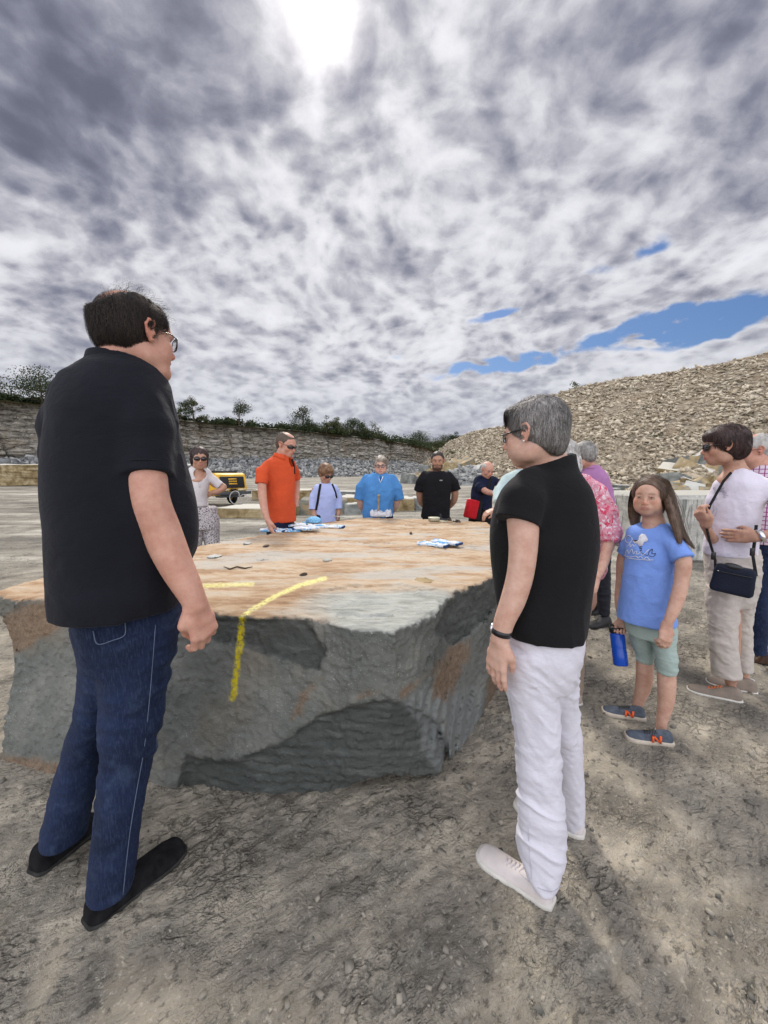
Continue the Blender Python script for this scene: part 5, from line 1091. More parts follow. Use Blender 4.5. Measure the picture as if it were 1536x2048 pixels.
# wisps over the crown
cv, cf = S.mesh(.008); CS = SD(); H1.ell(CS, (0, -.017, .030), (.079, .101, .090), .01)
V2, F2 = CS.mesh(.007); L2 = H1.loc(V2)
wm = lambda V: (lambda L: sstep(L[:, 2], .085, .105)*1.0*(L[:, 1] > -.10)+.5*sstep(L[:, 1], .03, .06)*sstep(L[:, 2], .06, .08))(H1.loc(V))
w1 = strands(CS, V2, None, 330, .075, lambda p: (np.stack([np.sin(H1.loc(p)[:, 0]*40), 1.0+0*p[:, 0], .35+0*p[:, 0]], 1))@H1.R.T, 5, .0009, 9, .014, .6, mask=wm, center=H1.w(0, -.015, 0), curl=.9, grow=.018)
w2 = strands(CS, V2, None, 2600, .05, comb1, 6, .0010, 6, .002, .35, mask=lambda V: (lambda L: (.12+sstep(L[:, 1], -.03, .03))*sstep(L[:, 2], .05, .07)+1.0*sstep(-np.abs(L[:, 2]-.075), -.02, 0)*(L[:, 1] < .04))(H1.loc(V)), center=H1.w(0, -.015, 0), curl=.5)
hair(S, p1, HM1, .0042, .004, 7500, .055, comb1, 2, H1, 34, (1, 1, .5), parts=[w1, w2], width=.0013, wave=.3, curl=.6, lift=.006, grow=.002, mask=lambda V: sstep(-(H1.loc(V)[:, 2]), -.088, -.06))
glasses(H1, p1, False, .026, .019, .0014, .103)
# polo
P_ = SD()
P_.loft(pl([(716, 196, 285, 1.53, .085), (726, 178, 304, 1.53, .10), (742, 150, 322, 1.53, .13), (768, 124, 335, 1.53, .155), (800, 104, 345, 1.53, .175), (850, 87, 356, 1.53, .19), (900, 79, 366, 1.53, .20), (960, 75, 380, 1.53, .21), (1010, 77, 390, 1.53, .22), (1060, 82, 394, 1.53, .225), (1120, 82, 392, 1.53, .22), (1170, 83, 378, 1.53, .215), (1205, 84, 366, 1.52, .21), (1246, 90, 364, 1.52, .205)]), k=.03, rnd=.012, n=2.35)
sp_, sr_ = ptl([(272, 800, 1.45, 128), (284, 860, 1.40, 122), (291, 951, 1.365, 116)]); P_.tube(sp_, sr_*np.array((.90, .95, .99)), .022, cap1=True)
P_.tube([atD(165, 800, 1.60), atD(140, 860, 1.68), atD(135, 930, 1.72)], (.08, .075, .07), .04, cap1=True)
P_.tube([atD(252, 790, 1.53), atD(254, 670, 1.52)], (.100, .090), .03); f1_ = H1.R[:, 1]*.25; P_.cut(atD(240, 727, 1.53), np.array((0, 0, 1.))+f1_, atD(150, 790, 1.5)-.1, atD(360, 640, 1.6)+.12, .003)
def mk1(V): return np.clip(.35+1.0*sstep(-(V[:, 2]-1.25), -.1, .3)+.4*sstep(V[:, 2], 1.4, 1.6), 0, 1)
sh = build(P_, 'polo_shirt', BLK, p1, .005, dict(amp=.017, sc_=(1.2, 1.2, .9), freq=6, seed=4, mask=mk1, fine=.12))
e0, e1 = sp_[-1], sp_[-2]; ax_ = (e0-e1)/np.linalg.norm(e0-e1)
for k_ in (.003, ): 
    o1 = np.cross(ax_, (0, 0, 1.)); o1 /= np.linalg.norm(o1); o2 = np.cross(ax_, o1); rr_ = sr_[-1]*.93+.0035
    link('sleeve_cuff', *tube([e0-ax_*.028+(o1*math.cos(t)+o2*math.sin(t))*rr_ for t in np.linspace(0, 2*math.pi, 41)[:-1]], .0022, 6, True), BLK, sh)
S = SD(); S.tube([atD(252, 800, 1.53), atD(254, 680, 1.52)], (.130, .094), .0); S.cut(atD(240, 726, 1.53), np.array((0, 0, 1.))+f1_, k=.003); S.cut(atD(240, 748, 1.53), -(np.array((0, 0, 1.))+H1.R[:, 1]*.30), k=.003)
build(S, 'collar', BLK, sh, .0045)
# jeans
J = SD()
J.loft(pl([(1215, 112, 362, 1.53, .17), (1240, 128, 362, 1.53, .175), (1270, 140, 361, 1.53, .18), (1300, 148, 357, 1.53, .175), (1345, 158, 350, 1.53, .15)]), k=.03, n=2.3)
J.loft(pl([(1270, 190, 358, 1.48, .13), (1330, 190, 351, 1.48, .125), (1400, 198, 337, 1.475, .115), (1460, 202, 327, 1.47, .10), (1540, 198, 312, 1.46, .09), (1620, 190, 298, 1.455, .085), (1700, 181, 287, 1.455, .083), (1760, 174, 280, 1.455, .083), (1812, 170, 272, 1.455, .085)]), k=.02, n=2.3)
J.loft(pl([(1270, 135, 230, 1.58, .13), (1330, 152, 232, 1.60, .12), (1400, 158, 228, 1.63, .11), (1450, 148, 222, 1.65, .10), (1510, 128, 215, 1.68, .09), (1580, 106, 204, 1.70, .085), (1650, 86, 190, 1.72, .083), (1700, 74, 182, 1.73, .083)]), k=.02, n=2.3)
jn = build(J, 'jeans', JEAN, p1, .005, dict(amp=.009, sc_=(.7, .7, 1.6), freq=9, seed=14, fine=.3))
SEAM = simple('seam_thread', (.10, .13, .20), .8)
# side seam and pocket stitching
def onsurf(S_, pts, D0=1.2, D1=1.8, off=.001):
    out = []
    for px, py in pts:
        d = np.linspace(D0, D1, 500); P = np.array([atD(px, py, q) for q in (D0, D1)]); Pq = P[0]+(P[1]-P[0])*((d-D0)/(D1-D0))[:, None]; v = S_.ev(Pq.astype(np.float32)); i = np.argmax(v < .001) if (v < .001).any() else np.argmin(v)
        out.append(Pq[max(0, i)]+(P[0]-P[1])/np.linalg.norm(P[0]-P[1])*off)
    return np.array(out)
def dens(pts, k=6):
    pts = np.array(pts, float); n = len(pts); tt_ = np.linspace(0, n-1, (n-1)*k+1)
    if n < 3: return np.stack([np.interp(tt_, np.arange(n), pts[:, i]) for i in range(2)], 1)
    m_ = np.gradient(pts, axis=0); i = np.minimum(tt_.astype(int), n-2); t = (tt_-i)[:, None]
    return (2*t**3-3*t**2+1)*pts[i]+(t**3-2*t**2+t)*m_[i]+(-2*t**3+3*t**2)*pts[i+1]+(t**3-t**2)*m_[i+1]
seam = link('side_seam', *tube(onsurf(J, dens([(311, 1250), (305, 1330), (297, 1420), (288, 1500), (272, 1590), (258, 1680), (246, 1790)]), off=.007), .0013, 5), SEAM, jn)
link('back_pocket', *tube(onsurf(J, dens([(250, 1245), (249, 1270), (225, 1281), (195, 1288), (186, 1262)]), off=.006), .0015, 5), SEAM, jn)
z_ = 0
shoe(p1, atZ(172, 1858, z_), atZ(366, 1694, z_), SUEDE, DSOLE, wd=.056, tw=.054, hg=.098, low=.058, res=.0045)
shoe(p1, atZ(66, 1752, z_), atZ(196, 1640, z_), SUEDE, DSOLE, wd=.056, tw=.052, hg=.098, low=.055, res=.0045)
# ================= THE WOMAN IN BLACK TOP AND WHITE TROUSERS (near right) =================
BLK2 = cloth('black_jersey', (.009, .009, .010), .9, 500, .5, .40)
WHT = cloth('white_cotton', (.66, .645, .70), .8, 420, .3, .1, .03)
WSH = simple('white_leather', (.66, .60, .57), .55, .35, var=.06, vscale=18, bump=.2, bscale=120, bdist=.001); WSOLE = simple('white_rubber', (.62, .60, .54), .7, .3, var=.08, vscale=20); LACE = simple('pale_lace', (.60, .55, .56), .8)
p2 = person(1100, 1700, 1.47, 'grey haired woman in black top and white trousers, nearest at the right, looking down left')
B = SD()
H2 = Head(atD(1066, 868, 1.41), math.radians(-50), .12, .915, fat=1.08, eyes=True, nose=1.05)
H2.add(B, atD(1098, 925, 1.43), .052, atD(1100, 965, 1.45))
B.tube([atD(1100, 960, 1.45), atD(1090, 1240, 1.42)], .085, .03); B.tube([atD(1100, 975, 1.44), atD(1050, 990, 1.36)], (.05, .05), .03)
ap, ar = ptl([(1046, 985, 1.34, 70), (1046, 1040, 1.30, 68), (1046, 1100, 1.28, 60), (1040, 1150, 1.27, 56), (1026, 1200, 1.26, 52), (1008, 1245, 1.25, 43), (1000, 1278, 1.25, 38)]); ar *= .97
B.tube(ap, ar, .02, spl=5)
wr = atD(998, 1284, 1.25); hv = atD(986, 1385, 1.24)-wr
hand(B, wr, hv, np.array((.75, .55, 0.)), 1, .22, .98, thumb=.4, r0=1.0)
B.tube([atD(1150, 985, 1.55), atD(1165, 1100, 1.60), atD(1150, 1230, 1.62)], (.045, .04, .03), .02)
build(B, 'body', SK['light'], p2, .0034, attrs=H2.attrs); eyes(H2, p2, -.1, .3)
HM2 = hairmat('grey_hair', (.085, .076, .070), (.24, .222, .21), (.50, .48, .46), .5)
S = cap_short(H2, .004, .002, -.088, .000, .004); H2.ell(S, (0, -.078, -.045), (.052, .030, .045), .02); H2.ell(S, (0, .052, .082), (.060, .040, .030), .015)
def comb2(p): L = H2.loc(p); return (np.stack([L[:, 0]*2.0+.25, .10-2.0*np.clip(-L[:, 1], 0, .1)*0+1.2*sstep(L[:, 1], 0, .08)+.15*sstep(L[:, 2], .05, .1), -1.0+.9*sstep(L[:, 2], .06, .13)*(L[:, 1] > -.02)], 1))@H2.R.T
for s_ in (-1, 1): H2.ell(S, (s_*.088, .004, -.004), (.022, .024, .036), .006, 's')
hair(S, p2, HM2, .0042, .004, 13000, .045, comb2, 3, H2, 42, (1, 1, .5), width=.0012, wave=.16, lift=.0035, grow=.0005)
glasses(H2, p2, False, .024, .0145, .0018, .101, temple=.0030, sq=4)
PEARL = simple('pearl', (.8, .78, .74), .2, .6); link('earring', *uvsphere(H2.w(-.088, .004, -.030), .0035*np.ones(3), n=8), PEARL, p2)
P_ = SD()
P_.loft(pl([(903, 1064, 1140, 1.435, .055), (925, 1058, 1148, 1.435, .062), (940, 1050, 1155, 1.435, .075), (954, 1028, 1166, 1.435, .095), (972, 1008, 1180, 1.435, .11), (1000, 994, 1191, 1.435, .125), (1040, 983, 1198, 1.435, .14), (1090, 978, 1200, 1.43, .15), (1140, 980, 1195, 1.43, .15), (1190, 986, 1187, 1.43, .15), (1240, 994, 1180, 1.43, .155), (1268, 1002, 1177, 1.43, .16), (1290, 1008, 1173, 1.43, .16)]), k=.03, rnd=.008, n=2.35)
sp_, sr_ = ptl([(1062, 975, 1.37, 92), (1046, 1005, 1.32, 96), (1034, 1046, 1.295, 92)]); P_.tube(sp_, sr_*np.array((.92, 1.0, 1.06)), .016, cap1=True)
P_.tube([atD(1106, 975, 1.44), atD(1102, 890, 1.435)], (.074, .064), .02); H2r = H2.R[:, 1]; P_.cut(atD(1102, 921, 1.435), np.array((-.28, 0, 1.)), k=.004)
def mk2(V): return np.clip(.45+.8*sstep(-(V[:, 2]-1.15), -.1, .3), 0, 1.2)*(.3+.7*sstep(V[:, 2], 1.0, 1.1))
tp2 = build(P_, 'top', BLK2, p2, .0048, dict(amp=.014, sc_=(1.5, 1.5, .45), freq=7, seed=24, mask=mk2, fine=.1))
ax_ = sp_[-1]-sp_[-2]; ax_ /= np.linalg.norm(ax_); o1 = np.cross(ax_, (0, 0, 1.)); o1 /= np.linalg.norm(o1); o2 = np.cross(ax_, o1)
J = SD()
J.loft(pl([(1265, 1012, 1172, 1.43, .135), (1290, 1008, 1171, 1.43, .14), (1320, 1004, 1168, 1.43, .145), (1350, 1003, 1160, 1.43, .14), (1385, 1006, 1150, 1.43, .12)]), k=.03, n=2.3)
J.loft(pl([(1310, 1006, 1112, 1.39, .11), (1380, 1007, 1118, 1.385, .105), (1450, 1020, 1118, 1.375, .09), (1530, 1031, 1119, 1.36, .075), (1610, 1036, 1122, 1.345, .07), (1680, 1035, 1127, 1.33, .072), (1740, 1035, 1130, 1.32, .078), (1775, 1050, 1122, 1.315, .08), (1793, 1062, 1116, 1.31, .075)]), k=.018, n=2.3)
J.loft(pl([(1310, 1075, 1163, 1.47, .11), (1380, 1088, 1152, 1.50, .105), (1450, 1096, 1155, 1.54, .09), (1530, 1104, 1164, 1.58, .08), (1600, 1112, 1170, 1.61, .072), (1640, 1114, 1172, 1.63, .072), (1668, 1122, 1170, 1.64, .07)]), k=.018, n=2.3)
tr2 = build(J, 'trousers', WHT, p2, .0045, dict(amp=.0085, sc_=(.8, .8, 1.4), freq=10, seed=7, fine=.35, shear=.9))
WSEAM = simple('white_thread', (.45, .44, .48), .8)
link('leg_seam', *tube(onsurf(J, dens([(1018, 1380), (1030, 1450), (1044, 1530), (1054, 1610), (1058, 1690), (1064, 1770)]), off=.003), .0009, 5), WSEAM, tr2)
link('hem_seam', *tube(onsurf(J, dens([(1040, 1748), (1068, 1770), (1100, 1784), (1126, 1770)]), off=.0015), .0010, 5), WSEAM, tr2)
shoe(p2, atZ(1106, 1812, 0), atZ(958, 1704, 0), WSH, WSOLE, wd=.045, tw=.045, hg=.078, low=.047, sole=.022, lace=LACE, res=.004)
shoe(p2, atZ(1168, 1672, 0), atZ(1030, 1606, 0), WSH, WSOLE, wd=.045, tw=.045, hg=.078, low=.047, sole=.022, res=.0045)
# wrist watch
wa = ap[-1]*.55+ap[-2]*.45; ad = ap[-1]-ap[-2]; ad /= np.linalg.norm(ad); o1 = np.cross(ad, (0, 1., 0)); o1 /= np.linalg.norm(o1); o2 = np.cross(ad, o1); wr_ = .0285
wc = strap('wristwatch', [wa+(o1*math.cos(t)+o2*math.sin(t))*wr_ for t in np.linspace(0, 2*math.pi, 30)], .018, GLB, p2, .003, wa)
fc = wa+atD(960, 1270, 1.25)*0; fd = (atD(900, 1265, 1.30)-wa); fd -= ad*(fd@ad); fd /= np.linalg.norm(fd); V, F = tube([wa+fd*.026, wa+fd*.036], .017, 24); link('watch_case', V, F, simple('polished_steel', (.6, .6, .62), .2, .5, metal=1), wc, True)
V, F = tube([wa+fd*.036, wa+fd*.0365], .0145, 24); link('watch_face', V, F, simple('watch_dial', (.7, .7, .66), .3), wc, True)

# ================= THE GIRL =================
BLUT = cloth('cornflower_cotton', (.19, .32, .74), .85, 420, .3, .15, .06); MINT = cloth('mint_jersey', (.36, .45, .41), .8, 420, .3, .15, .05)
GSH = simple('grey_mesh_shoe', (.085, .10, .125), .85, .2, var=.2, vscale=30, bump=.4, bscale=400, bdist=.001); CSOLE = simple('cream_foam', (.50, .44, .36), .8, .2, var=.1, vscale=30); ORG = simple('orange_emblem', (.85, .13, .03), .6); SOCK = simple('white_sock', (.7, .7, .69), .9, bump=.3, bscale=300, bdist=.001)
p3 = person(1310, 1470, 2.55, 'girl with long brown hair in blue T-shirt and mint leggings holding a blue bottle')
B = SD(); v3 = math.atan2(atD(1300, 990, 2.5)[0], atD(1300, 990, 2.5)[1])
H3 = Head(atD(1299, 993, 2.52), v3+math.pi+.22, .02, .88, fat=1.09, child=True, nose=.62, brow=.6, chin=.97, lip=.8)
H3.add(B, atD(1308, 1045, 2.55), .047, atD(1306, 1075, 2.56))
B.tube([atD(1305, 1075, 2.56), atD(1298, 1225, 2.56)], .072, .03); B.tube([atD(1298, 1225, 2.56), atD(1289, 1312, 2.60)], .035, .01); B.tube([atD(1298, 1225, 2.56), atD(1331, 1315, 2.52)], .035, .01)
for L in ([(1300, 1078, 2.55, 44), (1343, 1088, 2.48, 28), (1363, 1110, 2.44, 36), (1363, 1160, 2.42, 33), (1352, 1205, 2.38, 31), (1336, 1245, 2.34, 22), (1333, 1252, 2.34, 21)], [(1300, 1078, 2.55, 40), (1264, 1088, 2.61, 24), (1250, 1110, 2.64, 28), (1244, 1160, 2.64, 25), (1240, 1205, 2.62, 22), (1243, 1238, 2.60, 17), (1243, 1243, 2.60, 17)]):
    ap, ar = ptl(L); B.tube(ap, ar, .018, spl=5)
wr = atD(1333, 1252, 2.34); hand(B, wr, atD(1330, 1290, 2.31)-wr, atD(1250, 1270, 2.55)-wr, 1, .62, .83, r0=1.12)
wr2 = atD(1244, 1243, 2.60); bott = atD(1236, 1262, 2.58); hand(B, wr2, atD(1240, 1264, 2.57)-wr2, np.array((-.5, -.6, 0)), 1, 1.05, .74, r0=1.1)
for L in ([(1288, 1312, 2.60, 34), (1289, 1332, 2.60, 36), (1286, 1375, 2.62, 33), (1275, 1410, 2.63, 22), (1270, 1430, 2.63, 20)], [(1331, 1315, 2.52, 36), (1333, 1350, 2.50, 40), (1332, 1400, 2.49, 36), (1323, 1448, 2.48, 23), (1320, 1472, 2.48, 21)]):
    ap, ar = ptl(L); B.tube(ap, ar, .02, spl=5)
build(B, 'body', SK['fair'], p3, .0038, attrs=H3.attrs); eyes(H3, p3, .0, .0)
HM3 = hairmat('long_brown_hair', (.050, .030, .019), (.115, .072, .047), (.22, .145, .10), .42, 50)
S = SD(); H3.ell(S, (0, -.018, .036), (.086, .106, .094), .01); H3.ell(S, (0, .100, -.032), (.076, .075, .108), .012, 's'); H3.ell(S, (0, -.055, -.06), (.070, .050, .090), .03)
GL = ([(1328, 968, 2.52, 22), (1340, 1005, 2.49, 24), (1350, 1045, 2.45, 20), (1358, 1080, 2.43, 13), (1358, 1100, 2.42, 4)], [(1334, 990, 2.53, 28), (1352, 1040, 2.50, 24), (1370, 1075, 2.46, 13), (1387, 1096, 2.44, 3)], [(1268, 985, 2.55, 14), (1267, 1010, 2.57, 20), (1266, 1035, 2.58, 16), (1268, 1050, 2.58, 8)], [(1272, 1010, 2.60, 24), (1270, 1045, 2.61, 20)])
for L in GL:
    ap, ar = ptl(L); S.tube(ap, ar, .02, spl=4)
H3.ell(S, (0, .07, -.10), (.05, .07, .075), .02, 's'); H3.ell(S, (-.004, .10, .004), (.066, .07, .072), .012, 's')
def comb3(p): L = H3.loc(p); q = np.stack([np.where(L[:, 0] > -.012, 1., -1.)*sstep(L[:, 2], .05, .11)*1.2+.02, 0*L[:, 0]-.15*sstep(L[:, 2], .0, .1), -1+.3*sstep(L[:, 2], .07, .13)], 1)@H3.R.T; q[:, 0] += .30*sstep(-(p[:, 2]-CAMH+.02), 0, .15)*(L[:, 0] < 0); return q
hair(S, p3, HM3, .0045, .0022, 8000, .075, comb3, 13, H3, 34, (1, 1, .22), parts=locks(GL, 420, 3, k=1.12)+locks([[(1330, 965, 2.52, 14), (1352, 1010, 2.50, 22), (1368, 1060, 2.46, 20), (1380, 1090, 2.45, 12)]], 60, 9, k=1.3), width=.0017, wave=.10, lift=.003, mask=lambda V: (lambda L: sstep(L[:, 2], -.07, -.03)*(1-.97*sstep(L[:, 1], .045, .06)*(np.abs(L[:, 0]) < .06)))(H3.loc(V)))
P_ = SD()
P_.loft(pl([(1046, 1284, 1334, 2.55, .056), (1055, 1264, 1350, 2.55, .076), (1067, 1252, 1362, 2.55, .092), (1085, 1252, 1360, 2.55, .10), (1110, 1250, 1354, 2.54, .11), (1150, 1245, 1350, 2.54, .12), (1200, 1238, 1349, 2.54, .13), (1235, 1233, 1352, 2.54, .14), (1254, 1231, 1356, 2.54, .145)]), k=.03, rnd=.006, n=2.3)
a_, r_ = ptl([(1325, 1078, 2.52, 50), (1352, 1092, 2.46, 46), (1366, 1117, 2.43, 47)]); P_.tube(a_, r_, .03, cap1=True)
a_, r_ = ptl([(1278, 1078, 2.58, 50), (1256, 1092, 2.62, 36), (1249, 1106, 2.64, 36)]); P_.tube(a_, r_, .03, cap1=True)
H3.ell(P_, (0, .02, -.155), (.060, .07, .040), .006, 's')
ts = build(P_, 't_shirt', BLUT, p3, .0048, dict(amp=.009, sc_=(1.3, 1.3, .8), freq=8, seed=31, fine=.3))
J = SD()
J.loft(pl([(1235, 1246, 1350, 2.55, .11), (1262, 1247, 1352, 2.55, .12), (1282, 1252, 1351, 2.55, .115)]), k=.02)
J.loft(pl([(1250, 1250, 1304, 2.59, .09), (1290, 1260, 1308, 2.60, .075), (1315, 1268, 1309, 2.61, .06), (1329, 1270, 1308, 2.61, .055)]), k=.02)
J.loft(pl([(1250, 1296, 1352, 2.53, .09), (1300, 1304, 1353, 2.52, .075), (1330, 1310, 1356, 2.51, .065), (1351, 1313, 1356, 2.51, .06)]), k=.02)
build(J, 'leggings', MINT, p3, .0048, dict(amp=.005, sc_=(.6, .6, 2.2), freq=12, seed=8))
for hp, tp_, D_ in (((1290, 1440), (1204, 1424), 0), ((1345, 1490), (1250, 1476), 0)):
    so, c_, R_, L_ = shoe(p3, atZ(*hp, 0), atZ(*tp_, 0), GSH, CSOLE, wd=.038, tw=.040, hg=.074, low=.045, sole=.024, lace=GLB, res=.0045)
    # orange letter on the side turned to the viewer
    for sd_ in (-1,):
        q = c_+R_@np.array((sd_*.038, .040, L_*.40))
        mb = MB(); ex = R_[:, 2]*.019*sd_; ey = np.array((0, 0, .016))+R_[:, 0]*(-sd_*.006); o_ = R_[:, 0]*sd_
        for a__, b__ in ((-ex-ey, -ex*.8+ey), (-ex*.8+ey, ex*.8-ey), (ex*.8-ey, ex+ey)):
            mb.add(*(lambda A_, B_: ([A_-ex*.26, A_+ex*.26, B_+ex*.26, B_-ex*.26, A_-ex*.26-o_*.005, A_+ex*.26-o_*.005, B_+ex*.26-o_*.005, B_-ex*.26-o_*.005], [(0, 1, 2, 3), (7, 6, 5, 4), (0, 4, 5, 1), (1, 5, 6, 2), (2, 6, 7, 3), (3, 7, 4, 0)]))(q+o_*.003+a__, q+o_*.003+b__))
        mb.build('letter_n', ORG, so)
for P0, r_ in ((((1271, 1428, 2.63), (1273, 1418, 2.63)), .030), (((1321, 1478, 2.48), (1323, 1462, 2.48)), .031)):
    link('sock', *tube([atD(*P0[0]), atD(*P0[1])], r_, 20), SOCK, p3, True)
# print on the shirt
def onto(S_, pts, D0, D1, off=.001): return onsurf(S_, pts, D0, D1, off)
WPR = simple('white_print', (.72, .72, .76), .8); DPR = simple('dark_print', (.06, .07, .12), .8)
pr_ = MB()
def Z(x, y): return (1200+x/5.535, 930+y/5.535)
for st_ in ([(340, 790), (310, 780), (285, 810), (290, 850), (330, 860), (355, 825), (350, 800)], [(300, 900), (330, 870), (335, 905), (360, 880), (375, 900), (400, 880)], [(270, 1010), (300, 940), (320, 980), (350, 930), (370, 985), (385, 960), (410, 955), (400, 985), (430, 980), (450, 960), (470, 1000), (540, 935)], [(265, 1000), (330, 1020), (400, 1010), (420, 1030), (450, 1010), (480, 1040), (520, 1020), (550, 1050), (590, 1050)], [(300, 1030), (420, 1045), (560, 1055)]):
    pr_.tube(onto(P_, dens([Z(*q) for q in st_], 5), 2.3, 2.6, .002), .0016, 4)
pr_.build('lettering', WPR, ts)
pd = MB()
for st_ in ([(430, 900), (455, 930), (450, 960), (480, 985), (530, 1000), (545, 960), (580, 930), (575, 980), (615, 980), (590, 1015), (545, 1005)], [(435, 905), (465, 905)], [(435, 925), (468, 925)], [(440, 945), (465, 945)]): pd.tube(onto(P_, dens([Z(*q) for q in st_], 5), 2.3, 2.6, .002), .0018, 4)
pd.build('tail_print', DPR, ts)
# pale figure above the lettering: a loose patch of white print
fig = [(355, 830), (385, 850), (425, 830), (430, 790), (460, 760), (500, 770), (530, 820), (525, 850), (490, 850), (470, 890), (435, 905), (420, 870), (385, 870)]
fv = onto(P_, [Z(*q) for q in fig]+[Z(460, 830)], 2.3, 2.6, .0025); n = len(fig); bk_ = fv+(ts.data.vertices[0].co[0]*0)+np.array((.002, .003, 0))
link('figure_print', np.concatenate([fv, bk_]), [(i, (i+1) % n, n) for i in range(n)]+[((i+1) % n+n+1, i+n+1, 2*n+1) for i in range(n)]+[(i, i+n+1, (i+1) % n+n+1, (i+1) % n) for i in range(n)], WPR, ts, False)
# bottle
bm_, bnt, bb = newmat('blue_plastic', .12, .5); bb.inputs['Base Color'].default_value = (.01, .10, .62, 1); bb.inputs['Transmission Weight'].default_value = .35; bb.inputs['Roughness'].default_value = .15
T0 = atD(1234, 1266, 2.565); T1 = atD(1242, 1331, 2.52); br = tag(empty('water_bottle', tuple(T1), 'translucent blue water bottle with black lid hanging from the girl\'s hand', 'bottle')); 
dv = (T0-T1); Lb = np.linalg.norm(dv); dv /= Lb
link('bottle_body', *tube([T1+dv*t for t in (0, .006, Lb*.45, Lb*.5, Lb*.55, Lb*.93, Lb)], (.034, .038, .038, .036, .038, .038, .034), 28), bm_, br, True)
ld = link('lid', *tube([T1+dv*t for t in (Lb+.001, Lb+.006, Lb+.026, Lb+.030)], (.037, .039, .037, .030), 28), GLB, br, True)
hx = np.cross(dv, (0, 1, 0)); hx /= np.linalg.norm(hx); tp_ = T1+dv*(Lb+.028)
link('carry_loop', *tube([tp_+hx*.0, tp_+hx*.02+dv*.018, tp_+hx*.036+dv*.022, tp_+hx*.040+dv*.004, tp_+hx*.036-dv*.018], .006, 8), GLB, ld, True)
# ================= THE OTHERS =================
def tubes(S, Ls, k=.018):
    for L in Ls: a, r_ = ptl(L); S.tube(a, r_, k, spl=4)
def sleeves(S, Ls, k=.022, f=.88):
    for L in Ls: a, r_ = ptl(L); S.tube(a, r_*np.linspace(f*.9, 1.0, len(r_)), k, cap1=True)
def torso_core(B, px, py0, py1, D, r_=.07): B.tube([atD(px, py0, D), atD(px, py1, D)], r_, .03)
def band(root, name, Sx, pts, w_, mat, D0, D1, off=.004, k=5): q = onsurf(Sx, dens(pts, k), D0, D1, off); return strap(name, q, w_, mat, root, .003, np.array([(0, -1., 0)]*len(q)))
OR = cloth('orange_pique', (.60, .085, .028), .9, 420, .4, .2, .08); NAVY = cloth('navy_twill', (.012, .018, .045), .9, 420, .4, .1); SKYB = cloth('sky_blue_pique', (.08, .25, .55), .9, 420, .4, .2, .08)
def stripe(nt, pos, c_): return nt.mix(nt.math('MULTIPLY', nt.smooth(nt.math('SINE', nt.math('MULTIPLY', nt.n[0].outputs[0] if False else nt.math('ADD', nt.n.new('ShaderNodeSeparateXYZ').outputs[0], 0), 900)), .2, .6), 0), c_, c_)
def fstripe(nt, pos, c_):
    s_ = nt.n.new('ShaderNodeSeparateXYZ'); nt.l.new(pos, s_.inputs[0]); return nt.mix(nt.smooth(nt.math('SINE', nt.math('MULTIPLY', s_.outputs[0], 700)), .0, .7), c_, (.58, .62, .80))
LBL = cloth('striped_poplin', (.33, .42, .78), .85, 420, .3, .15, .05, extra=fstripe)
TEE = cloth('black_tee', (.010, .010, .012), .95, 420, .4, .1); TEE2 = cloth('navy_tee', (.012, .016, .040), .95, 420, .4, .1); WTOP = cloth('white_knit', (.64, .61, .61), .85, 420, .4, .15, .05)
def spots(nt, pos, c_): return nt.mix(nt.smooth(nt.noise(pos, 75, 3, .6), .52, .57), c_, (.09, .085, .09))
SPOT = cloth('printed_cotton', (.60, .56, .56), .85, 420, .3, .1, .05, extra=spots)
GRYT = cloth('grey_trouser_cloth', (.05, .052, .055), .9, 420, .3); BLKT = cloth('black_trouser_cloth', (.010, .009, .010), .9, 420, .3)
SHOEB = simple('black_leather', (.015, .015, .016), .5, .4); SHW = simple('tan_leather', (.30, .22, .15), .6, .3)
WEB = simple('black_webbing', (.012, .012, .013), .8, .2)

def finish(root, B, H, skin, res=.0062): return build(B, 'body', SK[skin], root, res, attrs=H.attrs)
# --- man in orange polo ---
v = azof(572, 900); p = person(560, 1040, 4.12, 'balding man in orange polo shirt and dark sunglasses standing left of the blue gloves')
B = SD(); H = Head(atD(573, 890, 4.10), math.radians(118), .28, 1.02, eyes=False); H.add(B, atD(562, 915, 4.12), .056, atD(560, 940, 4.13)); torso_core(B, 562, 935, 1050, 4.12)
tubes(B, [[(548, 935, 4.1, 20), (528, 940, 4.02, 19), (524, 968, 3.98, 18), (526, 1000, 3.94, 17), (532, 1030, 3.88, 13), (536, 1042, 3.86, 11)], [(575, 935, 4.15, 18), (590, 950, 4.25, 15), (593, 985, 4.28, 13), (592, 1010, 4.2, 10)]])
hand(B, atD(537, 1043, 3.86), atD(542, 1060, 3.84)-atD(537, 1043, 3.86), np.array((.8, .5, 0)), 1, .5, 1.05, r0=1.1)
finish(p, B, H, 'rosy')
S = cap_short(H, -.003, .000, -.058, -.012, -.002); H.ell(S, (0, .02, .13), (.052, .075, .045), .01, 's'); hair(S, p, hairmat('cropped_brown_hair', (.05, .035, .025), (.10, .07, .05)), .006, .0015, 0)
glasses(H, p, True, .031, .0155, .002, .100, wrap=.024, sq=2.6, temple=.002)
P_ = SD(); P_.loft(pl([(908, 551, 576, 4.12, .06), (914, 543, 582, 4.12, .08), (924, 530, 588, 4.12, .10), (945, 526, 590, 4.12, .12), (970, 529, 590, 4.12, .13), (1000, 531, 589, 4.12, .135), (1025, 532, 592, 4.12, .14), (1045, 533, 593, 4.12, .14)]), k=.03, n=2.3)
sleeves(P_, [[(540, 928, 4.08, 28), (525, 945, 4.01, 27), (522, 968, 3.98, 27)], [(580, 930, 4.14, 22), (590, 945, 4.22, 20), (592, 958, 4.25, 19)]])
H.ell(P_, (0, .075, -.165), (.024, .06, .055), .006, 's')
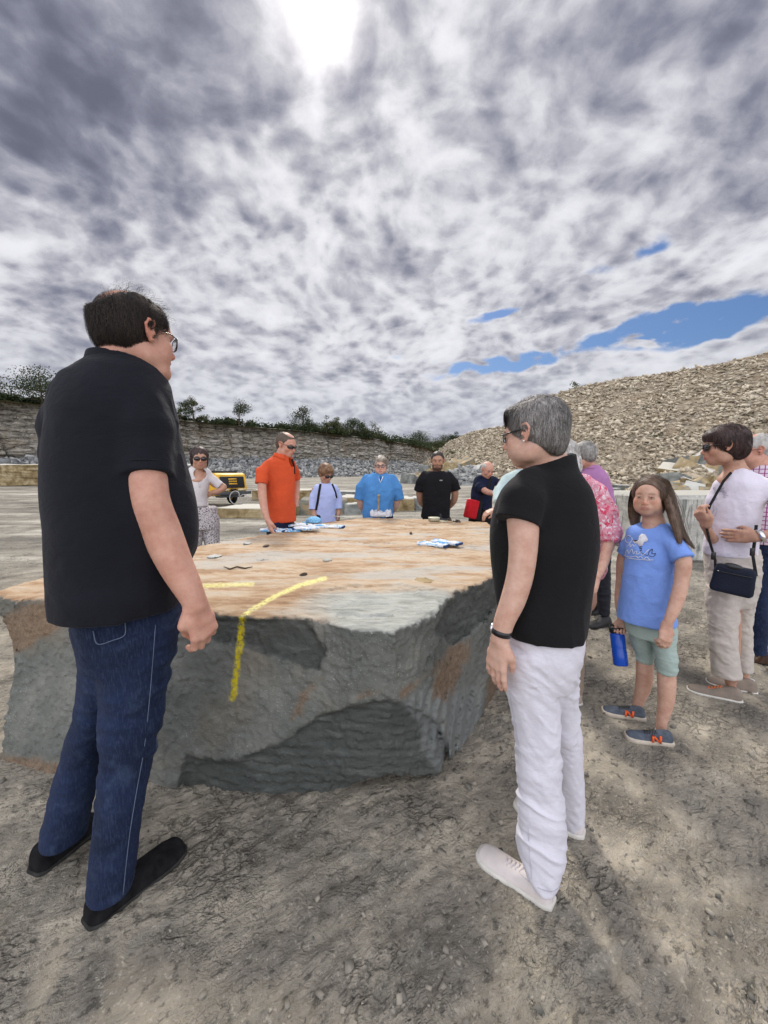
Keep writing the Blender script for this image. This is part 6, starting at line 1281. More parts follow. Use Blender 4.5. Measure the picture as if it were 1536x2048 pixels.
sh = build(P_, 'polo_shirt', OR, p, .0075, dict(amp=.010, freq=7, sc_=(1.2, 1.2, .8), seed=41))
collar('collar', atD(564, 912, 4.11), rotz(-math.radians(118)), .066, .064, .030, OR, sh, .014, .008, .5, .02, lean=.03)
legs(p, atD(563, 1040, 4.12)[:2], math.radians(110), NAVY, SHOEB, DSOLE, .88, .150, .115, seed=3)
band(p, 'backpack_strap', P_, [(584, 918), (588, 932), (589, 948)], .020, WEB, 3.7, 4.5)
# --- woman in striped blouse ---
p = person(650, 1040, 4.95, 'short haired woman in light blue striped blouse with backpack straps, looking down')
B = SD(); H = Head(atD(652, 948, 4.95), math.radians(140), .38, .92, eyes=False); H.add(B, atD(652, 968, 4.98), .048, atD(650, 985, 5.0)); torso_core(B, 650, 980, 1040, 5.0, .06)
tubes(B, [[(630, 980, 5.0, 13), (627, 1005, 4.98, 12), (628, 1025, 4.92, 10), (630, 1036, 4.88, 8)], [(670, 980, 5.0, 13), (677, 1005, 5.0, 11), (677, 1028, 4.95, 8)]])
hand(B, atD(630, 1036, 4.88), np.array((.05, -.1, -1)), np.array((1., .3, 0)), 1, .6, .92, r0=1.1); hand(B, atD(677, 1028, 4.95), np.array((-.05, -.1, -1)), np.array((-1., .3, 0)), 1, .6, .92, r0=1.1); finish(p, B, H, 'warm')
S = cap_short(H, .014, .010, -.085, .004, .008); H.ell(S, (0, .05, .085), (.065, .045, .03), .02); hm = hairmat('copper_brown_hair', (.10, .05, .025), (.22, .125, .065), (.35, .22, .13)); hair(S, p, hm, .0065, .006, 900, .05, lambda q: (np.stack([H.loc(q)[:, 0]*6, .5+0*q[:, 0], -1+1.2*sstep(H.loc(q)[:, 2], .06, .12)], 1))@H.R.T, 2, H, 34, width=.003, wave=.3)
glasses(H, p, True, .028, .019, .002, .101)
P_ = SD(); P_.loft(pl([(966, 641, 664, 4.98, .06), (972, 632, 671, 4.98, .08), (985, 626, 676, 4.98, .10), (1005, 628, 672, 4.98, .11), (1030, 628, 671, 4.98, .11), (1048, 625, 673, 4.98, .12)]), k=.03)
sleeves(P_, [[(634, 975, 5.0, 17), (626, 995, 4.98, 17), (625, 1020, 4.93, 16)], [(668, 975, 5.0, 17), (677, 995, 5.0, 16), (678, 1018, 4.97, 14)]])
sh = build(P_, 'blouse', LBL, p, .0075, dict(amp=.008, freq=8, seed=42)); collar('collar', atD(652, 969, 4.98), rotz(-math.radians(150)), .058, .056, .028, LBL, sh, .014, .006, .5, .018, lean=.03)
for q in ([(641, 968), (638, 985), (635, 1005), (632, 1020)], [(664, 968), (670, 983), (673, 996)]): band(p, 'backpack_strap', P_, q, .028, WEB, 4.5, 5.4)
legs(p, atD(650, 1040, 4.98)[:2], math.radians(165), NAVY, SHW, DSOLE, .82, .155, .11, seed=5)
# --- woman in blue polo ---
p = person(757, 1040, 4.95, 'stocky woman in bright blue polo and glasses, hands behind her back, behind the hammer')
B = SD(); H = Head(atD(762, 932, 4.95), math.radians(184), .03, .94, fat=1.08); H.add(B, atD(759, 952, 4.98), .052, atD(757, 970, 5.0)); torso_core(B, 757, 965, 1035, 5.0, .08)
tubes(B, [[(728, 965, 5.0, 16), (721, 995, 5.02, 17), (723, 1010, 5.05, 15), (735, 1026, 5.16, 11)], [(788, 965, 5.0, 16), (794, 995, 5.02, 17), (791, 1010, 5.05, 15), (780, 1026, 5.16, 11)]])
hand(B, atD(735, 1026, 5.16), np.array((1, .3, -.4)), np.array((0, 1., .2)), 1, .5, .9, r0=1.1); hand(B, atD(780, 1026, 5.18), np.array((-1, .3, -.4)), np.array((0, 1., .2)), 1, .5, .9, r0=1.1); finish(p, B, H, 'light'); eyes(H, p)
S = cap_short(H, .012, .004, -.06, .002, .008); H.ell(S, (-.02, .055, .085), (.05, .035, .025), .02); hm = hairmat('blond_grey_hair', (.13, .10, .075), (.30, .26, .21), (.5, .46, .40)); hair(S, p, hm, .0065, .006, 900, .045, lambda q: (np.stack([H.loc(q)[:, 0]*8-.4, .2+0*q[:, 0], -1+1.2*sstep(H.loc(q)[:, 2], .06, .12)], 1))@H.R.T, 3, H, 34, width=.003, wave=.3)
glasses(H, p, False, .026, .018, .0022, .102)
P_ = SD(); P_.loft(pl([(947, 746, 772, 4.98, .075), (952, 737, 780, 4.98, .09), (961, 729, 787, 4.98, .11), (980, 727, 789, 4.98, .13), (1005, 727, 786, 4.98, .15), (1030, 725, 786, 4.98, .155), (1048, 726, 785, 4.98, .15)]), k=.03)
sleeves(P_, [[(734, 958, 5.0, 24), (722, 975, 5.0, 23), (719, 998, 5.02, 22)], [(783, 958, 5.0, 24), (793, 975, 5.0, 23), (797, 998, 5.02, 22)]]); H.ell(P_, (0, .09, -.175), (.026, .05, .055), .006, 's')
sh = build(P_, 'polo_shirt', SKYB, p, .0075, dict(amp=.010, freq=7, seed=43)); collar('collar', atD(759, 948, 4.975), rotz(-math.radians(182)), .074, .070, .028, SKYB, sh, .015, .007, .45, .02, lean=.035)
WTR = simple('white_trim', (.7, .7, .7), .8); link('placket', *tube([H.w(x, y, z) for x, y, z in ((-.030, .072, -.135), (-.014, .088, -.185), (0, .095, -.215), (.014, .088, -.185), (.030, .072, -.135))], .005, 5), WTR, sh)
for py in (966, 971): link('button', *uvsphere(onsurf(P_, [(760, py)], 4.5, 5.3, .003)[0], np.ones(3)*.005, n=6), WTR, sh)
legs(p, atD(757, 1040, 4.98)[:2], math.radians(184), NAVY, SHOEB, DSOLE, .84, .19, .15, seed=6)
# --- bearded man in black T-shirt ---
p = person(872, 1040, 5.05, 'bearded young man in black T-shirt with hands behind his back, behind the small tins')
B = SD(); H = Head(atD(875, 922, 5.05), math.radians(188), .06, .98, beard=.92, brow=1); H.add(B, atD(873, 945, 5.08), .058, atD(872, 962, 5.1)); torso_core(B, 872, 960, 1035, 5.1, .08)
tubes(B, [[(848, 955, 5.1, 15), (840, 978, 5.12, 15), (841, 1000, 5.17, 13), (851, 1016, 5.26, 10)], [(898, 955, 5.1, 15), (909, 978, 5.12, 15), (908, 1000, 5.17, 13), (896, 1016, 5.26, 10)]])
hand(B, atD(851, 1016, 5.26), np.array((1, .3, -.3)), np.array((0, 1., .2)), 1, .5, .95, r0=1.1); hand(B, atD(896, 1016, 5.28), np.array((-1, .3, -.3)), np.array((0, 1., .2)), 1, .5, .95, r0=1.1); finish(p, B, H, 'tan'); eyes(H, p)
S = cap_short(H, -.001, .0, -.058, -.002, .0); hair(S, p, hairmat('black_brown_hair', (.012, .009, .008), (.035, .025, .02)), .006, .002, 0)
P_ = SD(); P_.loft(pl([(942, 857, 890, 5.08, .075), (947, 850, 897, 5.08, .09), (956, 845, 903, 5.08, .11), (975, 846, 903, 5.08, .12), (1000, 846, 901, 5.08, .12), (1036, 843, 900, 5.08, .12)]), k=.03)
sleeves(P_, [[(850, 950, 5.1, 20), (841, 965, 5.1, 20), (838, 981, 5.12, 20)], [(897, 950, 5.1, 20), (908, 965, 5.1, 20), (912, 980, 5.12, 20)]])
sh = build(P_, 't_shirt', TEE, p, .0075, dict(amp=.010, freq=7, seed=44))
mb = MB(); q0 = onsurf(P_, [(879, 961), (882, 961), (885, 961)], 4.5, 5.3, .003); mb.tube([q0[0]+np.array((0, 0, -.008)), q0[0]+np.array((.012, 0, .008)), q0[1]+np.array((0, 0, -.008))], .0035, 4).tube([q0[1]+np.array((.004, 0, -.006)), q0[1]+np.array((.012, 0, .008)), q0[2]], .0035, 4); mb.build('chest_emblem', WTR, sh)
legs(p, atD(872, 1040, 5.08)[:2], math.radians(188), GRYT, SHOEB, DSOLE, .86, .17, .125, seed=7)
# --- woman in white top ---
p = person(402, 1040, 4.75, 'dark bobbed woman in white top, sunglasses and spotted trousers, half hidden at the left', 'person')
D_ = 4.65; B = SD(); H = Head(atD(399, 917, D_), math.radians(150), .05, 1.0, eyes=False); H.add(B, atD(395, 940, D_+.03), .050, atD(396, 962, D_+.05)); torso_core(B, 396, 958, 1030, D_+.05, .07)
tubes(B, [[(415, 950, D_+.03, 17), (430, 968, D_+.02, 16), (447, 975, D_, 14), (440, 981, D_-.02, 12), (424, 986, D_+.02, 10), (420, 988, D_+.03, 9)], [(380, 950, D_+.08, 15), (372, 985, D_+.1, 13), (376, 1020, D_+.1, 10)]])
hand(B, atD(421, 987, D_+.03), np.array((-1, .3, -.1)), np.array((-.3, .6, -.5)), 1, .5, .9, r0=1.1); B.tube([atD(397, 960, D_+.02), atD(397, 950, D_+.02)], (.085, .05), .04); finish(p, B, H, 'warm')
S = SD(); H.ell(S, (0, -.02, .036), (.090, .108, .096), .01); H.ell(S, (0, -.03, -.04), (.088, .075, .085), .03); H.ell(S, (0, .105, -.058), (.060, .085, .090), .012, 's'); H.ell(S, (0, .09, -.15), (.10, .12, .07), .01, 's'); H.ell(S, (0, -.02, -.18), (.12, .12, .08), .01, 's')
hm = hairmat('dark_auburn_hair', (.018, .010, .009), (.05, .028, .024), (.09, .055, .05)); hair(S, p, hm, .0065, .004, 900, .07, lambda q: (np.stack([H.loc(q)[:, 0]*5, .2+0*q[:, 0], -1+.8*sstep(H.loc(q)[:, 2], .06, .12)], 1))@H.R.T, 3, H, 34, width=.003, wave=.15, mask=lambda V: (H.loc(V)[:, 1] < .05)*1.)
glasses(H, p, True, .028, .018, .002, .101)
P_ = SD(); P_.loft(pl([(932, 383, 408, D_+.05, .07), (940, 375, 419, D_+.05, .09), (955, 375, 420, D_+.05, .105), (972, 378, 418, D_+.05, .115), (990, 380, 415, D_+.05, .105), (1012, 386, 416, D_+.05, .10)]), k=.03)
sleeves(P_, [[(412, 944, D_+.04, 20), (426, 960, D_+.02, 20), (441, 972, D_, 18)], [(382, 946, D_+.08, 18), (373, 970, D_+.1, 17)]]); H.ell(P_, (.004, .03, -.165), (.062, .09, .062), .006, 's')
sh = build(P_, 'top', WTOP, p, .0075, dict(amp=.006, freq=8, seed=45)); legs(p, atD(403, 1020, D_+.06)[:2], math.radians(150), SPOT, SHW, DSOLE, .965, .165, .125, r_=(.088, .066, .056), seed=8)
link('necklace', *tube(onsurf(P_, dens([(394, 955), (397, 965), (399, 975), (402, 965), (403, 955)], 4), 4.2, 5.0, .003), .0016, 4), simple('silver', (.6, .6, .6), .3, metal=1), p)
# --- man in navy T-shirt with red bag ---
p = person(965, 1045, 5.7, 'bald man in navy T-shirt with red shoulder bag, leaning right, farthest at the block')
D_ = 5.65; B = SD(); H = Head(atD(975, 940, D_-.05), math.radians(165), .35, .96, eyes=True, roll=-.1); H.add(B, atD(968, 956, D_), .052, atD(966, 970, D_+.03)); torso_core(B, 966, 965, 1030, D_+.05, .08)
tubes(B, [[(962, 962, D_, 14), (966, 978, D_-.12, 13), (975, 984, D_-.2, 12), (990, 987, D_-.3, 10), (1000, 988, D_-.36, 8)], [(985, 960, D_+.03, 13), (997, 968, D_+.03, 11), (1008, 975, D_, 9)]])
hand(B, atD(1000, 988, D_-.36), np.array((1, -.2, -.05)), np.array((.1, -.2, -1)), 1, .4, .95, r0=1.1); finish(p, B, H, 'rosy'); eyes(H, p)
S = cap_short(H, -.006, -.004, -.058, -.03, -.004); H.ell(S, (0, .01, .14), (.075, .12, .09), .01, 's'); hair(S, p, hairmat('white_stubble', (.35, .33, .31), (.5, .48, .46)), .006, .001, 0)
P_ = SD(); P_.loft(pl([(951, 958, 978, D_, .07), (957, 952, 988, D_+.02, .09), (968, 947, 990, D_+.03, .11), (985, 943, 986, D_+.03, .125), (1005, 942, 984, D_+.03, .13), (1018, 942, 984, D_+.03, .13)]), k=.03); sleeves(P_, [[(957, 960, D_+.02, 19), (960, 974, D_-.08, 19), (966, 980, D_-.13, 18)], [(984, 958, D_+.03, 17), (996, 965, D_+.03, 16)]])
build(P_, 't_shirt', TEE2, p, .0075, dict(amp=.009, freq=7, seed=46)); legs(p, atD(963, 1045, D_+.04)[:2], math.radians(165), BLKT, SHOEB, DSOLE, .82, .17, .13, r_=(.105, .095, .085), seed=9)
bg_ = empty('shoulder_bag', tuple(atD(945, 1020, D_-.15)), 'red shoulder bag with black sides slung on the bald man in navy', 'bag')
RED = cloth('red_canvas', (.55, .012, .02), .8, 300, .3); bc = atD(943, 1018, D_-.16); Rb = rotz(.35)@roty(.22)
MB().box(bc, (.085, .05, .13), Rb).build('bag_body', RED, bg_, bevel=.02); MB().box(bc+Rb@np.array((.105, 0, -.005)), (.03, .055, .135), Rb).build('side_panel', WEB, bg_, bevel=.015)
strap('bag_strap', onsurf(P_, dens([(983, 954), (978, 970), (970, 985), (961, 1000), (955, 1012)], 4), D_-.5, D_+.3, .006), .038, WEB, bg_, .003, np.array([(0, -1., 0)]*17))
# --- lilac polo man ---
LIL = cloth('lilac_pique', (.42, .20, .40), .9, 420, .4, .2, .08); DGR = cloth('dark_grey_cotton', (.028, .030, .038), .9, 400, .4)
D_ = 4.1; p = person(1200, 1240, D_, 'man in lilac polo and dark trousers, back turned, right of the grey haired woman')
B = SD(); H = Head(atD(1165, 912, D_-.05), math.radians(-40), .2, 1.02, eyes=False); H.add(B, atD(1180, 938, D_), .056, atD(1186, 960, D_+.02)); torso_core(B, 1192, 955, 1080, D_+.02, .08)
tubes(B, [[(1205, 960, D_+.02, 19), (1216, 1000, D_+.04, 18), (1220, 1030, D_+.03, 16), (1205, 1060, D_-.1, 13), (1196, 1078, D_-.16, 11)]]); hand(B, atD(1196, 1078, D_-.16), np.array((-.6, -.3, -.8)), np.array((-.8, .4, .2)), 1, .5, 1., r0=1.1); finish(p, B, H, 'rosy')
S = cap_short(H, .002, .0, -.06, -.004, .001); H.ell(S, (0, .05, .13), (.06, .05, .04), .01, 's'); hair(S, p, hairmat('silver_hair', (.12, .11, .10), (.28, .27, .25), (.45, .43, .40)), .006, .003, 700, .03, lambda q: np.stack([0*q[:, 0], 0*q[:, 0], -1+0*q[:, 0]], 1), 4, H, 34, width=.003, wave=.3)
P_ = SD(); P_.loft(pl([(930, 1168, 1194, D_, .065), (938, 1162, 1206, D_, .09), (950, 1158, 1215, D_, .11), (975, 1160, 1222, D_+.02, .13), (1010, 1160, 1224, D_+.02, .135), (1050, 1163, 1224, D_+.02, .14), (1080, 1166, 1224, D_+.02, .135)]), k=.03); sleeves(P_, [[(1204, 955, D_+.02, 28), (1214, 980, D_+.04, 28), (1217, 1010, D_+.04, 28)]])
sh = build(P_, 'polo_shirt', LIL, p, .007, dict(amp=.009, freq=7, seed=47)); collar('collar', atD(1181, 936, D_), rotz(math.radians(40)), .064, .062, .028, LIL, sh, .014, .007, .5, .02, lean=.03)
J = SD(); J.loft(pl([(1060, 1166, 1223, D_+.02, .12), (1100, 1168, 1222, D_+.02, .12), (1125, 1172, 1221, D_+.02, .10)]), k=.03); J.loft(pl([(1100, 1190, 1222, D_, .09), (1160, 1192, 1221, D_, .075), (1232, 1196, 1218, D_, .06)]), k=.02); J.loft(pl([(1100, 1168, 1200, D_+.05, .09), (1160, 1174, 1202, D_+.1, .075), (1218, 1178, 1200, D_+.2, .06)]), k=.02)
build(J, 'trousers', DGR, p, .007, dict(amp=.010, freq=9, sc_=(1, 1, 1.7), seed=48))
shoe(p, atZ(1219, 1250, 0), atZ(1172, 1256, 0), SHOEB, DSOLE, hg=.09, res=.006, lace=GLB, wd=.06, tw=.06); shoe(p, atZ(1204, 1226, 0), atZ(1168, 1230, 0), SHOEB, DSOLE, hg=.09, res=.007, wd=.06, tw=.06)
# --- woman in pink patterned blouse, bending ---
def paisley(nt, pos, c_):
    n1 = nt.noise(pos, 13, 5, .6, 3.0); n2 = nt.noise(pos, 28, 4, .6, 2.0)
    c_ = nt.mix(nt.smooth(n1, .52, .57), c_, (.62, .06, .13)); return nt.mix(nt.smooth(n2, .54, .58), c_, (.78, .66, .70))
PNK = cloth('pink_patterned_silk', (.72, .30, .38), .6, 420, .2, .2, .05, extra=paisley); BGE = cloth('beige_cotton', (.30, .235, .18), .9, 400, .4); TRAIN = simple('beige_trainer', (.36, .30, .25), .7)
D_ = 2.75; p = person(1150, 1400, 2.6, 'white haired woman in pink patterned blouse, bending behind the grey haired woman')
B = SD(); H = Head(atD(1116, 925, 2.45), math.radians(-35), .5, .93, eyes=False); H.add(B, atD(1140, 958, 2.55), .05, atD(1160, 990, 2.62)); torso_core(B, 1165, 990, 1200, 2.7, .08)
tubes(B, [[(1200, 1000, 2.7, 40), (1222, 1060, 2.68, 34), (1214, 1100, 2.58, 24), (1205, 1130, 2.48, 22), (1190, 1160, 2.38, 17)]]); hand(B, atD(1188, 1162, 2.36), np.array((-.7, -.1, -.5)), np.array((-.2, .5, -.8)), 1, .4, .95); finish(p, B, H, 'fair', .006)
S = cap_short(H, .012, .012, -.10, .0, .010); H.ell(S, (0, -.07, -.05), (.07, .045, .07), .02); hair(S, p, hairmat('white_hair', (.30, .28, .26), (.55, .53, .5), (.75, .73, .7)), .006, .005, 2500, .07, lambda q: np.stack([.2+0*q[:, 0], 0*q[:, 0], -1+0*q[:, 0]], 1), 5, H, 34, width=.002, wave=.3)
P_ = SD(); P_.loft(pl([(950, 1125, 1178, 2.62, .09), (970, 1115, 1196, 2.66, .12), (1000, 1108, 1206, 2.7, .14), (1050, 1105, 1206, 2.74, .15), (1100, 1105, 1204, 2.74, .15), (1130, 1108, 1212, 2.74, .15), (1150, 1112, 1206, 2.74, .14), (1160, 1120, 1196, 2.74, .12)]), k=.04); sleeves(P_, [[(1192, 985, 2.68, 46), (1212, 1030, 2.66, 58), (1221, 1062, 2.64, 52), (1220, 1082, 2.62, 36)]], .04)
build(P_, 'blouse', PNK, p, .006, dict(amp=.016, freq=9, seed=49, sc_=(1, 1, .8)))
J = SD(); J.loft(pl([(1140, 1105, 1190, 2.74, .12), (1180, 1102, 1186, 2.72, .13), (1230, 1105, 1180, 2.7, .12)]), k=.03); J.loft(pl([(1200, 1130, 1184, 2.64, .10), (1300, 1136, 1172, 2.62, .08), (1392, 1138, 1166, 2.60, .06)]), k=.02); J.loft(pl([(1200, 1100, 1150, 2.72, .10), (1300, 1100, 1138, 2.75, .08), (1370, 1100, 1128, 2.78, .06)]), k=.02)
build(J, 'trousers', BGE, p, .007, dict(amp=.008, freq=8, seed=50)); shoe(p, atZ(1164, 1408, 0), atZ(1098, 1395, 0), TRAIN, WSOLE, res=.006); shoe(p, atZ(1130, 1385, 0), atZ(1068, 1372, 0), TRAIN, WSOLE, res=.007)
# --- person in mint shirt, behind the grey haired woman ---
MNT = cloth('pale_mint_linen', (.46, .58, .57), .9, 400, .4, .15, .06); D_ = 3.75
p = person(1050, 1200, D_, 'person in pale mint shirt, face half hidden behind the grey haired woman'); 
B = SD(); H = Head(atD(1050, 915, D_), math.radians(-70), .35, 1.0, eyes=False); H.add(B, atD(1050, 945, D_), .055, atD(1050, 965, D_)); torso_core(B, 1055, 960, 1090, D_, .08)
tubes(B, [[(1020, 965, D_-.05, 20), (1003, 990, D_-.15, 18), (1000, 1010, D_-.3, 15), (992, 1018, D_-.4, 12)]]); hand(B, atD(991, 1019, D_-.4), np.array((-.8, -.1, -.3)), np.array((0, .2, -1)), 1, .5, .95); finish(p, B, H, 'warm', .007)
S = cap_short(H, .004, .004, -.06, .0, .002); hair(S, p, hairmat('silver_hair2', (.12, .11, .10), (.28, .27, .25)), .007, .003, 0)
P_ = SD(); P_.loft(pl([(938, 1035, 1068, D_, .07), (948, 1012, 1082, D_, .10), (975, 1002, 1090, D_, .125), (1020, 1008, 1090, D_, .13), (1075, 1012, 1088, D_, .13)]), k=.03); sleeves(P_, [[(1015, 960, D_-.05, 32), (999, 985, D_-.14, 30), (998, 1006, D_-.27, 24)]])
build(P_, 'shirt', MNT, p, .0075, dict(amp=.009, freq=8, seed=51)); legs(p, atD(1050, 1080, D_)[:2], math.radians(-60), DGR, SHOEB, DSOLE, .85, .17, .13, seed=12)
# --- woman in white blouse with a shoulder bag ---
WBL = cloth('white_jersey', (.68, .64, .72), .8, 420, .3, .15, .03); LIN = cloth('natural_linen', (.52, .47, .42), .9, 300, .6, .1, .06); TAUPE = simple('taupe_leather', (.25, .205, .165), .7, .2, var=.12, vscale=20, bump=.3, bscale=200, bdist=.001); ORL = simple('orange_lace', (.80, .22, .07), .7)
D_ = 3.22; p = person(1462, 1385, D_, 'dark haired woman in white blouse and linen trousers with black sunglasses, hand on hip'); pb = p
B = SD(); H = Head(atD(1447, 893, D_-.02), math.radians(-64), .06, .98, eyes=False); H.add(B, atD(1468, 930, D_+.02), .048, atD(1478, 962, D_+.03)); torso_core(B, 1472, 960, 1130, D_+.03, .075)
B.tube([atD(1478, 958, D_+.02), atD(1455, 965, D_-.02)], (.05, .055), .04)
tubes(B, [[(1505, 962, D_+.02, 36), (1545, 992, D_-.02, 36), (1578, 1030, D_-.08, 32), (1560, 1055, D_-.14, 28), (1530, 1070, D_-.18, 22), (1512, 1074, D_-.19, 19)], [(1442, 985, D_+.02, 28), (1424, 1050, D_+.03, 24), (1425, 1078, D_-.1, 24), (1416, 1062, D_-.18, 20), (1408, 1050, D_-.22, 18)]])
hand(B, atD(1510, 1074, D_-.19), atD(1442, 1070, D_-.14)-atD(1510, 1074, D_-.19), np.array((.3, 1., -.1)), -1, .10, 1.0, thumb=1); hand(B, atD(1413, 1048, D_-.23), atD(1398, 1025, D_-.25)-atD(1413, 1048, D_-.23), np.array((.9, .2, .3)), -1, 1.0, .95)
tubes(B, [[(1462, 1350, D_, 32), (1462, 1372, D_, 22), (1470, 1395, D_, 22)], [(1486, 1335, D_+.2, 26), (1488, 1352, D_+.2, 21), (1496, 1372, D_+.2, 21)]]); B.tube([atD(1472, 1120, D_+.03), atD(1462, 1350, D_)], .04, .02); B.tube([atD(1472, 1120, D_+.03), atD(1482, 1250, D_+.2), atD(1486, 1335, D_+.2)], .034, .02)
build(B, 'body', SK['warm'], p, .0048, attrs=H.attrs)
S = SD(); H.ell(S, (0, -.022, .040), (.092, .112, .098), .01); H.ell(S, (0, -.055, -.02), (.082, .075, .075), .03); H.ell(S, (0, .030, .065), (.075, .075, .05), .02); H.ell(S, (0, .115, -.050), (.085, .090, .088), .012, 's'); H.ell(S, (0, .07, -.13), (.11, .10, .09), .015, 's'); H.ell(S, (0, -.06, -.16), (.13, .13, .08), .015, 's')
hm = hairmat('auburn_black_hair', (.016, .009, .008), (.045, .024, .020), (.10, .06, .055)); hair(S, p, hm, .005, .004, 5000, .06, lambda q: (np.stack([H.loc(q)[:, 0]*3, .5*sstep(H.loc(q)[:, 1], -.03, .05)-.2, -1+.9*sstep(H.loc(q)[:, 2], .06, .12)], 1))@H.R.T, 3, H, 34, width=.0018, wave=.15, mask=lambda V: 1-.9*(H.loc(V)[:, 1] > .065))
glasses(H, p, True, .029, .021, .002, .101, temple=.003)
P_ = SD(); P_.loft(pl([(940, 1452, 1500, D_+.03, .06), (948, 1444, 1514, D_+.03, .085), (962, 1436, 1526, D_+.02, .11), (985, 1427, 1532, D_+.02, .125), (1015, 1415, 1530, D_+.02, .135), (1045, 1410, 1524, D_+.02, .13), (1080, 1408, 1519, D_+.02, .125), (1108, 1404, 1518, D_+.02, .13), (1114, 1404, 1518, D_+.02, .13)]), k=.03, rnd=.005)
sleeves(P_, [[(1503, 960, D_+.02, 50), (1528, 975, D_, 52), (1548, 996, D_-.02, 52)], [(1442, 972, D_-.02, 44), (1432, 1000, D_-.02, 46), (1424, 1030, D_-.01, 42)]]); H.ell(P_, (0, .03, -.165), (.058, .085, .042), .006, 's')
sh = build(P_, 'blouse', WBL, p, .0055, dict(amp=.011, freq=7, seed=61, sc_=(1.1, 1.1, .8)))
EMB = simple('grey_embroidery', (.36, .34, .40), .8); mb = MB(); rg = np.random.default_rng(6)
for i in range(16):
    cx_, cy_ = 1436+rg.uniform(-8, 18), 985+rg.uniform(-14, 14)
    mb.tube(onsurf(P_, [(cx_+2.5*math.cos(t), cy_+2.5*math.sin(t)) for t in np.linspace(0, 5, 7)], 2.7, 3.4, .002), .0014, 4)
for i in range(9):
    cx_, cy_ = 1416+rg.uniform(-3, 14), 1045+rg.uniform(-26, 24); mb.tube(onsurf(P_, dens([(cx_, cy_), (cx_+rg.uniform(-4, 6), cy_-12), (cx_+rg.uniform(-6, 8), cy_-22)], 3), 2.7, 3.4, .002), .0011, 4)
mb.build('embroidery', EMB, sh)
J = SD(); J.loft(pl([(1100, 1406, 1518, D_+.02, .125), (1140, 1408, 1522, D_+.02, .135), (1175, 1410, 1518, D_+.02, .13), (1215, 1412, 1508, D_+.02, .11)]), k=.03)
J.loft(pl([(1180, 1411, 1486, D_-.04, .11), (1250, 1414, 1478, D_-.05, .10), (1310, 1417, 1480, D_-.05, .09), (1358, 1420, 1486, D_-.04, .09)]), k=.02); J.loft(pl([(1180, 1440, 1514, D_+.13, .10), (1250, 1458, 1507, D_+.19, .08), (1310, 1466, 1506, D_+.22, .075), (1347, 1468, 1508, D_+.22, .075)]), k=.02)
build(J, 'trousers', LIN, p, .0055, dict(amp=.010, freq=9, seed=62, sc_=(1, 1, 1.3), fine=.5))
so, *_r = shoe(p, atZ(1484, 1404, 0), atZ(1374, 1378, 0), TAUPE, WSOLE, hg=.085, wd=.047, lace=ORL, res=.005); shoe(p, atZ(1514, 1387, 0), atZ(1412, 1362, 0), TAUPE, WSOLE, hg=.085, wd=.047, lace=ORL, res=.005)
for a, D2 in (((1470, 1394), D_), ((1496, 1371), D_+.2)): link('sock', *tube([atD(a[0], a[1]-2, D2), atD(a[0], a[1]-12, D2)], .034, 20), SOCK, p, True)
wa = atD(1521, 1072, D_-.185); ad = atD(1530, 1070, D_-.18)-atD(1512, 1074, D_-.19); ad /= np.linalg.norm(ad); o1 = np.cross(ad, (0, 1., 0)); o1 /= np.linalg.norm(o1); o2 = np.cross(ad, o1)
strap('wristwatch', [wa+(o1*math.cos(t)+o2*math.sin(t))*.034 for t in np.linspace(0, 2*math.pi, 30)], .022, simple('polished_steel', (.6, .6, .62), .2, .5, metal=1), p, .004, wa)
# her bag
NBAG = cloth('dark_navy_nylon', (.012, .016, .030), .7, 300, .3, .1)
b0 = atD(1466, 1160, D_-.24); vz = azof(1466, 1165); Rb = rotz(-vz)@roty(.10); bgo = empty('shoulder_bag', tuple(b0), 'small dark navy crossbody bag hanging at the hip of the white blouse woman', 'bag')
S = SD()
def bagf(P): q = (P-b0)@Rb; hw = np.interp(q[..., 2], (-.08, .06), (.102, .092)); d = np.stack([np.abs(q[..., 0])-hw+.03, np.abs(q[..., 1])-.026+.012, np.abs(q[..., 2])-.086+.03], -1); a_ = np.maximum(d, 0); return np.linalg.norm(a_*np.array((1, 2.2, 1)), axis=-1)+np.minimum(d.max(-1), 0)-.026
S.add(bagf, b0-.17, b0+.17, .0); bb_ = build(S, 'bag_body', NBAG, bgo, .005, dict(amp=.003, freq=9, seed=3))
link('zip', *tube([b0+Rb@np.array((x, -.031, .040)) for x in np.linspace(-.075, .075, 8)], .003, 5), GLB, bb_)
S = SD(); S.ell(b0+Rb@np.array((-.015, -.012, .078)), (.048, .018, .020), Rb); build(S, 'glasses_case', GLB, bgo, .004)
l1 = [b0+Rb@np.array((-.088, -.01, .05)), atD(1430, 1120, D_-.22), atD(1418, 1080, D_-.22), atD(1410, 1040, D_-.24), atD(1420, 1010, D_-.18), atD(1434, 985, D_-.14), atD(1447, 962, D_-.12), atD(1462, 945, D_-.06)]; strap('bag_strap', l1, .014, WEB, bgo, .003, b0+np.array((0, 1., 0)))
l2 = [b0+Rb@np.array((.088, -.005, .05)), atD(1505, 1110, D_-.20), atD(1509, 1080, D_-.13), atD(1512, 1050, D_-.13)]; strap('bag_strap', l2, .020, WEB, bgo, .003, b0+np.array((0, 1., 0)))
for q in (atD(1427, 1112, D_-.225), atD(1505, 1104, D_-.205)): MB().box(q, (.012, .006, .022)).build('buckle', GLB, bgo, bevel=.003)
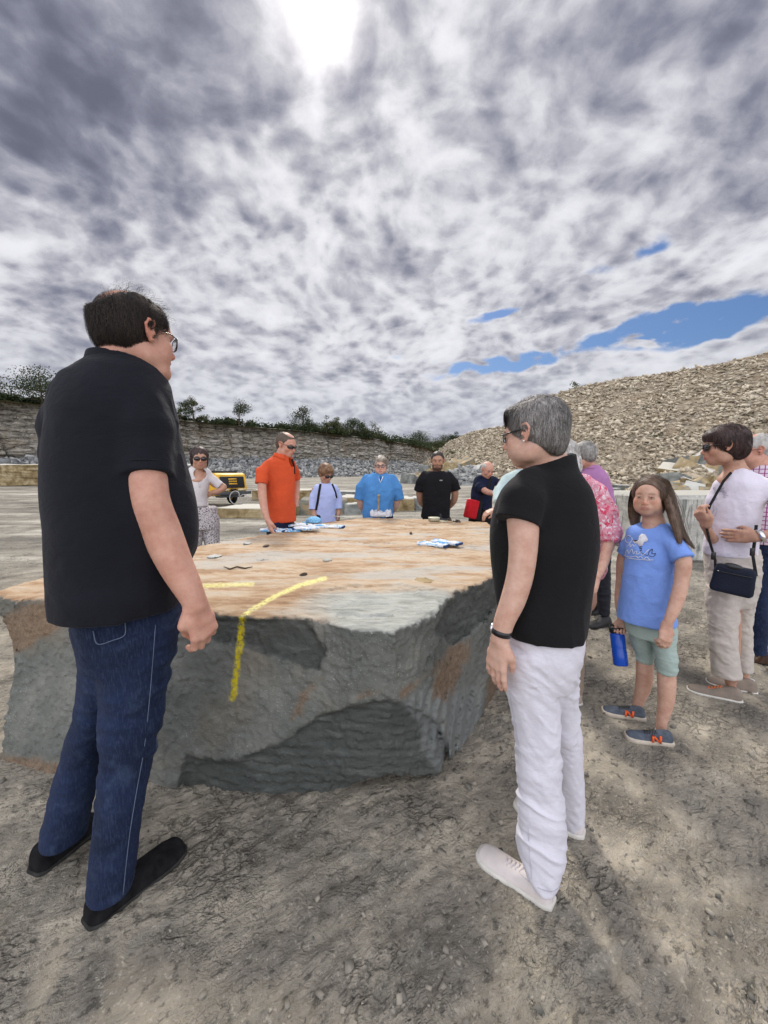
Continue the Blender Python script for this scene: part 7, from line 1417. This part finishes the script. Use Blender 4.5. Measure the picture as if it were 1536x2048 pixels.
# --- man in chequered shirt at the right edge ---
def check(nt, pos, c_):
    s_ = nt.n.new('ShaderNodeSeparateXYZ'); nt.l.new(nt.mapping(pos, (1, 1, 1), rot=(0, 0, .8)), s_.inputs[0]); out = c_
    for k in (0, 2): out = nt.mix(nt.smooth(nt.math('SINE', nt.math('MULTIPLY', s_.outputs[k], 210)), .75, .85), out, (.28, .06, .20))
    return out
CHK = cloth('chequered_poplin', (.68, .58, .66), .85, 420, .3, .1, .04, extra=check); BRN = simple('brown_leather', (.07, .035, .022), .6, .3, var=.3, vscale=20)
D_ = 3.95; p = person(1530, 1325, D_, 'man in purple chequered shirt and jeans at the right edge, behind the white blouse woman')
B = SD(); H = Head(atD(1506, 902, D_), math.radians(-75), .15, 1.0, fat=1.1, eyes=False); H.add(B, atD(1520, 935, D_), .060, atD(1530, 960, D_+.02)); torso_core(B, 1535, 960, 1080, D_+.02, .09)
tubes(B, [[(1560, 965, D_, 30), (1590, 1020, D_, 26), (1575, 1080, D_, 20)]]); finish(p, B, H, 'rosy', .006); hand
S = cap_short(H, -.003, -.001, -.06, -.012, -.002); H.ell(S, (0, .03, .135), (.06, .07, .05), .01, 's'); hair(S, p, hairmat('silver_hair3', (.25, .24, .22), (.45, .43, .40)), .006, .002, 0); glasses(H, p, False, .026, .016, .0018, .101, mat=simple('dark_red_frame', (.12, .01, .02), .4))
P_ = SD(); P_.loft(pl([(930, 1508, 1545, D_, .07), (942, 1498, 1570, D_, .10), (965, 1492, 1590, D_, .13), (1000, 1490, 1590, D_, .15), (1060, 1490, 1588, D_, .16), (1092, 1492, 1585, D_, .155)]), k=.03); sleeves(P_, [[(1555, 955, D_, 44), (1582, 990, D_, 42), (1588, 1010, D_, 40)]]); sh = build(P_, 'shirt', CHK, p, .007, dict(amp=.009, freq=7, seed=71)); collar('collar', atD(1522, 938, D_), rotz(math.radians(70)), .068, .066, .028, CHK, sh, .014, .007, .5, .02, lean=.03)
J = SD(); J.loft(pl([(1080, 1494, 1584, D_, .14), (1130, 1494, 1584, D_, .14), (1165, 1496, 1580, D_, .12)]), k=.03); J.loft(pl([(1130, 1496, 1550, D_-.04, .11), (1220, 1494, 1540, D_-.06, .09), (1312, 1496, 1536, D_-.08, .08)]), k=.02); J.loft(pl([(1130, 1535, 1584, D_+.06, .11), (1220, 1545, 1588, D_+.08, .09), (1300, 1550, 1590, D_+.1, .08)]), k=.02)
build(J, 'jeans', JEAN, p, .007, dict(amp=.012, freq=9, seed=72, sc_=(1, 1, 1.6))); shoe(p, atZ(1540, 1330, 0), atZ(1492, 1318, 0), BRN, DSOLE, hg=.10, wd=.055, res=.006, lace=GLB); shoe(p, atZ(1596, 1312, 0), atZ(1548, 1304, 0), BRN, DSOLE, hg=.10, wd=.055, res=.007)

# ================= THINGS ON THE BLOCK =================
GBL = simple('glove_blue', (.20, .46, .72), .9, .2, var=.25, vscale=60, bump=.5, bscale=400, bdist=.001); 
m, nt, b = newmat('glove_cloth', .9, .2); pos = nt.geo(); nt.l.new(nt.mix(nt.smooth(nt.noise(pos, 22, 3, .6), .50, .56), (.66, .68, .70), (.16, .40, .66)), b.inputs['Base Color']); nt.l.new(nt.bump(nt.noise(pos, 300, 2), .4, .001), b.inputs['Normal']); GCL = m
CUFF = simple('dark_cuff', (.02, .05, .14), .9)
def glove(px, py, ang, lab, s_=1.0, flip=1, dz=0.0, tilt=0., fold_=.3):
    c = onblock(px, py)+np.array((0, 0, .008+dz)); rt = empty('work_glove', tuple(c), lab, 'glove', 'blue and white work gloves on the block'); R = rotz(ang)@rotx(tilt); S = SD()
    W_ = lambda x, y, z=0: c+R@(np.array((x*flip, y, z))*s_)
    S.ell(W_(0, 0, 0), (.050*s_, .062*s_, .012*s_), R, .012); S.tube([W_(-.02, -.10), W_(-.02, -.05)], .012*s_, .02); S.tube([W_(.02, -.10), W_(.02, -.05)], .012*s_, .02); S.ell(W_(0, -.075), (.042*s_, .045*s_, .010*s_), R, .02)
    for i, (x, l_) in enumerate(((-.036, .075), (-.012, .088), (.012, .085), (.036, .068))): S.tube([W_(x, .035), W_(x*1.15, .035+l_*.6, .004*math.sin(i)), W_(x*(1.2+.1*i), .035+l_, .006*(i % 2))], (.0135*s_, .012*s_, .0095*s_), .004)
    S.tube([W_(.035, -.03), W_(.070, .0), W_(.082, .032)], (.014*s_, .013*s_, .010*s_), .006)
    gb = build(S, 'glove_body', GCL, rt, .0045); MB().box(W_(0, -.112), (.044*s_, .010*s_, .009*s_), R).build('cuff', CUFF, gb, bevel=.004)
for a in (((548, 1062, 1.35, 'blue glove at the left end of the pile, nearest the orange polo man'), dict()), ((575, 1064, -1.3, 'white backed glove second from the left in the pile'), dict(flip=-1, dz=.004)), ((590, 1054, 1.9, 'glove at the back of the pile, fingers toward the orange man'), dict(dz=.012)), ((612, 1062, -1.5, 'glove on top in the middle of the pile, dark cuff to the right'), dict(dz=.020)), ((628, 1054, 1.5, 'white glove lying at the right rear of the pile'), dict(flip=-1, dz=.005)), ((664, 1055, 1.45, 'lone blue glove right of the pile, dark cuff pointing right'), dict(dz=.0)),
          ((866, 1091, 1.0, 'left glove of the pair lying at the right on the block'), dict()), ((893, 1090, .85, 'right glove of the pair, crossing over the other'), dict(flip=-1, dz=.014))): glove(*a[0], s_=1.05, **a[1])
# cap held over the edge
c = onblock(630, 1047)+np.array((-.02, .03, .02)); S = SD(); S.ell(c, (.085, .10, .055), None); S.cut(c-np.array((0, 0, .012)), (0, 0, -1)); S.ell(c-np.array((.07, .02, .008)), (.06, .05, .006), None, .01); tag(build(S, 'cap', GBL, None, .006), 'light blue cap lying at the far edge in front of the striped blouse woman', 'cap')
# chisel / folded rule
c = onblock(684, 1036); MB0 = MB(); wood = simple('worn_wood', (.32, .24, .16), .8, .2, var=.3, vscale=40); grt = simple('grey_wood', (.42, .40, .35), .8, .2, var=.35, vscale=30)
a = onblock(664, 1034)+np.array((0, 0, .012)); b_ = onblock(704, 1038)+np.array((0, 0, .010)); d = (b_-a)/np.linalg.norm(b_-a); up = np.array((0, 0, 1.)); Rr = np.stack([d, np.cross(up, d), up], 1); rr = empty('folding_rule', tuple(a), 'weathered wooden folding rule lying near the far edge, left of the plastic bag', 'rule'); L_ = np.linalg.norm(b_-a)
for i in range(3): MB().box((a+b_)/2+Rr@np.array((.01*i, .012*i-.01, .002*i)), (L_/2, .008, .003), Rr).build('rule_leaf', grt, rr, bevel=.001)
# hammer in a plastic bag
hb = onblock(757, 1032); hr = empty('hammer', tuple(hb), 'hammer standing head down in the plastic bag, its wooden handle upright', 'hammer')
S = SD(); S.loft([(.02, 0, 0, .012, .016, 0), (.12, 0, 0, .011, .014, 0), (.22, .002, 0, .013, .018, 0), (.262, .004, 0, .014, .019, 0), (.27, .004, 0, .010, .014, 0)], hb, rotz(.2), n=2.4); build(S, 'handle', wood, hr, .004)
MB().box(hb+np.array((0, 0, .028)), (.055, .017, .017), rotz(.4)).build('head', simple('steel', (.25, .25, .26), .35, .5, metal=.9), hr, bevel=.005)
m, nt, b = newmat('clear_plastic_film', .25, .5); b.inputs['Base Color'].default_value = (.85, .85, .88, 1); b.inputs['Alpha'].default_value = .5
pc = onblock(762, 1033); th = np.linspace(0, 2*math.pi, 73)[:-1]; V = []; F = []; lv = ((.125, .004), (.135, .018), (.130, .045), (.118, .062), (.095, .058), (.075, .035), (.03, .022))
for k, (r_, z_) in enumerate(lv):
    for t in th: q = np.array((math.cos(t), math.sin(t), k*.7)); e = float(fbm(q[None], 2.6, 3, .6, 91)[0]); V.append(pc+np.array((r_*(1+.24*e)*math.cos(t), r_*.75*(1+.24*e)*math.sin(t), max(.003, z_*(1+1.1*e)))))
for k in range(len(lv)-1):
    for i in range(72): F.append((k*72+i, k*72+(i+1) % 72, (k+1)*72+(i+1) % 72, (k+1)*72+i))
o = link('plastic_bag', V, F, m, None, False); tag(o, 'crumpled clear plastic bag round the hammer at the far edge of the block', 'plastic bag'); mo = o.modifiers.new('thickness', 'SOLIDIFY'); mo.thickness = .0008
# tins and fossils
TIN = simple('old_tin', (.40, .38, .27), .45, .4, var=.2, vscale=60, metal=.4); c = onblock(868, 1042); tn_ = empty('tin', tuple(c), 'small round tin with pale lid in front of the black T-shirt man', 'tin')
link('tin_body', *tube([c+np.array((0, 0, z)) for z in (.002, .006, .026, .028)], (.060, .064, .064, .062), 28), TIN, tn_, True); link('lid', *tube([c+np.array((0, 0, z)) for z in (.029, .032, .042, .044)], (.064, .067, .067, .058), 28), simple('pale_tin_lid', (.50, .49, .38), .4, .4, metal=.3), tn_, True)
c = onblock(884, 1045); tag(link('fossil_disc', *tube([c+np.array((0, 0, z)) for z in (.002, .006, .014, .018)], (.055, .064, .060, .045), 24), simple('pale_fossil', (.36, .33, .24), .8, var=.3, vscale=60, bump=.6, bscale=120), None, True), 'flat pale stone disc lying right of the small round tin', 'stone disc')
DST = stonemat('dark_pebble', [(.35, (.03, .022, .018)), (.5, (.07, .05, .035)), (.65, (.16, .14, .12))], 30)
for i, (px, py, s_, lb) in enumerate(((899, 1045, .05, 'dark stone in the little row by the tin, leftmost and tallest'), (908, 1047, .042, 'dark knobbly stone, middle of the little row by the tin'), (917, 1047, .045, 'flat dark stone at the right end of the little row by the tin'), (822, 1068, .022, 'single dark pebble on the ochre top, far half of the block'))): boulder(tuple(onblock(px, py)+np.array((0, 0, s_*.25))), s_, DST, 200+i, lb, None, 'pebble'); bpy.data.objects[-1] if False else None
for px, py, s_, lb, mt_ in ((495, 1088, .07, 'grey flake of slate on the block, upper left near the gloves', GRY), (532, 1093, .06, 'mossy dark stone flake just below the glove pile', DST), (428, 1114, .10, 'grey slate flake by the belly of the man in black polo', GRY), (607, 1150, .05, 'thin dark chip above the yellow line', DST), (848, 1162, .12, 'long thin flake near the pale grey corner of the block', MIX), (655, 1120, .08, 'pale flat flake in the middle of the ochre top', PAL), (520, 1120, .06, 'small pale flake left of centre on the ochre top', PAL)):
    q = onblock(px, py); S = SD(); S.ell(q+np.array((0, 0, .002)), (s_*.5, s_*.42, .010), rotz(px)); S.add(lambda P: .35*s_*.3*fbm(P, 30, 3, .6, 5).astype(np.float32), q-s_, q+s_, 0, 'n'); V, F = S.mesh(.004)
    tag(link('stone_flake', V, F, mt_), lb, 'stone flake')
tw = [onblock(x, y)+np.array((0, 0, .008+.006*math.sin(x*.2))) for x, y in ((448, 1138), (460, 1139), (474, 1137), (490, 1138), (505, 1137))]
tag(link('twig', *tube(tw, (.003, .005, .006, .005, .003), 6), BARK, None, True), 'thin dry twig lying on the block left of the yellow line', 'twig')
